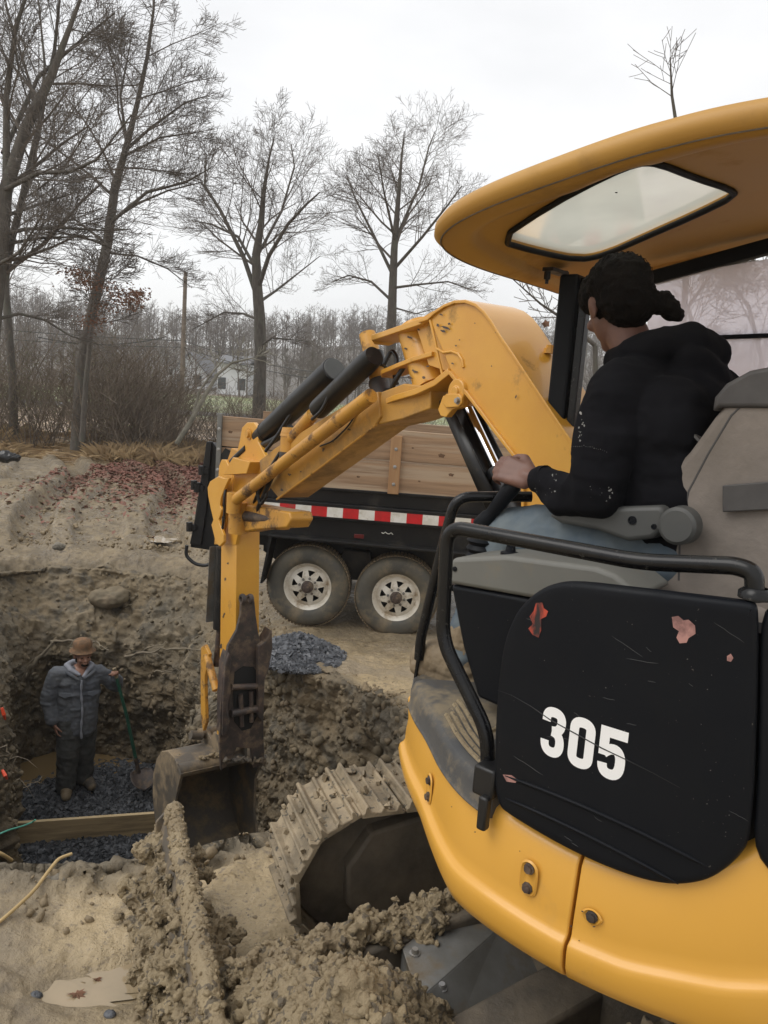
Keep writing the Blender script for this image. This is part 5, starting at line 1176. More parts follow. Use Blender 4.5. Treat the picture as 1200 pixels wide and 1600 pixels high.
for i, q in enumerate(((452, 742, 3, 2), (470, 737, 2, 1.5), (505, 703, 2, 3), (545, 671, 3, 1.5), (560, 640, 3, 1.5), (520, 690, 2, 1.2), (440, 765, 2.5, 2))): scuff(ARM, (*q, an1+.0015), 30+i)
for i, q in enumerate(((640, 527, 6, 1.6), (634, 545, 3, 1.6), (654, 515, 3, 1.3), (648, 580, 5, 2), (662, 590, 4, 2), (640, 590, 5, 1.8), (668, 572, 3, 1.4))): scuff(BOOM, (*q, .088), 50+i)
for i, q in enumerate(((352, 905, 2, 3), (350, 960, 1.5, 5), (345, 1010, 2, 4), (356, 880, 2, 2))): scuff(STICK, (*q, sn1+.0015), 70+i)

# ================================================================ DUMP TRAILER
TT = Vector((.9986, -.052, 0)); TN = Vector((-.052, -.9986, 0)); T0 = Vector((-.66, 7.2, 0))
def tp(px, py, n=0.0): return onplane(px, py, T0+TN*n, TN)
def tt(px, py, n=0.0):
    p = tp(px, py, n)-T0; return p.dot(TT), p.z
def TQ(t, n, z): return T0+TT*t+TN*n+UP*z
TR = thing('dump_trailer', 'black dump trailer with plank sides parked behind the excavator boom', 'trailer', TQ(.4, -.9, -.33))
t_rear = tt(322, 760)[0]; tR = 3.6
zt1 = lambda t, a, b: a[1]+(b[1]-a[1])*(t-a[0])/(b[0]-a[0])
ptop = (tt(341, 648), tt(709, 678)); pseam = (tt(341, 697), tt(709, 728)); pbot = (tt(441, 758), tt(697, 777))
def zl(l, t): return zt1(t, *l)
tA = tt(341, 700)[0]
def plank(za, zb, n0, th, name, m='wood_plank', t0=tA, t1=tR, g=.006):
    mb = MB(); mb.slab([TQ(t0, n0, za(t0)-g), TQ(t1, n0, za(t1)-g), TQ(t1, n0, zb(t1)+g), TQ(t0, n0, zb(t0)+g)], TN*th); return mb.build(name, m, TR, smooth=None, bevel=.005)
top = lambda t: zl(ptop, t); seam = lambda t: zl(pseam, t); bot = lambda t: zl(pbot, t)
plank(top, seam, .0, .035, 'side_board'); plank(seam, bot, .0, .035, 'side_board')
plank(top, seam, -1.9, .035, 'side_board'); plank(seam, bot, -1.9, .035, 'side_board')
for x in (618, 1000, 340):
    t_ = tt(x, 720)[0] if x != 340 else tA+.02; w_ = .05 if x != 340 else .022
    mb = MB(); za = (tt(x, 680)[1]+.0) if x == 618 else top(t_)+(.02 if x == 340 else -.01)
    zb = bot(t_)-.0 if x != 340 else bot(t_)
    mb.slab([TQ(t_-w_, .036, za), TQ(t_+w_, .036, za), TQ(t_+w_, .036, zb), TQ(t_-w_, .036, zb)], TN*.03)
    P_ = mb.build('stake', 'wood_post' if x != 340 else 'grey_steel', TR, smooth=None, bevel=.005)
    for k in range(3):
        b = MB(); b.lathe(TQ(t_, .066, lerp(zb, za, .17+.3*k)), TN, [(.016, 0), (.016, .003), (.010, .004), (.009, .010), (0, .011)], 10); b.build('bolt', 'nail_bolt', P_)
for kx, ky, kr in ((690, 712, .030), (705, 742, .024), (655, 752, .012), (560, 745, .016), (360, 675, .02), (645, 700, .010)):
    c = tp(kx, ky, .0362); mb = MB(); lp = [c+TT*(kr*cos(2*pi*i/14)*(1+.25*sin(i*2.3)))+UP*(kr*.6*sin(2*pi*i/14)*(1+.2*sin(i*1.7))) for i in range(14)]
    mb.add(lp+[c+TN*.001], [(i, (i+1) % 14, 14) for i in range(14)]); mb.build('board_knot', 'knot', TR, smooth=None)
# far end board
mb = MB(); mb.slab([TQ(tR, -1.9, top(tR)), TQ(tR, .03, top(tR)), TQ(tR, .03, bot(tR)), TQ(tR, -1.9, bot(tR))], TT*.04); mb.build('end_board', 'wood_plank', TR, smooth=None)
# steel body: upper skirt, top rail, lower rail, fender
zr1 = (tt(441, 758), tt(697, 780)); zr2 = (tt(455, 790), tt(697, 806)); zr3 = (tt(455, 793), tt(703, 812)); zlow = (tt(427, 834), tt(681, 858))
A1 = lambda t: zl((tt(480, 782), tt(700, 800)), t)       # top of the protruding rail
A2 = lambda t: zl((tt(463, 806), tt(697, 825)), t)       # bottom of the rail face
LOW = lambda t: zl(zlow, t)
def band(za, zb, n0, n1, name, t0=t_rear+.0, t1=tR, bev=.006, m='trailer_black'):
    mb = MB(); mb.slab([TQ(t0, n0, za(t0)), TQ(t1, n0, za(t1)), TQ(t1, n0, zb(t1)), TQ(t0, n0, zb(t0))], TN*(n1-n0)); return mb.build(name, m, TR, smooth=None, bevel=bev)
tr0 = tt(352, 760)[0]
band(lambda t: bot(t)+.012, lambda t: A1(t)+.0, -1.88, .018, 'bed', tr0)
band(lambda t: bot(t)+.014, lambda t: bot(t)-.012, .019, .045, 'bed_rim', tr0)
RAIL = band(lambda t: A1(t), lambda t: A2(t), -1.9, .075, 'side_rail', tr0)
band(lambda t: A2(t)-.001, lambda t: LOW(t)-.02, -1.85, .035, 'lower_skirt', tt(395, 800)[0])
FEN = band(lambda t: LOW(t)+.02, lambda t: LOW(t)-.005, .036, .16, 'fender', tt(424, 840)[0])
mb = MB(); f0 = tt(427, 832); f1 = tt(412, 905); mb.slab([TQ(f0[0], -.15, f0[1]), TQ(f0[0]+.02, -.15, f0[1]-.0), TQ(f1[0]+.02, -.15, f1[1]), TQ(f1[0], -.15, f1[1])], TN*.31); mb.build('fender', 'trailer_black', TR)
mb = MB(); mb.slab([TQ(tt(352, 0)[0], -.25, .60), TQ(tt(424, 0)[0], -.25, .6), TQ(tt(424, 0)[0], -.25, .42), TQ(tt(370, 0)[0], -.25, .42)], TN*.2); mb.build('frame_rail', 'trailer_black', TR)
mb = MB(); mb.slab([TQ(-1.0, -.30, .62), TQ(tR, -.30, .62), TQ(tR, -.3, .40), TQ(-1.0, -.3, .36)], TN*.1); mb.build('frame_rail', 'trailer_black', TR)
mb = MB(); mb.slab([TQ(tt(404, 840)[0], -.26, LOW(-1.2)+.05), TQ(2.2, -.26, LOW(2.2)+.05), TQ(2.2, -.26, .12), TQ(-.2, -.26, .12), TQ(tt(404, 840)[0], -.26, .30)], TN*.015); mb.build('inner_fender', 'trailer_black', TR)
mb = MB(); mb.slab([TQ(.30, -.24, .40), TQ(.55, -.24, .40), TQ(.62, -.24, .12), TQ(.22, -.24, .12)], TN*.14); mb.build('spring_hanger', 'trailer_black', TR, bevel=.01)
# reflective tape in alternate colours on the rail
seg = (tt(488, 800)[0]-tt(463.5, 800)[0]); t_ = tt(463.5, 800)[0]-3*seg; k = 0
while t_ < tR-.2:
    mb = MB(); c = (A1(t_)+A2(t_))/2+.001; h = .027
    z0, z1 = lerp(A1(t_), A2(t_), .22), lerp(A1(t_), A2(t_), .82); z2, z3 = lerp(A1(t_+seg), A2(t_+seg), .22), lerp(A1(t_+seg), A2(t_+seg), .82)
    if t_ > tr0+.01:
        mb.slab([TQ(t_, .076, z0), TQ(t_+seg, .076, z2), TQ(t_+seg, .076, z3), TQ(t_, .076, z1)], TN*.001); mb.build('reflective_tape', 'tape_red' if k % 2 == 0 else 'tape_white', RAIL, smooth=None)
    t_ += seg; k += 1
rf = tt(561, 838, .04); mb = MB(); mb.box(TQ(rf[0], .04, rf[1]), TT*.045, TN*.006, UP*.018); mb.build('reflector', 'reflector_red', TR, bevel=.003)
# rear gate: tall black post with hinges and the folded gate
mb = MB(); mb.slab([tp(x, y, .0) for x, y in ((322, 692), (333, 692), (352, 722), (350, 860), (330, 860), (297, 855))], TN*-.10); GATE = mb.build('tailgate', 'trailer_black', TR, smooth=None, bevel=.008)
mb = MB(); mb.slab([tp(x, y, .03) for x, y in ((322, 690), (331, 690), (322, 800), (314, 852), (296, 850), (309, 790))], TN*-.05); mb.build('gate_post', 'trailer_black', GATE, smooth=None, bevel=.008)
mb = MB(); mb.slab([TQ(tr0, -1.85, 1.35), TQ(tr0, 0, 1.35), TQ(tr0-.04, 0, .45), TQ(tr0-.04, -1.85, .45)], TT*-.06); mb.build('gate_panel', 'trailer_black', GATE, smooth=None, bevel=.008)
for x, y in ((315, 735), (303, 758), (296, 823), (308, 762)):
    mb = MB(); mb.tube([tp(x, y-7, .04), tp(x, y+7, .04)], .03, 12); mb.box(tp(x+4, y, .03), TT*.04, TN*.02, UP*.025); mb.build('hinge', 'trailer_black', GATE, smooth=40)
mb = MB(); mb.tube(round_path([tp(x, y, .06) for x, y in ((292, 852), (290, 868), (305, 882), (325, 884), (336, 872))], .1, 6), .016, 10); mb.build('cable', 'hose', TR, smooth=60)
mb = MB(); mb.slab([tp(x, y, .05) for x, y in ((344, 712), (352, 700), (392, 724), (352, 742))], TN*-.02); mb.build('corner_plate', 'black_steel', TR)
for px, py in ((497, 802), (605, 827)):
    mb = MB(); mb.tube([tp(px-9+3*i, py+5+1.5*sin(i*2.2)+i*.4, .04) for i in range(7)], .004, 6); mb.build('chalk_mark', 'tape_white', TR)
# wheels
def wheel(px, py, R=.385):
    c = tp(px, py, .03); w = .205; mb = MB()
    pr = [(.215, .0), (.225, .035), (.26, .048), (.31, .052), (.345, .040), (.368, .018), (.378, -.01), (.385, -.045), (.386, -.10), (.385, -.16), (.37, -.20), (.31, -.225), (.215, -.20)]
    mb.lathe(c, TN, pr, 96); ty = mb.build('tyre', 'rubber', None, smooth=60)
    tr_ = MB()
    for i in range(72):
        a = 2*pi*i/72; r = TT*cos(a)+UP*sin(a); t = TT*-sin(a)+UP*cos(a)
        for h0, h1 in ((-.005, -.05), (-.058, -.10), (-.108, -.15), (-.158, -.195)):
            o = (.012 if (h0 < -.05) else 0)
            tr_.box(c+r*.386+TN*((h0+h1)/2)+t*o, t*.012, r*.005, TN*(h0-h1)/2)
    tread = tr_.build('tread', 'rubber_tread', None, smooth=None)
    rim = MB(); rim.lathe(c, TN, [(.216, -.19), (.205, -.05), (.212, .0), (.222, .012), (.228, .020), (.222, .024), (.208, .014), (.196, -.012), (.186, -.020), (.180, -.016)], 64)
    # spoke disc with eight three-cornered openings
    n = 8; vs = []; fs = []
    def rp(r, a, h): return c+(TT*cos(a)+UP*sin(a))*r+TN*h
    rings = []
    for i in range(n*6):
        a = 2*pi*i/(n*6)
    disc = MB(); disc.lathe(c, TN, [(.19, -.022), (.172, -.012), (.150, -.004)], 64); disc.lathe(c, TN, [(.098, .012), (.06, .012), (.055, .02), (.0, .02)], 64)
    for k in range(n):
        a0 = 2*pi*k/n+.2; a1 = a0+2*pi/n; am = (a0+a1)/2
        # a web between openings: wide outside, narrow at the hub, plus the inner arc
        q = [rp(.151, a0-.16, -.004), rp(.151, a0+.16, -.004), rp(.098, a0+.30, .012), rp(.098, a0-.30, .012)]
        disc.add(q, [(0, 1, 2, 3)])
        disc.add([rp(.151, a0+.155, -.004), rp(.14, a0+.19, -.001), rp(.10, am, .012), rp(.099, a0+.29, .012)], [(0, 1, 2, 3)])
    rim.add(disc.v, disc.f); rm = rim.build('rim', 'white_rim', None, smooth=40)
    bk = MB(); bk.lathe(c, TN, [(0, -.05), (.20, -.05), (.20, -.06), (0, -.06)], 40); back = bk.build('brake_drum', 'black_hole', None)
    hb = MB(); hb.lathe(c, TN, [(.058, .01), (.054, .052), (.048, .060), (.032, .062), (.028, .075), (.0, .078)], 32); hub = hb.build('hub_cap', 'rust_steel', None, smooth=40)
    nuts = []
    for k in range(8):
        a = 2*pi*(k+.5)/8+.2; m_ = MB(); m_.lathe(rp(.079, a, .010), TN, [(.012, 0), (.012, .012), (.008, .018), (0, .02)], 8); nuts.append(m_.build('lug_nut', 'grey_steel', None))
    W = bpy.data.objects.new('wheel', None); COL.objects.link(W); W.parent = TR; W.location = c-origin_of(TR)
    for o in [ty, tread, rm, back, hub]+nuts:
        o.data.transform(Matrix.Translation(-c)); o.parent = W
    return W
wheel(481, 916); wheel(619, 933)
mb = MB(); 
for px in (481, 619):
    c = tp(px, 918, 0); ax = MB(); ax.cyl(c+TN*-.2, c+TN*-1.9, .04, 12); ax.build('axle', 'black_steel', TR)
    for s_ in (1,):
        f = MB(); f.lathe(c+TN*-1.9, -TN, [(.2, 0), (.25, .04), (.34, .05), (.385, .0), (.385, -.15), (.3, -.2), (.0, -.2)], 40); f.build('far_tyre', 'rubber', TR, smooth=60)

# ================================================================ things in and round the pit
# form board
fa = atz(14, 1338, ZPIT-.02); fb = atz(262, 1318, ZPIT-.02)
d = (fb-fa); d.z = 0; L_ = d.length+.55; d.normalize(); nrm = Vector((-d.y, d.x, 0))
FBt = thing('form_board', 'long muddy timber form board standing on edge in the pit', 'timber', fa)
z0 = ZPIT-.02; H_ = .335
mb = MB(); mb.box(fa+d*L_/2+UP*(H_/2+.01), d*L_/2, nrm*.019, UP*H_/2); mb.build('board', 'form_wood', FBt, smooth=None, bevel=.004)
mb = MB(); mb.box(fa+d*L_/2+UP*(H_+.0135), d*L_/2, nrm*.0205, UP*.003); mb.build('top_strip', 'form_wood_top', FBt, smooth=None)  # strip of lighter wood colour along the board's top
# hoses, strings, tape
def cable(name, pts, r, m, label, cat, rr=.15, n=8):
    mb = MB(); P = round_path(pts, rr, 6); mb.tube(P, r, n); o = mb.build(name, m, None, smooth=60, loc=P[0]); return tag(o, label, cat)
def gp_(px, py, dz=.02, Z=-.06):
    p = atz(px, py, Z)
    for _ in range(4): p = atz(px, py, gz(p.x, p.y)+dz)
    return p
cable('hose', [gp_(x, y, .03) for x, y in ((-30, 1462), (0, 1440), (30, 1414), (55, 1390), (75, 1362), (92, 1341), (112, 1334))], .0065, 'hose_yellow', 'thin yellow hose lying across the near mud', 'hose', .1)
cable('hose', [atz(-20, 1325, -.1), atz(2, 1334, -.12), atz(18, 1344, -.2)], .008, 'hose_yellow', 'short end of yellow hose at the pit corner', 'hose')
cable('string_line', [atz(-20, 1312, -.9), atz(10, 1298, -1.0), atz(35, 1291, -1.2), atz(50, 1285, -1.3), atz(55, 1281, -1.25)], .006, 'string_green', 'pale green string hanging over the pit corner', 'string')
def wallp(px, py, Y): return aty(px, py, Y)
for pts, lb in (([(3, 1106, 5.6), (6, 1116, 5.6), (8, 1124, 5.65)], 'orange tape knot on the left pit wall, the upper one'), ([(4, 1204, 5.4), (8, 1212, 5.35), (11, 1217, 5.4)], 'orange tape knot on the left pit wall, the lower one')):
    mb = MB(); P = [wallp(x, y, Y) for x, y, Y in pts]; mb.tube(P, [.010, .014, .007], 7); tag(mb.build('marker_tape', 'orange_tape', None, smooth=30, loc=P[0]), lb, 'tape', 'orange marker tapes on the pit wall')
rr = random.Random(7)
def root(pts, r0, label):
    P = [wallp(*q) for q in pts]; Q_ = []
    for i in range(len(P)-1):
        for k in range(5): Q_.append(lerp(P[i], P[i+1], k/5)+Vector((rr.gauss(0, .012), rr.gauss(0, .012), rr.gauss(0, .012))))
    Q_.append(P[-1]); n = len(Q_); mb = MB(); mb.tube(Q_, [r0*(1-.7*i/n) for i in range(n)], 7)
    for k in range(3):
        i = rr.randrange(2, n-2); e = Q_[i]+Vector((rr.uniform(-.2, .2), -.05, rr.uniform(-.15, .05))); mb.tube([Q_[i], lerp(Q_[i], e, .5)+Vector((0, 0, .02)), e], [r0*.4, r0*.3, r0*.1], 5)
    tag(mb.build('tree_root', 'root', None, smooth=60, loc=Q_[0]), label, 'root', 'roots torn out of the pit wall')
root([(25, 1075, 8.75), (55, 1035, 8.7), (82, 1003, 8.75)], .034, 'thick broken root slanting up beside the worker')
root([(80, 1003, 8.8), (125, 1000, 8.7), (150, 1005, 8.7), (170, 1016, 8.6)], .016, 'pale root running behind the worker\'s hat')
root([(195, 1025, 8.4), (225, 1018, 8.3), (270, 1014, 8.3), (318, 1016, 8.2)], .016, 'long bare root sticking out right of the worker')
root([(240, 1049, 8.3), (262, 1051, 8.2), (278, 1043, 8.2)], .011, 'short low root on the back wall near the bucket')
root([(205, 1030, 8.4), (235, 1012, 8.3), (262, 1004, 8.3)], .009, 'thin twig root forking above the long root')
root([(2, 1165, 5.2), (15, 1178, 5.2), (26, 1190, 5.2)], .006, 'fine root trailing from the left pit wall')
root([(15, 1208, 5.0), (40, 1228, 5.4), (66, 1212, 5.6)], .004, 'hair thin root looping over the gravel corner')
# rocks
def rock(px, py, Y, s, m, label, flat=.6):
    p = aty(px, py, Y) if Y else gp_(px, py, s*.2); mb = MB(); mb.ball(p, (s, s*.8, s*flat), 14); r = rr.randrange(99)
    o = organic('rock', mb, m, None, s/14, 1, lambda v: s*.35*fbm(v/s*.9, 4, .6, r), loc=p); return tag(o, label, 'rock')
rock(168, 934, 9.5, .24, 'wall_earth', 'big rounded boulder bedded in the back wall', .5)
rock(92, 854, 9.6, .08, 'rock', 'small stone on the rim of the back wall')
rock(56, 1556, None, .022, 'stone_blue', 'dark stone left of the near puddle')
rock(158, 1550, None, .018, 'stone_blue', 'dark stone inside the near puddle')
rock(172, 1585, None, .018, 'stone_blue', 'bluish stone just below the near puddle')
rock(85, 1374, None, .04, 'rock', 'flat brown clod beside the yellow hose', .35)
for i, (x, y, lb) in enumerate(((120, 1553, 'curled brown leaf at the edge of the near puddle'), (222, 1523, 'dark leaf floating in the near puddle'), (205, 1380, 'reddish leaf lying on the pale mud'), (152, 1530, 'small brown leaf on the left of the near puddle'))):
    p = gp_(x, y, .02); s_ = .03 if i != 3 else .015; mb = MB(); N_ = 9
    loop = []
    for k in range(N_*2):
        a = pi*k/N_; r_ = s_*(1 if k % 2 else .55)*(1+.3*rr.random()); loop.append(p+Vector((cos(a)*r_, sin(a)*r_*.6, .006*sin(a*2))))
    mb.add(loop+[p+UP*.004], [(k, (k+1) % len(loop), len(loop)) for k in range(len(loop))]); tag(mb.build('fallen_leaf', 'leaf_rust', None, smooth=None, loc=p), lb, 'leaf')
# black tarp / pipe ends far left
mb = MB(); p = aty(12, 712, 14.5)
mb.ball(p+Vector((0, 0, -.02)), (.22, .12, .09), 12); mb.ball(p+Vector((-.25, 0, .03)), (.12, .1, .12), 12)
tag(organic('plastic_sheet', mb, 'tarp_black', None, .02, 1, lambda v: .05*ridge(v*8, 3, .6, 4), loc=p), 'crumpled black plastic sheet lying beyond the pit', 'plastic sheet')
# utility pole with wires, and the houses
pp_ = aty(283, 640, 62); pt_ = aty(290, 425, 62)
PO = thing('utility_pole', 'weathered wooden utility pole behind the thicket', 'pole', Vector((pp_.x, pp_.y, base_z(pp_.x, pp_.y))))
mb = MB(); b0 = Vector((pp_.x, pp_.y, float(base_z(pp_.x, pp_.y))-.2)); mb.tube([b0, pt_], [.19, .14], 10); mb.build('pole', 'pole_wood', PO)
mb = MB(); mb.box(pt_-UP*3.4, Vector((.09, 0, 0)), Vector((0, .12, 0)), UP*.25); mb.build('insulator', 'pole_wood', PO)
def wire(a, b, sag, lb):
    mb = MB(); mb.tube([a.lerp(b, i/24)-UP*sag*4*(i/24)*(1-i/24) for i in range(25)], .028, 5); tag(mb.build('power_line', 'wire_black', None, loc=a), lb, 'wire', 'power lines at the utility pole')
w0 = pt_-UP*5.1
wire(w0, Vector((w0.x-34, w0.y+2, w0.z+1.2)), .6, 'upper power line running left from the pole')
wire(w0-UP*.5, Vector((w0.x-34, w0.y+2, w0.z+.2)), .6, 'lower power line running left from the pole')
wire(w0, aty(640, 590, 50), .7, 'upper power line running right from the pole')
wire(w0-UP*.5, aty(650, 602, 50), .7, 'lower power line running right from the pole')
wire(aty(60, 527, 40), aty(260, 526, 48), .4, 'dark cable crossing low through the leaning tree')
def house(x0, x1, yb, yt, Y, depth, roofp, label, gable=False):
    a = aty(x0, yb, Y); b = aty(x1, yb, Y); zt = aty(x0, yt, Y).z; zb = min(a.z, b.z)-1.5; rt = aty((x0+x1)/2, roofp, Y).z
    HH = thing('house', label, 'house', (a+b)/2)
    c = Vector(((a.x+b.x)/2, Y+depth/2, 0)); w = (b.x-a.x)/2
    m_ = MB(); m_.slab([Vector((a.x, Y, zb)), Vector((b.x, Y, zb)), Vector((b.x, Y, zt))]+([Vector((c.x, Y, rt))] if gable else [])+[Vector((a.x, Y, zt))], Vector((0, depth, 0))); m_.build('wall', 'house_white', HH, smooth=None)
    r_ = MB()
    if gable:
        for s_ in (-1, 1):
            e = Vector((c.x+s_*(w+.4), Y-.4, zt-.4*(rt-zt)/w)); k = Vector((c.x, Y-.4, rt)); r_.slab([e, k, k+UP*.2, e+UP*.2], Vector((0, depth+.8, 0)))
    else:
        r_.slab([Vector((a.x-.4, Y-.5, zt-.1)), Vector((b.x+.4, Y-.5, zt-.1)), Vector((b.x+.4, Y+depth/2, rt)), Vector((a.x-.4, Y+depth/2, rt))], UP*.2)
        r_.slab([Vector((a.x-.4, Y+depth+.5, zt-.1)), Vector((b.x+.4, Y+depth+.5, zt-.1)), Vector((b.x+.4, Y+depth/2+.01, rt)), Vector((a.x-.4, Y+depth/2+.01, rt))], UP*.2)
    r_.build('roof', 'roof_grey', HH, smooth=None)
    for i in range(2 if gable else 3):
        for j in range(2):
            x = lerp(a.x, b.x, (i+.5)/(2 if gable else 3)); z = zb+2.6+j*2.6
            if z+1 < zt and j == 0 and not (i == 1 and not gable): q = MB(); q.slab([Vector((x-.45, Y-.06, z)), Vector((x+.45, Y-.06, z)), Vector((x+.45, Y-.06, z+1.3)), Vector((x-.45, Y-.06, z+1.3))], Vector((0, .05, 0))); q.build('window', 'window_dark', HH, smooth=None)
house(268, 322, 615, 580, 98, 8, 552, 'white gabled house far behind the utility pole', True)
house(338, 384, 622, 566, 92, 9, 556, 'white house far behind the leaning dead trunk')
# road across the field
mb = MB(); vs = []
for x in np.linspace(-70, 40, 40): vs += [(x, 47.0, float(ground_np(x, 47.0))+.03), (x, 51.5, float(ground_np(x, 51.5))+.03)]
mb.add(vs, [(2*i, 2*i+2, 2*i+3, 2*i+1) for i in range(39)]); tag(mb.build('road', 'asphalt', None, smooth=None), kind='structure')

# ================================================================ PEOPLE
def finger(mb, base, d, n, L, r, curl=(.3, .7, .6)):
    """three phalanges bending about axis d x n, towards n"""
    d = Vector(d).normalized(); n = Vector(n).normalized(); ax = d.cross(n).normalized(); p = Vector(base); rr_ = r
    for k, f in enumerate((.46, .31, .23)):
        d = (Matrix.Rotation(curl[k], 3, ax) @ d).normalized(); q = p+d*L*f; mb.cap(p, rr_, q, rr_*.88, 10); p = q; rr_ *= .88
    return p
def hand(mb, wrist, d, palm, side, s=1.0, curl=(.5, .8, .6), thumb=1.0, rw=.024):
    """d: wrist to knuckles, palm: palm normal (fingers curl that way), side: towards the thumb"""
    d = Vector(d).normalized(); palm = Vector(palm); palm = (palm-d*palm.dot(d)).normalized(); side = Vector(side); side = (side-d*side.dot(d)-palm*side.dot(palm)).normalized(); w = Vector(wrist)
    L = .092*s; kn = []
    for i, o in enumerate((.030, .010, -.011, -.031)):
        k = w+d*L*(1.0 if i in (1, 2) else .95)+side*o*s; kn.append(k); mb.cap(w+side*o*.65*s+d*.012*s, rw*.72*s, k, .0115*s, 10)
    mb.cap(w-d*.03*s, rw*.95*s, w+d*.02*s, rw*.9*s, 12)
    for k, l, c in zip(kn, (.073, .082, .076, .060), (0, .05, .1, .16)): finger(mb, k, d, palm, l*s, .0095*s, [q+c for q in curl])
    tb = w+d*.025*s+side*.030*s; t1 = tb+(d*.7+side*.6+palm*.35*thumb).normalized()*.040*s; t2 = t1+(d*.9+side*.05+palm*.55*thumb).normalized()*.032*s; t3 = t2+(d*.85-side*.2+palm*.6*thumb).normalized()*.026*s
    mb.chain([w+d*.01*s+side*.018*s, tb, t1, t2, t3], [.016*s, .015*s, .012*s, .011*s, .009*s], 10)
def frame_of(fwd, up):
    f = Vector(fwd).normalized(); u = Vector(up); u = (u-f*u.dot(f)).normalized(); l = u.cross(f); return f, l, u
def head(mb, c, fwd, up, s=1.0):
    f, l, u = frame_of(fwd, up); R = Matrix((f, l, u)).transposed()
    mb.ball(c+u*.035*s-f*.012*s, (.098*s, .077*s, .088*s), 20, 0, R); mb.ball(c+f*.018*s-u*.025*s, (.072*s, .062*s, .085*s), 18, 0, R)
    mb.ball(c+f*.048*s-u*.088*s, (.034*s, .036*s, .026*s), 14, 0, R); mb.ball(c+f*.078*s+u*.022*s, (.018*s, .052*s, .012*s), 12, 0, R)
    mb.cap(c+f*.085*s+u*.012*s, .008*s, c+f*.108*s-u*.030*s, .013*s, 10)
    for k in (-1, 1):
        mb.ball(c+l*k*.012*s+f*.098*s-u*.034*s, .008*s, 8); mb.ball(c+f*.078*s+l*k*.030*s+u*.002*s, (.012*s, .014*s, .010*s), 10, 0, R)
        mb.ball(c+f*.062*s+l*k*.045*s-u*.028*s, (.022*s, .018*s, .018*s), 10, 0, R)
        mb.ball(c-f*.012*s+l*k*.078*s-u*.005*s, (.018*s, .008*s, .032*s), 12, 0, R); mb.ball(c-f*.018*s+l*k*.085*s+u*.005*s, (.012*s, .006*s, .022*s), 10, 0, R)
    mb.ball(c+f*.086*s-u*.060*s, (.012*s, .024*s, .007*s), 10, 0, R); mb.ball(c+f*.083*s-u*.071*s, (.012*s, .021*s, .008*s), 10, 0, R)
    return f, l, u
def limb_cloth(v, amp, sc, seed): return amp*ridge(v*np.array([sc, sc, sc*1.6]), 3, .55, seed)+amp*.5*fbm(v*sc*3, 2, .5, seed+2)

# ---- the operator, seated, seen from behind his left shoulder
OP = thing('person', 'operator in a black hoodie and jeans sitting in the excavator seat', 'person', U(.2, .3, 1.45))
def u3(t): return U(*t)
B = MB(); hc = U(.37, .29, 2.18); hf = (FW*.80-LF*.66-UP*.28)
hfr = head(B, hc, hf, UP+FW*.25, 1.05)
B.cap(U(.27, .3, 2.0), .062, hc-UP*.06-FW*.03, .058, 16)
B.chain([u3((.12, .3, 1.52)), u3((.15, .3, 1.70)), u3((.2, .3, 1.88))], [.14, .14, .13], 18)
B.cap(u3((.22, .42, 1.93)), .045, u3((.16, .18, 1.93)), .045)
B.chain([u3((.245, .46, 1.91)), u3((.25, .545, 1.67)), u3((.44, .515, 1.69))], [.042, .036, .028], 14)
B.chain([u3((.16, .14, 1.91)), u3((.18, .05, 1.67)), u3((.40, .06, 1.66))], [.042, .036, .028], 14)
jt = up_(793, 757, .5)
hand(B, up_(831, 748, .505), (up_(797, 735, .51)-up_(831, 748, .505)), -LF*.9-UP*.55, UP*.85-LF*.3+FW*.1, 1.05, (.55, .75, .5))
hand(B, u3((.42, .06, 1.66)), FW-UP*.1, -UP, LF, .95, (.7, .9, .6))
B.chain([u3((.14, .40, 1.52)), u3((.54, .45, 1.50)), u3((.64, .49, 1.12)), u3((.66, .5, 1.06))], [.075, .055, .04, .04], 14); B.chain([u3((.66, .5, 1.07)), u3((.80, .5, 1.05))], [.04, .03])
B.chain([u3((.14, .20, 1.52)), u3((.54, .14, 1.50)), u3((.68, .13, 1.12)), u3((.70, .12, 1.06))], [.075, .055, .04, .04], 14); B.chain([u3((.70, .12, 1.07)), u3((.84, .12, 1.05))], [.04, .03])
OB = organic('body', B, 'skin_dark', OP, .0055, 5)
H = MB()                                                    # curly hair tied into a bun
f, l, u = hfr; R = Matrix((f, l, u)).transposed()
H.ball(hc+u*.046-f*.028, (.102, .088, .092), 20, 0, R); H.ball(hc+l*.042+f*.035+u*.045, (.055, .045, .052), 14, 0, R); H.ball(hc-f*.062+u*.005, (.072, .080, .088), 18, 0, R); H.ball(hc+f*.045+u*.085, (.055, .072, .040), 14, 0, R); H.ball(hc-f*.02+l*.05+u*.02, (.055, .035, .055), 12, 0, R)
bc = up_(1048, 482, .27); H.ball(bc, .030, 14); H.ball(up_(1058, 491, .27), .020, 12); H.ball(up_(1040, 468, .28), .024, 12); H.cap(bc, .022, hc-f*.09, .04)
organic('hair', H, 'hair_black', OP, .005, 1, lambda v: .006*ridge(v*26, 3, .6, 5)+.005*fbm(v*70, 3, .7, 8))
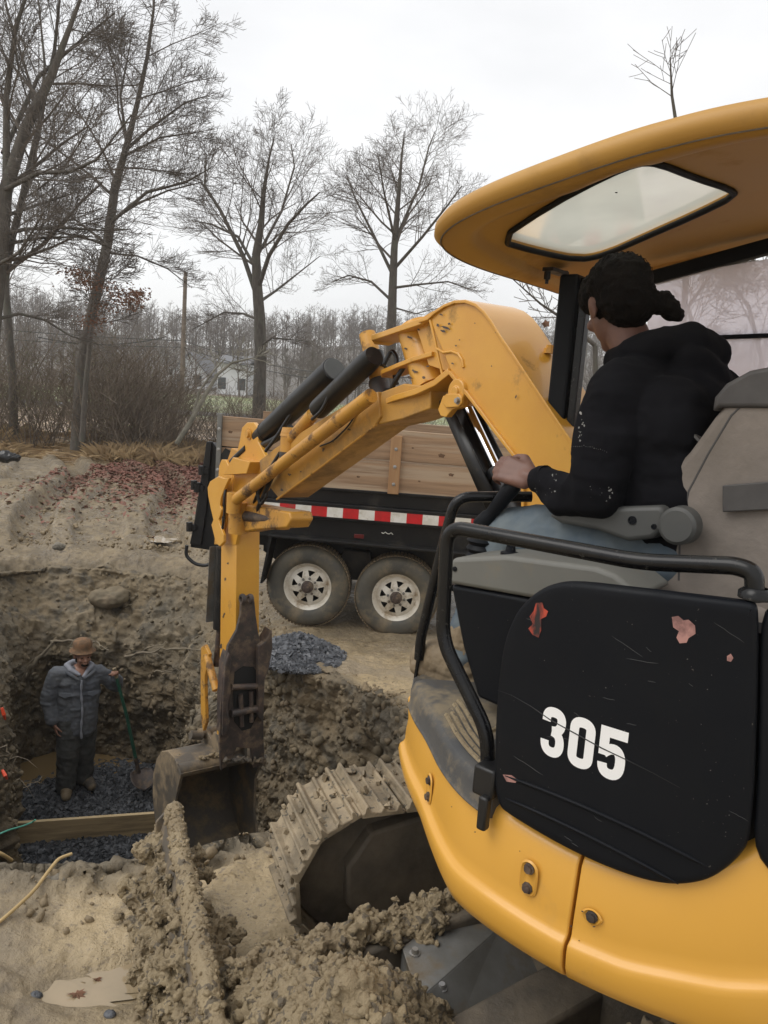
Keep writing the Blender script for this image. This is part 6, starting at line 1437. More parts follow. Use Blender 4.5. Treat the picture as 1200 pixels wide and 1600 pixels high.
# stray curls
rr = random.Random(3); S_ = MB()
for k in range(90):
    a = rr.uniform(0, 2*pi); e = rr.uniform(.0, 1.25); n_ = f*(cos(a)*cos(e)*.8-.15)+l*sin(a)*cos(e)+u*sin(e); n_.normalize(); p = hc+u*.046-f*.028+Vector((f*n_.dot(f)*.102+l*n_.dot(l)*.088+u*n_.dot(u)*.090)); t = n_.orthogonal().normalized()
    b_ = n_.cross(t); ph = rr.uniform(0, 6); S_.tube([p+(t*cos(ph+q*1.5)+b_*sin(ph+q*1.5))*.006+n_*(.0025*q-.004) for q in range(5)], .0012, 4)
S_.build('stray_curls', 'hair_black', OP, smooth=60)['kind'] = 'stuff'
K_ = MB()
K_.chain([u3((.10, .3, 1.53)), u3((.12, .3, 1.66)), u3((.17, .3, 1.80)), u3((.205, .3, 1.90))], [.155, .16, .165, .14], 24)
for s_ in (-1, 1): K_.chain([u3((.10, .3+s_*.08, 1.55)), u3((.14, .3+s_*.09, 1.72)), u3((.17+.02*s_, .3+s_*.10, 1.86))], [.12, .125, .115], 20)
K_.ball(U(.155, .30, 1.84), (.155, .155, .20), 20); K_.cap(u3((.15, .40, 1.86)), .13, u3((.13, .18, 1.86)), .135); K_.cap(u3((.13, .39, 1.66)), .14, u3((.12, .20, 1.66)), .14)
K_.chain([u3((.225, .3, 1.98)), u3((.255, .46, 1.935))], [.085, .085], 18); K_.chain([u3((.20, .3, 1.98)), u3((.13, .11, 1.94))], [.085, .085], 18)
K_.chain([u3((.255, .47, 1.925)), u3((.25, .53, 1.80)), u3((.245, .55, 1.675)), u3((.34, .535, 1.655)), u3((.425, .515, 1.685))], [.085, .078, .066, .058, .043], 18)
K_.chain([u3((.12, .10, 1.93)), u3((.13, .06, 1.80)), u3((.18, .04, 1.66)), u3((.37, .06, 1.66))], [.085, .075, .062, .042], 18)
# hood lying on the nape
K_.chain([u3((.28, .37, 2.02)), u3((.22, .35, 2.06)), u3((.15, .29, 2.075)), u3((.125, .22, 2.06)), u3((.18, .17, 2.03)), u3((.26, .2, 2.02))], [.045, .050, .054, .052, .045, .042], 16)
K_.chain([u3((.13, .33, 2.02)), u3((.10, .27, 1.99)), u3((.115, .21, 1.99))], [.05, .055, .05], 16)
K_.chain([u3((.20, .37, 2.06)), u3((.27, .375, 2.045)), u3((.325, .34, 2.02)), u3((.335, .29, 2.0)), u3((.31, .23, 2.02))], [.04, .042, .038, .036, .034], 12)
organic('hoodie', K_, 'hoodie_black', OP, .0065, 14, lambda v: limb_cloth(v, .010, 6, 31)+.002*ridge(v*np.array([16, 16, 26]), 3, .55, 33))
cf = MB(); wq = u3((.425, .515, 1.685)); w2 = up_(836, 750, .51); cf.tube([lerp(wq, w2, -.3), lerp(wq, w2, .4), w2], [.042, .038, .034], 18); cf.build('cuff', 'hoodie_black', OP, smooth=60)
J = MB()
J.chain([u3((.12, .38, 1.535)), u3((.34, .43, 1.535)), u3((.54, .45, 1.50)), u3((.60, .475, 1.30)), u3((.65, .49, 1.12))], [.115, .098, .082, .070, .066], 18)
J.chain([u3((.12, .22, 1.535)), u3((.34, .17, 1.535)), u3((.54, .14, 1.50)), u3((.62, .13, 1.30)), u3((.69, .125, 1.12))], [.115, .098, .082, .070, .066], 18)
J.cap(u3((.1, .4, 1.52)), .11, u3((.1, .2, 1.52)), .11)
organic('jeans', J, 'denim', OP, .007, 4, lambda v: limb_cloth(v, .007, 8, 41)+.003*ridge(v*np.array([22, 22, 30]), 2, .5, 43))
for ft, fh, lb in (((.82, .50), (.63, .50), 1), ((.86, .12), (.67, .12), 0)):
    T_ = MB(); z = 1.035+.02
    T_.chain([u3((fh[0], fh[1], z+.03)), u3(((fh[0]+ft[0])/2, fh[1]+.005, z+.035)), u3((ft[0]-.03, ft[1], z+.012))], [.054, .056, .048], 16)
    T_.chain([u3((fh[0]+.01, fh[1], z+.04)), u3((fh[0]-.0, fh[1], z+.13))], [.056, .058], 16)
    T_.slab([u3((fh[0]-.055, fh[1]-.045, z-.028)), u3((ft[0]-.02, ft[1]-.052, z-.028)), u3((ft[0]+.025, ft[1], z-.022)), u3((ft[0]-.02, ft[1]+.052, z-.028)), u3((fh[0]-.055, fh[1]+.045, z-.028))], UP*.03)
    organic('boot', T_, 'boot_mud', OP, .006, 3, lambda v: .010*ridge(v*11, 4, .6, 51)+.003*fbm(v*60, 2, .6, 52))
rg = MB(); kk = up_(797, 741, .50); rg.lathe(kk+LF*.008-UP*.004-FW*.012, LF*.2+FW, [(.0105, -.002), (.012, 0), (.0105, .002), (.0095, 0)], 16, close=True); rg.build('ring', 'gold', OP)
# paint marks on the sleeve
for pts in ([(905, 648), (912, 668), (908, 690)], [(870, 702), (890, 698), (915, 697), (945, 700)], [(952, 760), (955, 772), (951, 785)], [(868, 745), (864, 760), (872, 770)]):
    pass

from mathutils.bvhtree import BVHTree
def splat(o, pts, m, name, w=2.0, seed=0):
    """a dried splash lying on the cloth of o"""
    me = o.data; b0 = origin_of(o); T_ = BVHTree.FromPolygons([v.co+b0 for v in me.vertices], [p.vertices for p in me.polygons]); r = random.Random(seed); mb = MB()
    for x, y, s_ in pts:
        k = 8; lp = []
        for i in range(k):
            a = 2*pi*i/k; q = s_*(.4+.8*r.random()); h = T_.ray_cast(CAMO, ray(x+cos(a)*q, y+sin(a)*q*1.4).normalized())
            if h[0] is None: break
            lp.append(h[0]+h[1]*.0015)
        if len(lp) == k: mb.add(lp+[mid(lp)], [(i, (i+1) % k, k) for i in range(k)])
    if mb.v: q = mb.build(name, m, o.parent, smooth=None); q['kind'] = 'stuff'; return q
HD = [o for o in OP.children if o.name.startswith('hoodie')][0]
sr = random.Random(4); SP = []
for (x0, y0, x1, y1, n, w_, s0_) in ((905, 640, 911, 668, 9, 3.0, 1.6), (906, 668, 911, 692, 7, 2.0, 1.5), (866, 738, 861, 772, 9, 4.0, 1.1), (951, 760, 953, 786, 9, 2.0, 1.7), (878, 632, 884, 642, 3, 1, 1.0), (895, 735, 940, 775, 6, 6, .7), (830, 745, 850, 775, 5, 4, .6)):
    for k in range(n): t = sr.random(); SP.append((lerp(x0, x1, t)+sr.gauss(0, w_), lerp(y0, y1, t)+sr.gauss(0, 1.5), s0_*sr.uniform(.4, 1.2)))
for k in range(26): t = k/25; SP.append((lerp(868, 948, t), 706-9*sin(t*pi)+sr.gauss(0, .5), .35+.25*sr.random()))
splat(HD, SP, 'dried_plaster', 'dried_splash')
# ---- the worker in the pit
wp = atz(108, 1236, ZPIT+.12); wz = bedz(wp.x, wp.y)+.02
WX = Vector((.93, .37, 0)); WC = Vector((.37, -.93, 0))
W0 = Vector((wp.x, wp.y, wz))+WX*.07
WK = thing('person', 'worker in a grey jacket and brown hat standing in the pit with a shovel', 'person', W0)
def w3(x, c, z): return W0+WX*x+WC*c+UP*z
B = MB(); hc = w3(.055, .03, 1.575)
hfr = head(B, hc, WC*.9+WX*.22+UP*.02, UP+WC*.05, 1.05)
B.cap(w3(.04, 0, 1.40), .058, hc-UP*.05, .056, 14)
B.chain([w3(.0, -.02, .92), w3(.01, -.02, 1.15), w3(.02, -.01, 1.33)], [.13, .14, .14], 16); B.cap(w3(-.15, 0, 1.38), .06, w3(.19, -.02, 1.38), .06)
B.chain([w3(-.20, 0, 1.37), w3(-.275, -.01, 1.10), w3(-.23, .05, .84)], [.05, .042, .027], 12)
B.chain([w3(.21, -.02, 1.37), w3(.40, -.06, 1.19), w3(.375, .10, 1.34)], [.05, .042, .027], 12)
hand(B, w3(-.225, .055, .835), w3(-.20, .09, .74)-w3(-.225, .055, .835), WX*1.0-WC*.2, WC, .98, (.25, .4, .3))
hand(B, w3(.385, .09, 1.335), w3(.365, .14, 1.41)-w3(.375, .09, 1.32), WC*.9-WX*.1-UP*.4, -WX, .98, (.8, 1.0, .6))
B.chain([w3(-.08, 0, .9), w3(-.09, .03, .5), w3(-.10, -.02, .1)], [.08, .055, .045], 12); B.chain([w3(.1, -.05, .9), w3(.09, -.10, .5), w3(.08, -.20, .12)], [.08, .055, .045], 12)
organic('body', B, 'skin_worker', WK, .007, 4)
f, l, u = hfr; R = Matrix((f, l, u)).transposed()
Hh = MB(); Hh.ball(hc-f*.045+u*.0, (.075, .082, .085), 14, 0, R); Hh.cap(hc-f*.01-u*.05+l*.06, .02, hc-f*.01-u*.05-l*.06, .02); organic('hair', Hh, 'hair_black', WK, .008, 1, lambda v: .004*fbm(v*60, 2))
bd = MB(); bd.ball(hc+f*.070-u*.078, (.030, .042, .022), 12, 0, R); organic('beard', bd, 'hair_black', WK, .006, 1)
for k in (-1, 1):
    e = MB(); e.ball(hc+f*.090+l*k*.030+u*.003, (.006, .012, .005), 8, 0, R); e.build('eye', 'hair_black', WK, smooth=60)
ht = MB(); hb = hc+u*.080-f*.01; n_ = 36
ht.lathe(hb, u+f*.08, [(.092, -.012), (.134, -.026), (.136, -.022), (.098, .006), (.100, .045), (.095, .075), (.075, .098), (.04, .108), (0, .110)], n_); HT = ht.build('hat', 'hat_camo', WK, smooth=60)
J = MB()
J.chain([w3(-.01, -.01, .76), w3(.0, -.01, .95), w3(.01, -.01, 1.15), w3(.02, -.01, 1.30)], [.14, .15, .15, .145], 20)
for s_ in (-1, 1): J.chain([w3(.0+s_*.08, 0, .75), w3(.01+s_*.09, .0, 1.0), w3(.02+s_*.10, 0, 1.28)], [.11, .12, .118], 18)
J.chain([w3(.02, 0, 1.38), w3(-.19, 0, 1.365)], [.085, .085], 16); J.chain([w3(.02, 0, 1.38), w3(.21, -.02, 1.365)], [.085, .08], 16)
J.chain([w3(-.20, 0, 1.355), w3(-.255, -.01, 1.22), w3(-.285, -.01, 1.08), w3(-.245, .04, .885)], [.088, .082, .075, .062], 16)
J.chain([w3(.22, -.02, 1.35), w3(.31, -.05, 1.27), w3(.40, -.06, 1.19), w3(.395, .03, 1.27), w3(.385, .08, 1.325)], [.085, .078, .072, .062, .05], 16)
def jd(v): return limb_cloth(v, .014, 5.5, 61)+.007*ridge(v*np.array([17, 17, 24]), 3, .6, 64)
JK = organic('jacket', J, 'work_jacket', WK, .010, 3, jd)
def front(x, z, off=.0): return w3(x, .165+off-.9*(x-.01)**2, z)
zp = MB(); zp.tube([front(.045+.006*sin(z*14)+.03*(1.35-z)*.3, z, .008+.006*sin(z*9)) for z in np.linspace(.70, 1.35, 24)], [.011+.004*sin(i*1.3) for i in range(24)], 6); zp.build('zip_lining', 'hood_grey', JK, smooth=60)
for x0 in (-.12, .16):
    pk = MB(); pts = [front(x0-.06, 1.19, .012), front(x0, 1.165, .016), front(x0+.06, 1.185, .010), front(x0+.06, 1.215, .006), front(x0-.06, 1.22, .006)]; pk.slab(pts, WC*.008); pk.build('pocket_flap', 'work_jacket', JK, bevel=.002)
hd = MB(); hd.chain([w3(.02, .13, 1.40), w3(-.06, .08, 1.44), w3(-.105, .0, 1.465), w3(-.04, -.09, 1.46), w3(.09, -.09, 1.46), w3(.145, .0, 1.455), w3(.11, .08, 1.43), w3(.065, .13, 1.38)], [.020, .028, .032, .04, .04, .030, .026, .02], 12); organic('hood', hd, 'hood_grey', WK, .007, 2, lambda v: .006*fbm(v*18, 2))
cl = MB(); cl.chain([w3(.075, .135, 1.36), w3(.125, .115, 1.385), w3(.17, .07, 1.41)], [.018, .022, .02], 10); cl.chain([w3(.01, .145, 1.35), w3(-.05, .12, 1.39), w3(-.11, .07, 1.42)], [.016, .022, .022], 10); organic('collar', cl, 'work_jacket', JK, .008, 1)
T_ = MB()
T_.chain([w3(-.07, 0, .84), w3(-.085, .03, .50), w3(-.095, .0, .25), w3(-.10, -.01, .10)], [.135, .112, .104, .104], 16); T_.chain([w3(.085, -.03, .84), w3(.09, -.08, .5), w3(.085, -.14, .25), w3(.08, -.17, .10)], [.13, .105, .098, .10], 16); T_.cap(w3(-.05, -.01, .86), .12, w3(.06, -.01, .86), .12)
organic('trousers', T_, 'work_trousers', WK, .010, 3, lambda v: limb_cloth(v, .014, 6, 71))
for x, c, dx in ((-.10, -.01, -.0), (.09, -.18, .07)):
    b = MB(); b.chain([w3(x, c-.03, .055), w3(x+dx*.5, c+.07, .055), w3(x+dx, c+.17, .045)], [.062, .064, .052], 14); b.cap(w3(x, c-.01, .06), .066, w3(x, c-.01, .14), .058); organic('boot', b, 'boot_mud' if dx == 0 else 'mud_steel', WK, .009, 2, lambda v: .006*fbm(v*20, 3))
# shovel
s0 = w3(.372, .135, 1.44); s1 = w3(.62, .16, .36); s2 = w3(.67, .18, .12)
SH = thing('shovel', 'round point shovel with green handle held upright by the worker', 'shovel', s2)
mb = MB(); mb.tube([s0, s0.lerp(s1, .5)+WX*.012, s1], [.017, .018, .019], 12); mb.build('handle', 'green_handle', SH, smooth=60)
mb = MB(); mb.tube([s0+(s0-s1).normalized()*.012, s0-(s0-s1).normalized()*.10], .0205, 12); mb.build('grip', 'mud', SH, smooth=60)
mb = MB(); mb.tube([s1+(s0-s1).normalized()*.05, s1.lerp(s2, .6), s2], [.022, .021, .014], 12); mb.build('socket', 'rust_steel', SH, smooth=60)
mb = MB(); vs = []; nu, nv = 12, 12; dn = ((s2-s1).normalized()*.55-WX*.0+WC*.85).normalized(); nn = (UP+WC*.5); nn = (nn-dn*nn.dot(dn)).normalized(); sx = dn.cross(nn)
bl_ = s2-dn*.04+UP*.10
for i in range(nu+1):
    t = i/nu; hw = .128*min(1, (t*3.4+.35))*sqrt(max(.02, 1-max(0, (t-.45)/.56)**2.2))
    for j in range(nv+1):
        s_ = 2*j/nv-1; vs.append(bl_+dn*(t*.27)+sx*hw*s_+nn*(-.035*s_*s_*-1+.02*sin(t*3)-.03)+UP*.035)
mb.add(vs, [(i*(nv+1)+j, i*(nv+1)+j+1, (i+1)*(nv+1)+j+1, (i+1)*(nv+1)+j) for i in range(nu) for j in range(nv)]); o = mb.build('blade', 'rust_steel', SH, smooth=60); sm = o.modifiers.new('t', 'SOLIDIFY'); sm.thickness = .004

# ================================================================ TREES
def stack_tubes(segs, sides):
    """segs: array (n,8): p0, p1, r0, r1 -> straight tapered prisms, vectorised"""
    a = np.array(segs, float); p0, p1, r0, r1 = a[:, 0:3], a[:, 3:6], a[:, 6], a[:, 7]; d = p1-p0; L = np.linalg.norm(d, axis=1, keepdims=True)+1e-9; d = d/L
    ref = np.where(np.abs(d[:, 2:3]) < .9, np.array([[0, 0, 1.]]), np.array([[1., 0, 0]])); x = np.cross(d, ref); x /= np.linalg.norm(x, axis=1, keepdims=True); y = np.cross(d, x)
    k = np.arange(sides)*2*pi/sides; c, s_ = np.cos(k), np.sin(k); ring = x[:, None]*c[None, :, None]+y[:, None]*s_[None, :, None]
    v = np.concatenate([p0[:, None]+ring*r0[:, None, None], p1[:, None]+ring*r1[:, None, None]], 1)
    j = np.arange(sides); f = np.stack([j, (j+1) % sides, sides+(j+1) % sides, sides+j], 1); f = f[None]+(np.arange(len(a))*2*sides)[:, None, None]
    return v.reshape(-1, 3), f.reshape(-1, 4)
class Tree:
    def __init__(s, seed, levels=4, gnarl=.22, upb=.35, dens=1.0, rmin=.006): s.r = random.Random(seed); s.seg = []; s.big = []; s.tips = []; s.L = levels; s.g = gnarl; s.u = upb; s.dens = dens; s.rmin = rmin
    def limb(s, p, d, L, r, lv, taper=.35, kids=True):
        R = s.r; n = max(2, int(L/(.55 if lv <= 1 else .34 if lv == 2 else .22))); n = min(n, 16); st = L/n; P = [Vector(p)]; d = Vector(d).normalized(); rs = [r]
        for i in range(n):
            d = (d+Vector((R.gauss(0, s.g), R.gauss(0, s.g), R.gauss(0, s.g)))*(.5 if lv < 2 else .33)+UP*s.u*.13*(1 if lv else .4)).normalized(); P.append(P[-1]+d*st); rs.append(max(s.rmin, r*(1-(1-taper)*(i+1)/n)))
        s.path(P, rs, lv, kids, L); return P
    def path(s, P, rs, lv, kids=True, L=None, t0=.18, up=None):
        R = s.r; n = len(P)-1; dst = s.big if lv <= 0 else s.seg
        for i in range(n): dst.append((*P[i], *P[i+1], rs[i], rs[i+1]))
        L = L or sum((P[i+1]-P[i]).length for i in range(n))
        s.tips.append(P[-1])
        if lv >= s.L or not kids: return
        cnt = {0: 15, 1: 12, 2: 9, 3: 5, 4: 3}.get(lv, 3)*s.dens; cnt = max(2, int(cnt*min(1.6, .5+L/4 if lv == 1 else 1)))
        for k in range(cnt):
            t = t0+(1-t0)*((k+R.random())/cnt); x = t*n; i = min(n-1, int(x)); q = P[i].lerp(P[i+1], x-i); dd = (P[i+1]-P[i]).normalized()
            ax = dd.orthogonal().normalized(); ax = Matrix.Rotation(R.uniform(0, 2*pi), 3, dd) @ ax; ang = R.uniform(.55, 1.05) if lv else R.uniform(.6, 1.15)
            nd = Matrix.Rotation(ang, 3, ax) @ dd
            if nd.z < -.25: nd.z *= .3
            cl = L*(.58 if lv else .46)*(1.15-.75*t)*R.uniform(.7, 1.25); cr = max(s.rmin, (rs[i]*(1-(x-i))+rs[i+1]*(x-i))*R.uniform(.30, .44))
            if cl > .12: s.limb(q, nd, cl, cr, lv+1)
    def build(s, name, label, cat, base, group, m_trunk='bark', m_twig='twig', sides=3):
        T = thing(name, label, cat, base, group)
        if s.big: v, f = stack_tubes(s.big, 10); np_mesh('trunk', v, f, m_trunk, T, 60)
        if s.seg: v, f = stack_tubes(s.seg, sides); np_mesh('crown', v, f, m_twig, T, 60)
        return T
def trunkpath(px, Y, rs): return [aty(x, y, Y) for x, y in px], rs
GT = 'bare trees beyond the pit'
def add_tree(name, label, px, Y, rs, seed, limbs=(), levels=4, dens=1.0, t0=.3, crownL=None, upb=.35, gnarl=.24, rmin=.0040):
    rs = [q*.68 for q in rs]; limbs = [(lp, r*.66) for lp, r in limbs]; T = Tree(seed, levels, gnarl, upb, dens, rmin); P = [aty(x, y, Y) for x, y in px]; b = P[0].copy(); g0 = float(ground_np(b.x, b.y)); b.z = g0
    P = [Vector((P[0].x, P[0].y, g0-.1))]+P[1:] if P[0].z > g0 else [P[0]-UP*.1]+P[1:]
    T.path(P, rs, 0, True, crownL, t0)
    for lp, r in limbs:
        Q_ = [aty(x, y, Y+dy) for x, y, dy in lp]; R_ = [r*(1-.75*i/(len(Q_)-1)) for i in range(len(Q_))]
        for i in range(len(Q_)-1): T.big.append((*Q_[i], *Q_[i+1], R_[i], R_[i+1]))
        s0 = len(T.seg); T.path(Q_, R_, 1, True, None, .2)
    return T.build(name, label, 'tree', b, GT), T
# big leaning tree, left of centre
LT, _ = add_tree('bare_tree', 'tall bare tree leaning right, left of the utility pole', [(121, 700), (124, 640), (128, 560), (148, 470), (168, 380), (180, 290), (196, 235), (215, 160), (230, 90), (240, 15), (243, -60)], 21, [.30, .25, .22, .20, .18, .15, .12, .09, .07, .045, .02], 11,
    limbs=[([(170, 350, 0), (230, 300, -.5), (290, 285, -.8), (330, 262, -1)], .075), ([(172, 345, 0), (215, 318, .5), (262, 298, .9), (318, 284, 1.2)], .07), ([(196, 235, 0), (235, 200, .4), (290, 160, .8), (322, 150, 1)], .07), ([(192, 245, 0), (250, 215, -.5), (318, 205, -1)], .06), ([(165, 395, 0), (215, 400, .6), (262, 420, 1), (300, 450, 1.3)], .05), ([(198, 225, 0), (188, 150, .4), (205, 60, .5)], .07), ([(165, 380, 0), (100, 365, .5), (40, 368, .8)], .055)], levels=4, dens=1.0, t0=.38, crownL=7.0)
# two big trees with spreading crowns
add_tree('bare_tree', 'spreading bare tree with a forked grey trunk behind the trailer', [(405, 650), (407, 560), (406, 500), (402, 450), (400, 400), (408, 350), (412, 300), (420, 250), (428, 215)], 26, [.34, .29, .27, .24, .2, .15, .1, .05, .02], 21,
    limbs=[([(404, 470, 0), (380, 400, .3), (345, 330, .6), (320, 290, .8), (322, 240, 1)], .13), ([(402, 455, 0), (420, 400, -.4), (450, 350, -.7), (478, 320, -1), (500, 300, -1.1)], .12), ([(400, 420, 0), (372, 370, .8), (330, 350, 1.3), (300, 345, 1.6)], .09), ([(405, 500, 0), (380, 490, .8), (350, 488, 1), (300, 515, 1.2)], .075), ([(408, 540, 0), (425, 528, -.6), (450, 530, -1), (480, 533, -1.1)], .06), ([(408, 470, 0), (430, 455, .8), (462, 430, 1.3), (500, 400, 1.6)], .08), ([(402, 400, 0), (440, 330, 1), (460, 260, 1.5), (455, 225, 1.6)], .08)], levels=4, dens=.95, t0=.45, crownL=6.0)
add_tree('bare_tree', 'rounded bare tree with a straight trunk above the boom', [(612, 640), (612, 500), (614, 440), (616, 390), (620, 340), (624, 290), (628, 240), (632, 205)], 29, [.30, .26, .22, .19, .15, .1, .06, .02], 33,
    limbs=[([(612, 470, 0), (580, 440, .5), (545, 430, .8), (520, 440, 1)], .08), ([(613, 450, 0), (650, 445, -.5), (700, 440, -1), (745, 455, -1.4)], .075), ([(614, 430, 0), (585, 370, .8), (555, 310, 1.2), (540, 270, 1.4)], .10), ([(616, 420, 0), (660, 370, -.8), (700, 320, -1.2), (722, 290, -1.4)], .095), ([(618, 380, 0), (600, 300, -1), (590, 240, -1.4)], .08), ([(620, 370, 0), (655, 290, 1), (670, 230, 1.4), (680, 205, 1.5)], .085), ([(613, 480, 0), (650, 490, 1), (690, 480, 1.5)], .05)], levels=4, dens=.95, t0=.35, crownL=6.2)
# cluster on the far left
add_tree('bare_tree', 'massive dark bare tree cut by the left edge of the photo', [(-25, 700), (-18, 560), (-10, 480), (0, 400), (8, 300), (40, 200), (80, 120), (110, 40), (140, -40)], 17, [.32, .28, .26, .24, .2, .16, .12, .07, .03], 41,
    limbs=[([(-10, 480, 0), (30, 330, .5), (60, 200, .8), (85, 80, 1), (95, -20, 1)], .13), ([(0, 300, 0), (60, 270, -.6), (110, 268, -1), (150, 250, -1.4), (205, 180, -1.8)], .08), ([(0, 340, 0), (60, 320, .6), (120, 300, 1)], .07), ([(-10, 370, 0), (40, 358, 0), (100, 356, 0), (160, 360, 0), (205, 358, 0)], .07), ([(-10, 385, 0), (60, 372, .3), (130, 370, .5), (190, 395, .8)], .06), ([(-15, 420, 0), (30, 395, -1), (70, 330, -1.5)], .07), ([(10, 280, 0), (10, 150, 0), (25, 40, 0), (60, -60, 0)], .12), ([(-10, 500, 0), (30, 490, .4), (70, 500, .5), (110, 525, .6), (160, 540, .8)], .06), ([(5, 240, 0), (60, 120, .9), (130, 60, 1.2), (180, 20, 1.4)], .08)], levels=4, dens=1.0, t0=.3, crownL=6.0)
add_tree('bare_tree', 'slim dark bare tree just right of the left photo edge', [(22, 690), (20, 600), (14, 520), (8, 440), (22, 360), (48, 270), (62, 200), (70, 100), (60, 0)], 23, [.2, .17, .16, .14, .12, .1, .08, .05, .03], 47, levels=3, dens=1.1, t0=.3, crownL=6.0)
# dead pale trunk leaning across the thicket
T = Tree(77, 3, .25, -.1, .5, .01); P = [aty(x, y, 20.5) for x, y in ((276, 693), (300, 655), (322, 615), (340, 585), (362, 567), (392, 560), (420, 566))]; T.path(P, [.07, .06, .05, .042, .03, .022, .012], 0, True, 3.0, .35)
P2 = [aty(x, y, 20.6) for x, y in ((300, 655), (312, 610), (335, 578), (352, 560))]; 
for i in range(3): T.big.append((*P2[i], *P2[i+1], .04-.009*i, .032-.009*i))
T.build('leaning_trunk', 'pale dead trunk leaning to the right across the thicket', 'tree', P[0], None, 'bark_pale', 'bark_pale')
# low oak that kept its rusty leaves
T = Tree(91, 3, .25, .1, 1.0, .006); P = [aty(x, y, 19.6) for x, y in ((128, 690), (134, 600), (142, 520), (150, 460), (158, 430))]; T.path(P, [.07, .06, .05, .035, .02], 0, True, 4.6, .55)
OK_ = T.build('small_oak', 'small oak still holding rusty brown leaves beside the leaning tree', 'tree', P[0], None)
rg_ = random.Random(4); Pl = []
for k in range(1500):
    c = rg_.choice(((150, 445, 32, 12), (190, 460, 30, 12), (130, 440, 20, 12), (205, 475, 22, 10), (165, 480, 25, 16), (120, 425, 22, 8), (140, 505, 22, 14), (215, 462, 14, 8))); Pl.append(aty(rg_.gauss(c[0], c[2]*.6), rg_.gauss(c[1], c[3]*.6), 19.6+rg_.gauss(0, .8)))
P_ = np.array([tuple(p) for p in Pl]); lf = leaves('foliage', P_, .042, 'leaf_rust', 9, None, None, tilt=2.0)
def reparent(o, T):
    b = origin_of(T); o.data.transform(Matrix.Translation(-b)); o.parent = T
    for k in ('label', 'category', 'kind'):
        if k in o: del o[k]
reparent(lf, OK_)
# sapling behind the canopy, twigs left of the post and beyond the side window
def sapling(px, Y, r, seed, label, levels=3, dens=.6, t0=.35, rmin=.003, cl=None):
    T = Tree(seed, levels, .16, .6, dens, rmin); P = [aty(x, y, Y) for x, y in px]; g0 = gz(P[0].x, P[0].y); base = Vector((P[0].x, P[0].y, g0)); P = [base]+P[1:]; n = len(P); T.path(P, [r*(1-.85*i/(n-1)) for i in range(n)], 0, True, cl, t0)
    return T.build('sapling', label, 'tree', base, 'bare saplings behind the excavator')
sapling([(1080, 700), (1072, 420), (1062, 230), (1050, 150), (1047, 90)], 9, .04, 3, 'bare sapling whose top shows above the canopy', 2, .6, .74, .003, 2.0)
sapling([(960, 640), (930, 540), (890, 505), (845, 475), (800, 435)], 11, .04, 5, 'bare sapling bending left between boom and canopy post', 2, .8, .5, .005, 1.3)
sapling([(1100, 640), (1095, 560), (1075, 480), (1110, 430), (1150, 380)], 12, .05, 6, 'bare sapling seen through the side window of the cab', 3, 1.0, .3, .005, 3.0)
sapling([(1180, 640), (1190, 560), (1170, 480), (1130, 420), (1080, 400)], 13, .05, 8, 'bare sapling near the right photo edge beyond the window', 3, 1.0, .3, .005, 3.0)
lfp = aty(853, 506, 8); mb = MB(); lp = [lfp+Vector((cos(a)*.03*(1+.5*(k % 2)), .01*sin(a*2), sin(a)*.028*(1+.5*(k % 2)))) for k, a in enumerate(np.linspace(0, 2*pi, 11)[:-1])]; mb.add(lp, [tuple(range(10))]); tag(mb.build('hanging_leaf', 'hose_yellow', None, smooth=None, loc=lfp), 'single orange brown leaf hanging between boom and post', 'leaf')
bpy.data.objects['hanging_leaf'].data.materials[0] = MATS['leaf_rust']
# ---- thicket of bare shrubs
def shrub_mesh(seed, H, n):
    T = Tree(seed, 2, .26, .35, 1.2, .0045); R = T.r
    for k in range(n):
        a = R.uniform(0, 2*pi); r = R.uniform(0, .5); T.limb(Vector((cos(a)*r, sin(a)*r, -.05)), Vector((cos(a)*.35, sin(a)*.35, 1)), H*R.uniform(.6, 1.1), R.uniform(.010, .022), 1, .3)
    v, f = stack_tubes(T.seg, 3); me = np_mesh('shrub', v, f, 'shrub_twig', None, 60); d = me.data; bpy.data.objects.remove(me); return d
SM = [shrub_mesh(100+k, 3.0, 11) for k in range(5)]
sl_ = []
for k in range(5):
    r = np.random.default_rng(k); P = r.normal(0, 1, (420, 3))*np.array([.8, .8, .75])+np.array([0, 0, 1.6])
    o = leaves('f', P, .026, 'leaf_green', k, None, None, 2.0); d = o.data; bpy.data.objects.remove(o); sl_.append(d)
rg_ = random.Random(12)
for k in range(78):
    Y = rg_.uniform(20.5, 31); px = rg_.uniform(-60, 700)
    if k >= 56: px = rg_.uniform(-40, 260); Y = rg_.uniform(21, 26)
    if k >= 70: px = rg_.uniform(820, 1300); Y = rg_.uniform(24, 34)
    b = aty(px, 660, Y); b.z = gz(b.x, b.y); s_ = rg_.uniform(.6, 1.0)*(1.1 if px < 260 else .7)
    leafy = px < 270 and k % 3 == 0
    T_ = thing('shrub', ('bare shrub with a few yellow green leaves in the thicket' if leafy else 'bare grey brown shrub in the thicket beyond the pit'), 'shrub', b, 'leafy shrubs in the thicket' if leafy else 'bare shrubs in the thicket')
    o = bpy.data.objects.new('stems', SM[k % 5]); COL.objects.link(o); o.parent = T_; o.rotation_euler.z = rg_.uniform(0, 6); o.scale = (s_*1.2, s_*1.2, s_)
    if leafy: o = bpy.data.objects.new('foliage', sl_[k % 5]); COL.objects.link(o); o.parent = T_; o.scale = (s_, s_, s_)
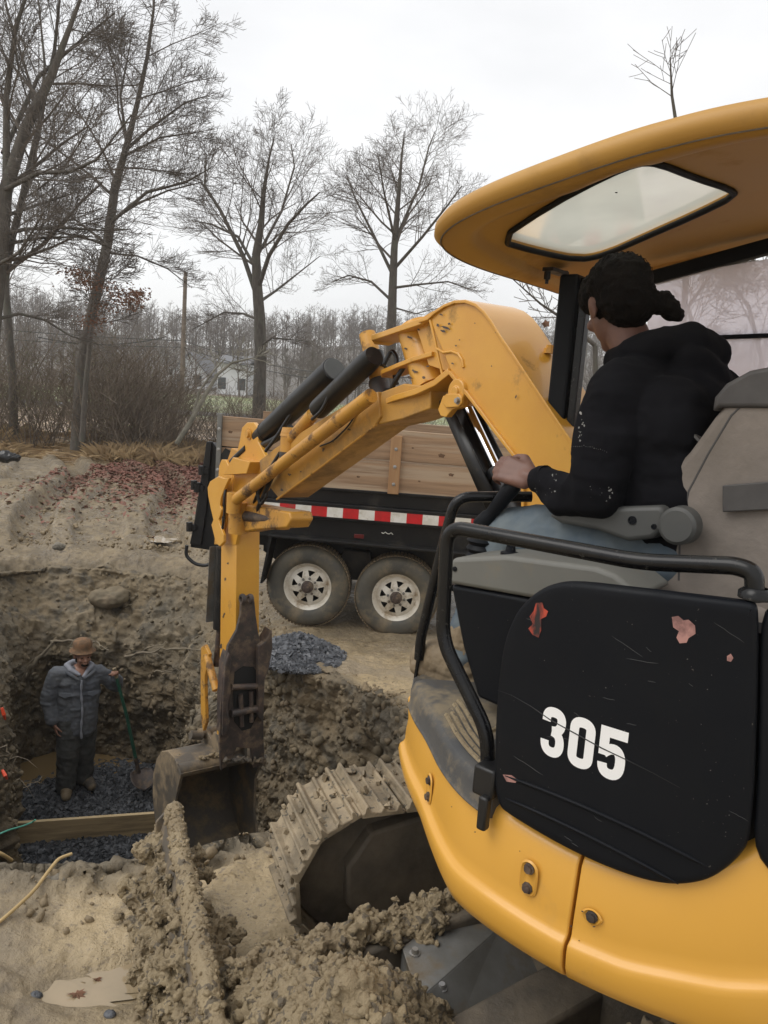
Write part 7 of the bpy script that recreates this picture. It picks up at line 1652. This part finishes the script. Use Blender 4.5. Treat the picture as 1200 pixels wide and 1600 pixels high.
# ---- dry grass along the thicket's foot
r = np.random.default_rng(6); n = 60000; X = r.uniform(-19, 3, n); Y = r.uniform(19.3, 27, n)**1.0; Z = ground_np(X, Y); h = r.uniform(.12, .55, n)*sst(-.4, .3, fbm(np.stack([X*.5, Y*.5, X*0], 1), 3, .5, 5)); a = r.uniform(0, 2*pi, n); l_ = r.normal(0, .18, (n, 2)); w_ = .008
p0 = np.stack([X-np.cos(a)*w_, Y-np.sin(a)*w_, Z-.02], 1); p1 = np.stack([X+np.cos(a)*w_, Y+np.sin(a)*w_, Z-.02], 1); p2 = np.stack([X+l_[:, 0]*.45+np.cos(a)*w_*.8, Y+l_[:, 1]*.45+np.sin(a)*w_*.8, Z+h*.6], 1); p3 = np.stack([X+l_[:, 0]*1.4, Y+l_[:, 1]*1.4, Z+h], 1)
v = np.stack([p0, p1, p2, p3], 1).reshape(-1, 3); f = (np.arange(n)*4)[:, None]+np.array([[0, 1, 2, 3]]); tag(np_mesh('dry_grass', v, f, 'dry_grass', None, None), 'tufts of dry straw coloured grass along the thicket', 'grass', kind='stuff')
# ---- far woods
def far_wood():
    r = np.random.default_rng(15); seg = []
    n = 1500; A = r.uniform(-.62, .62, n); D = 80+150*r.uniform(0, 1, n)**.9
    for a, d in zip(A, D):
        x, y = d*sin(a), d*cos(a)
        if y < 78 and abs(x) < 40: continue
        z = float(base_z(x, y)); H = r.uniform(5, 8.5)*(1.1 if d > 120 else .85); w = r.uniform(.07, .13); t = r.normal(0, .04, 2)
        seg.append((x, y, z, x+t[0]*H, y+t[1]*H, z+H, w, .03))
        for k in range(26):
            q = r.uniform(.25, 1); L = H*.32*(1.25-q)*r.uniform(.6, 1.2)+.4; b = r.uniform(0, 2*pi); e = r.uniform(.3, 1.1)
            p = (x+t[0]*H*q, y+t[1]*H*q, z+H*q); e1 = (p[0]+cos(b)*L*cos(e), p[1]+sin(b)*L*cos(e), p[2]+L*sin(e)); seg.append((*p, *e1, .035, .018))
            for _ in range(2):
                b2 = b+r.normal(0, .8); e2 = e+r.normal(0, .4); m_ = r.uniform(.3, .8); pp = [p[i]+(e1[i]-p[i])*m_ for i in range(3)]; seg.append((*pp, pp[0]+cos(b2)*L*.5*cos(e2), pp[1]+sin(b2)*L*.5*cos(e2), pp[2]+L*.5*sin(e2), .022, .012))
    v, f = stack_tubes(seg, 3); tag(np_mesh('far_woods', v, f, 'twig_far', None, None), 'grey brown bare woods covering the far hillside', 'woods', kind='stuff')
far_wood()

# ================================================================ air
mb = MB(); mb.box((0, 190, 12), (330, 0, 0), (0, 260, 0), (0, 0, 16.5)); HZ = mb.build('haze', 'black_hole', None, smooth=None); HZ['kind'] = 'stuff'; HZ['label'] = 'thin damp haze over the whole site'
hm = bpy.data.materials.new('haze_air'); hm.use_nodes = True; t = hm.node_tree; t.nodes.clear(); o_ = t.nodes.new('ShaderNodeOutputMaterial'); pv = t.nodes.new('ShaderNodeVolumePrincipled'); pv.inputs['Color'].default_value = (.97, .975, .98, 1); pv.inputs['Density'].default_value = .0009; t.links.new(pv.outputs[0], o_.inputs['Volume'])
HZ.data.materials[0] = hm
SC.cycles.volume_bounces = 2
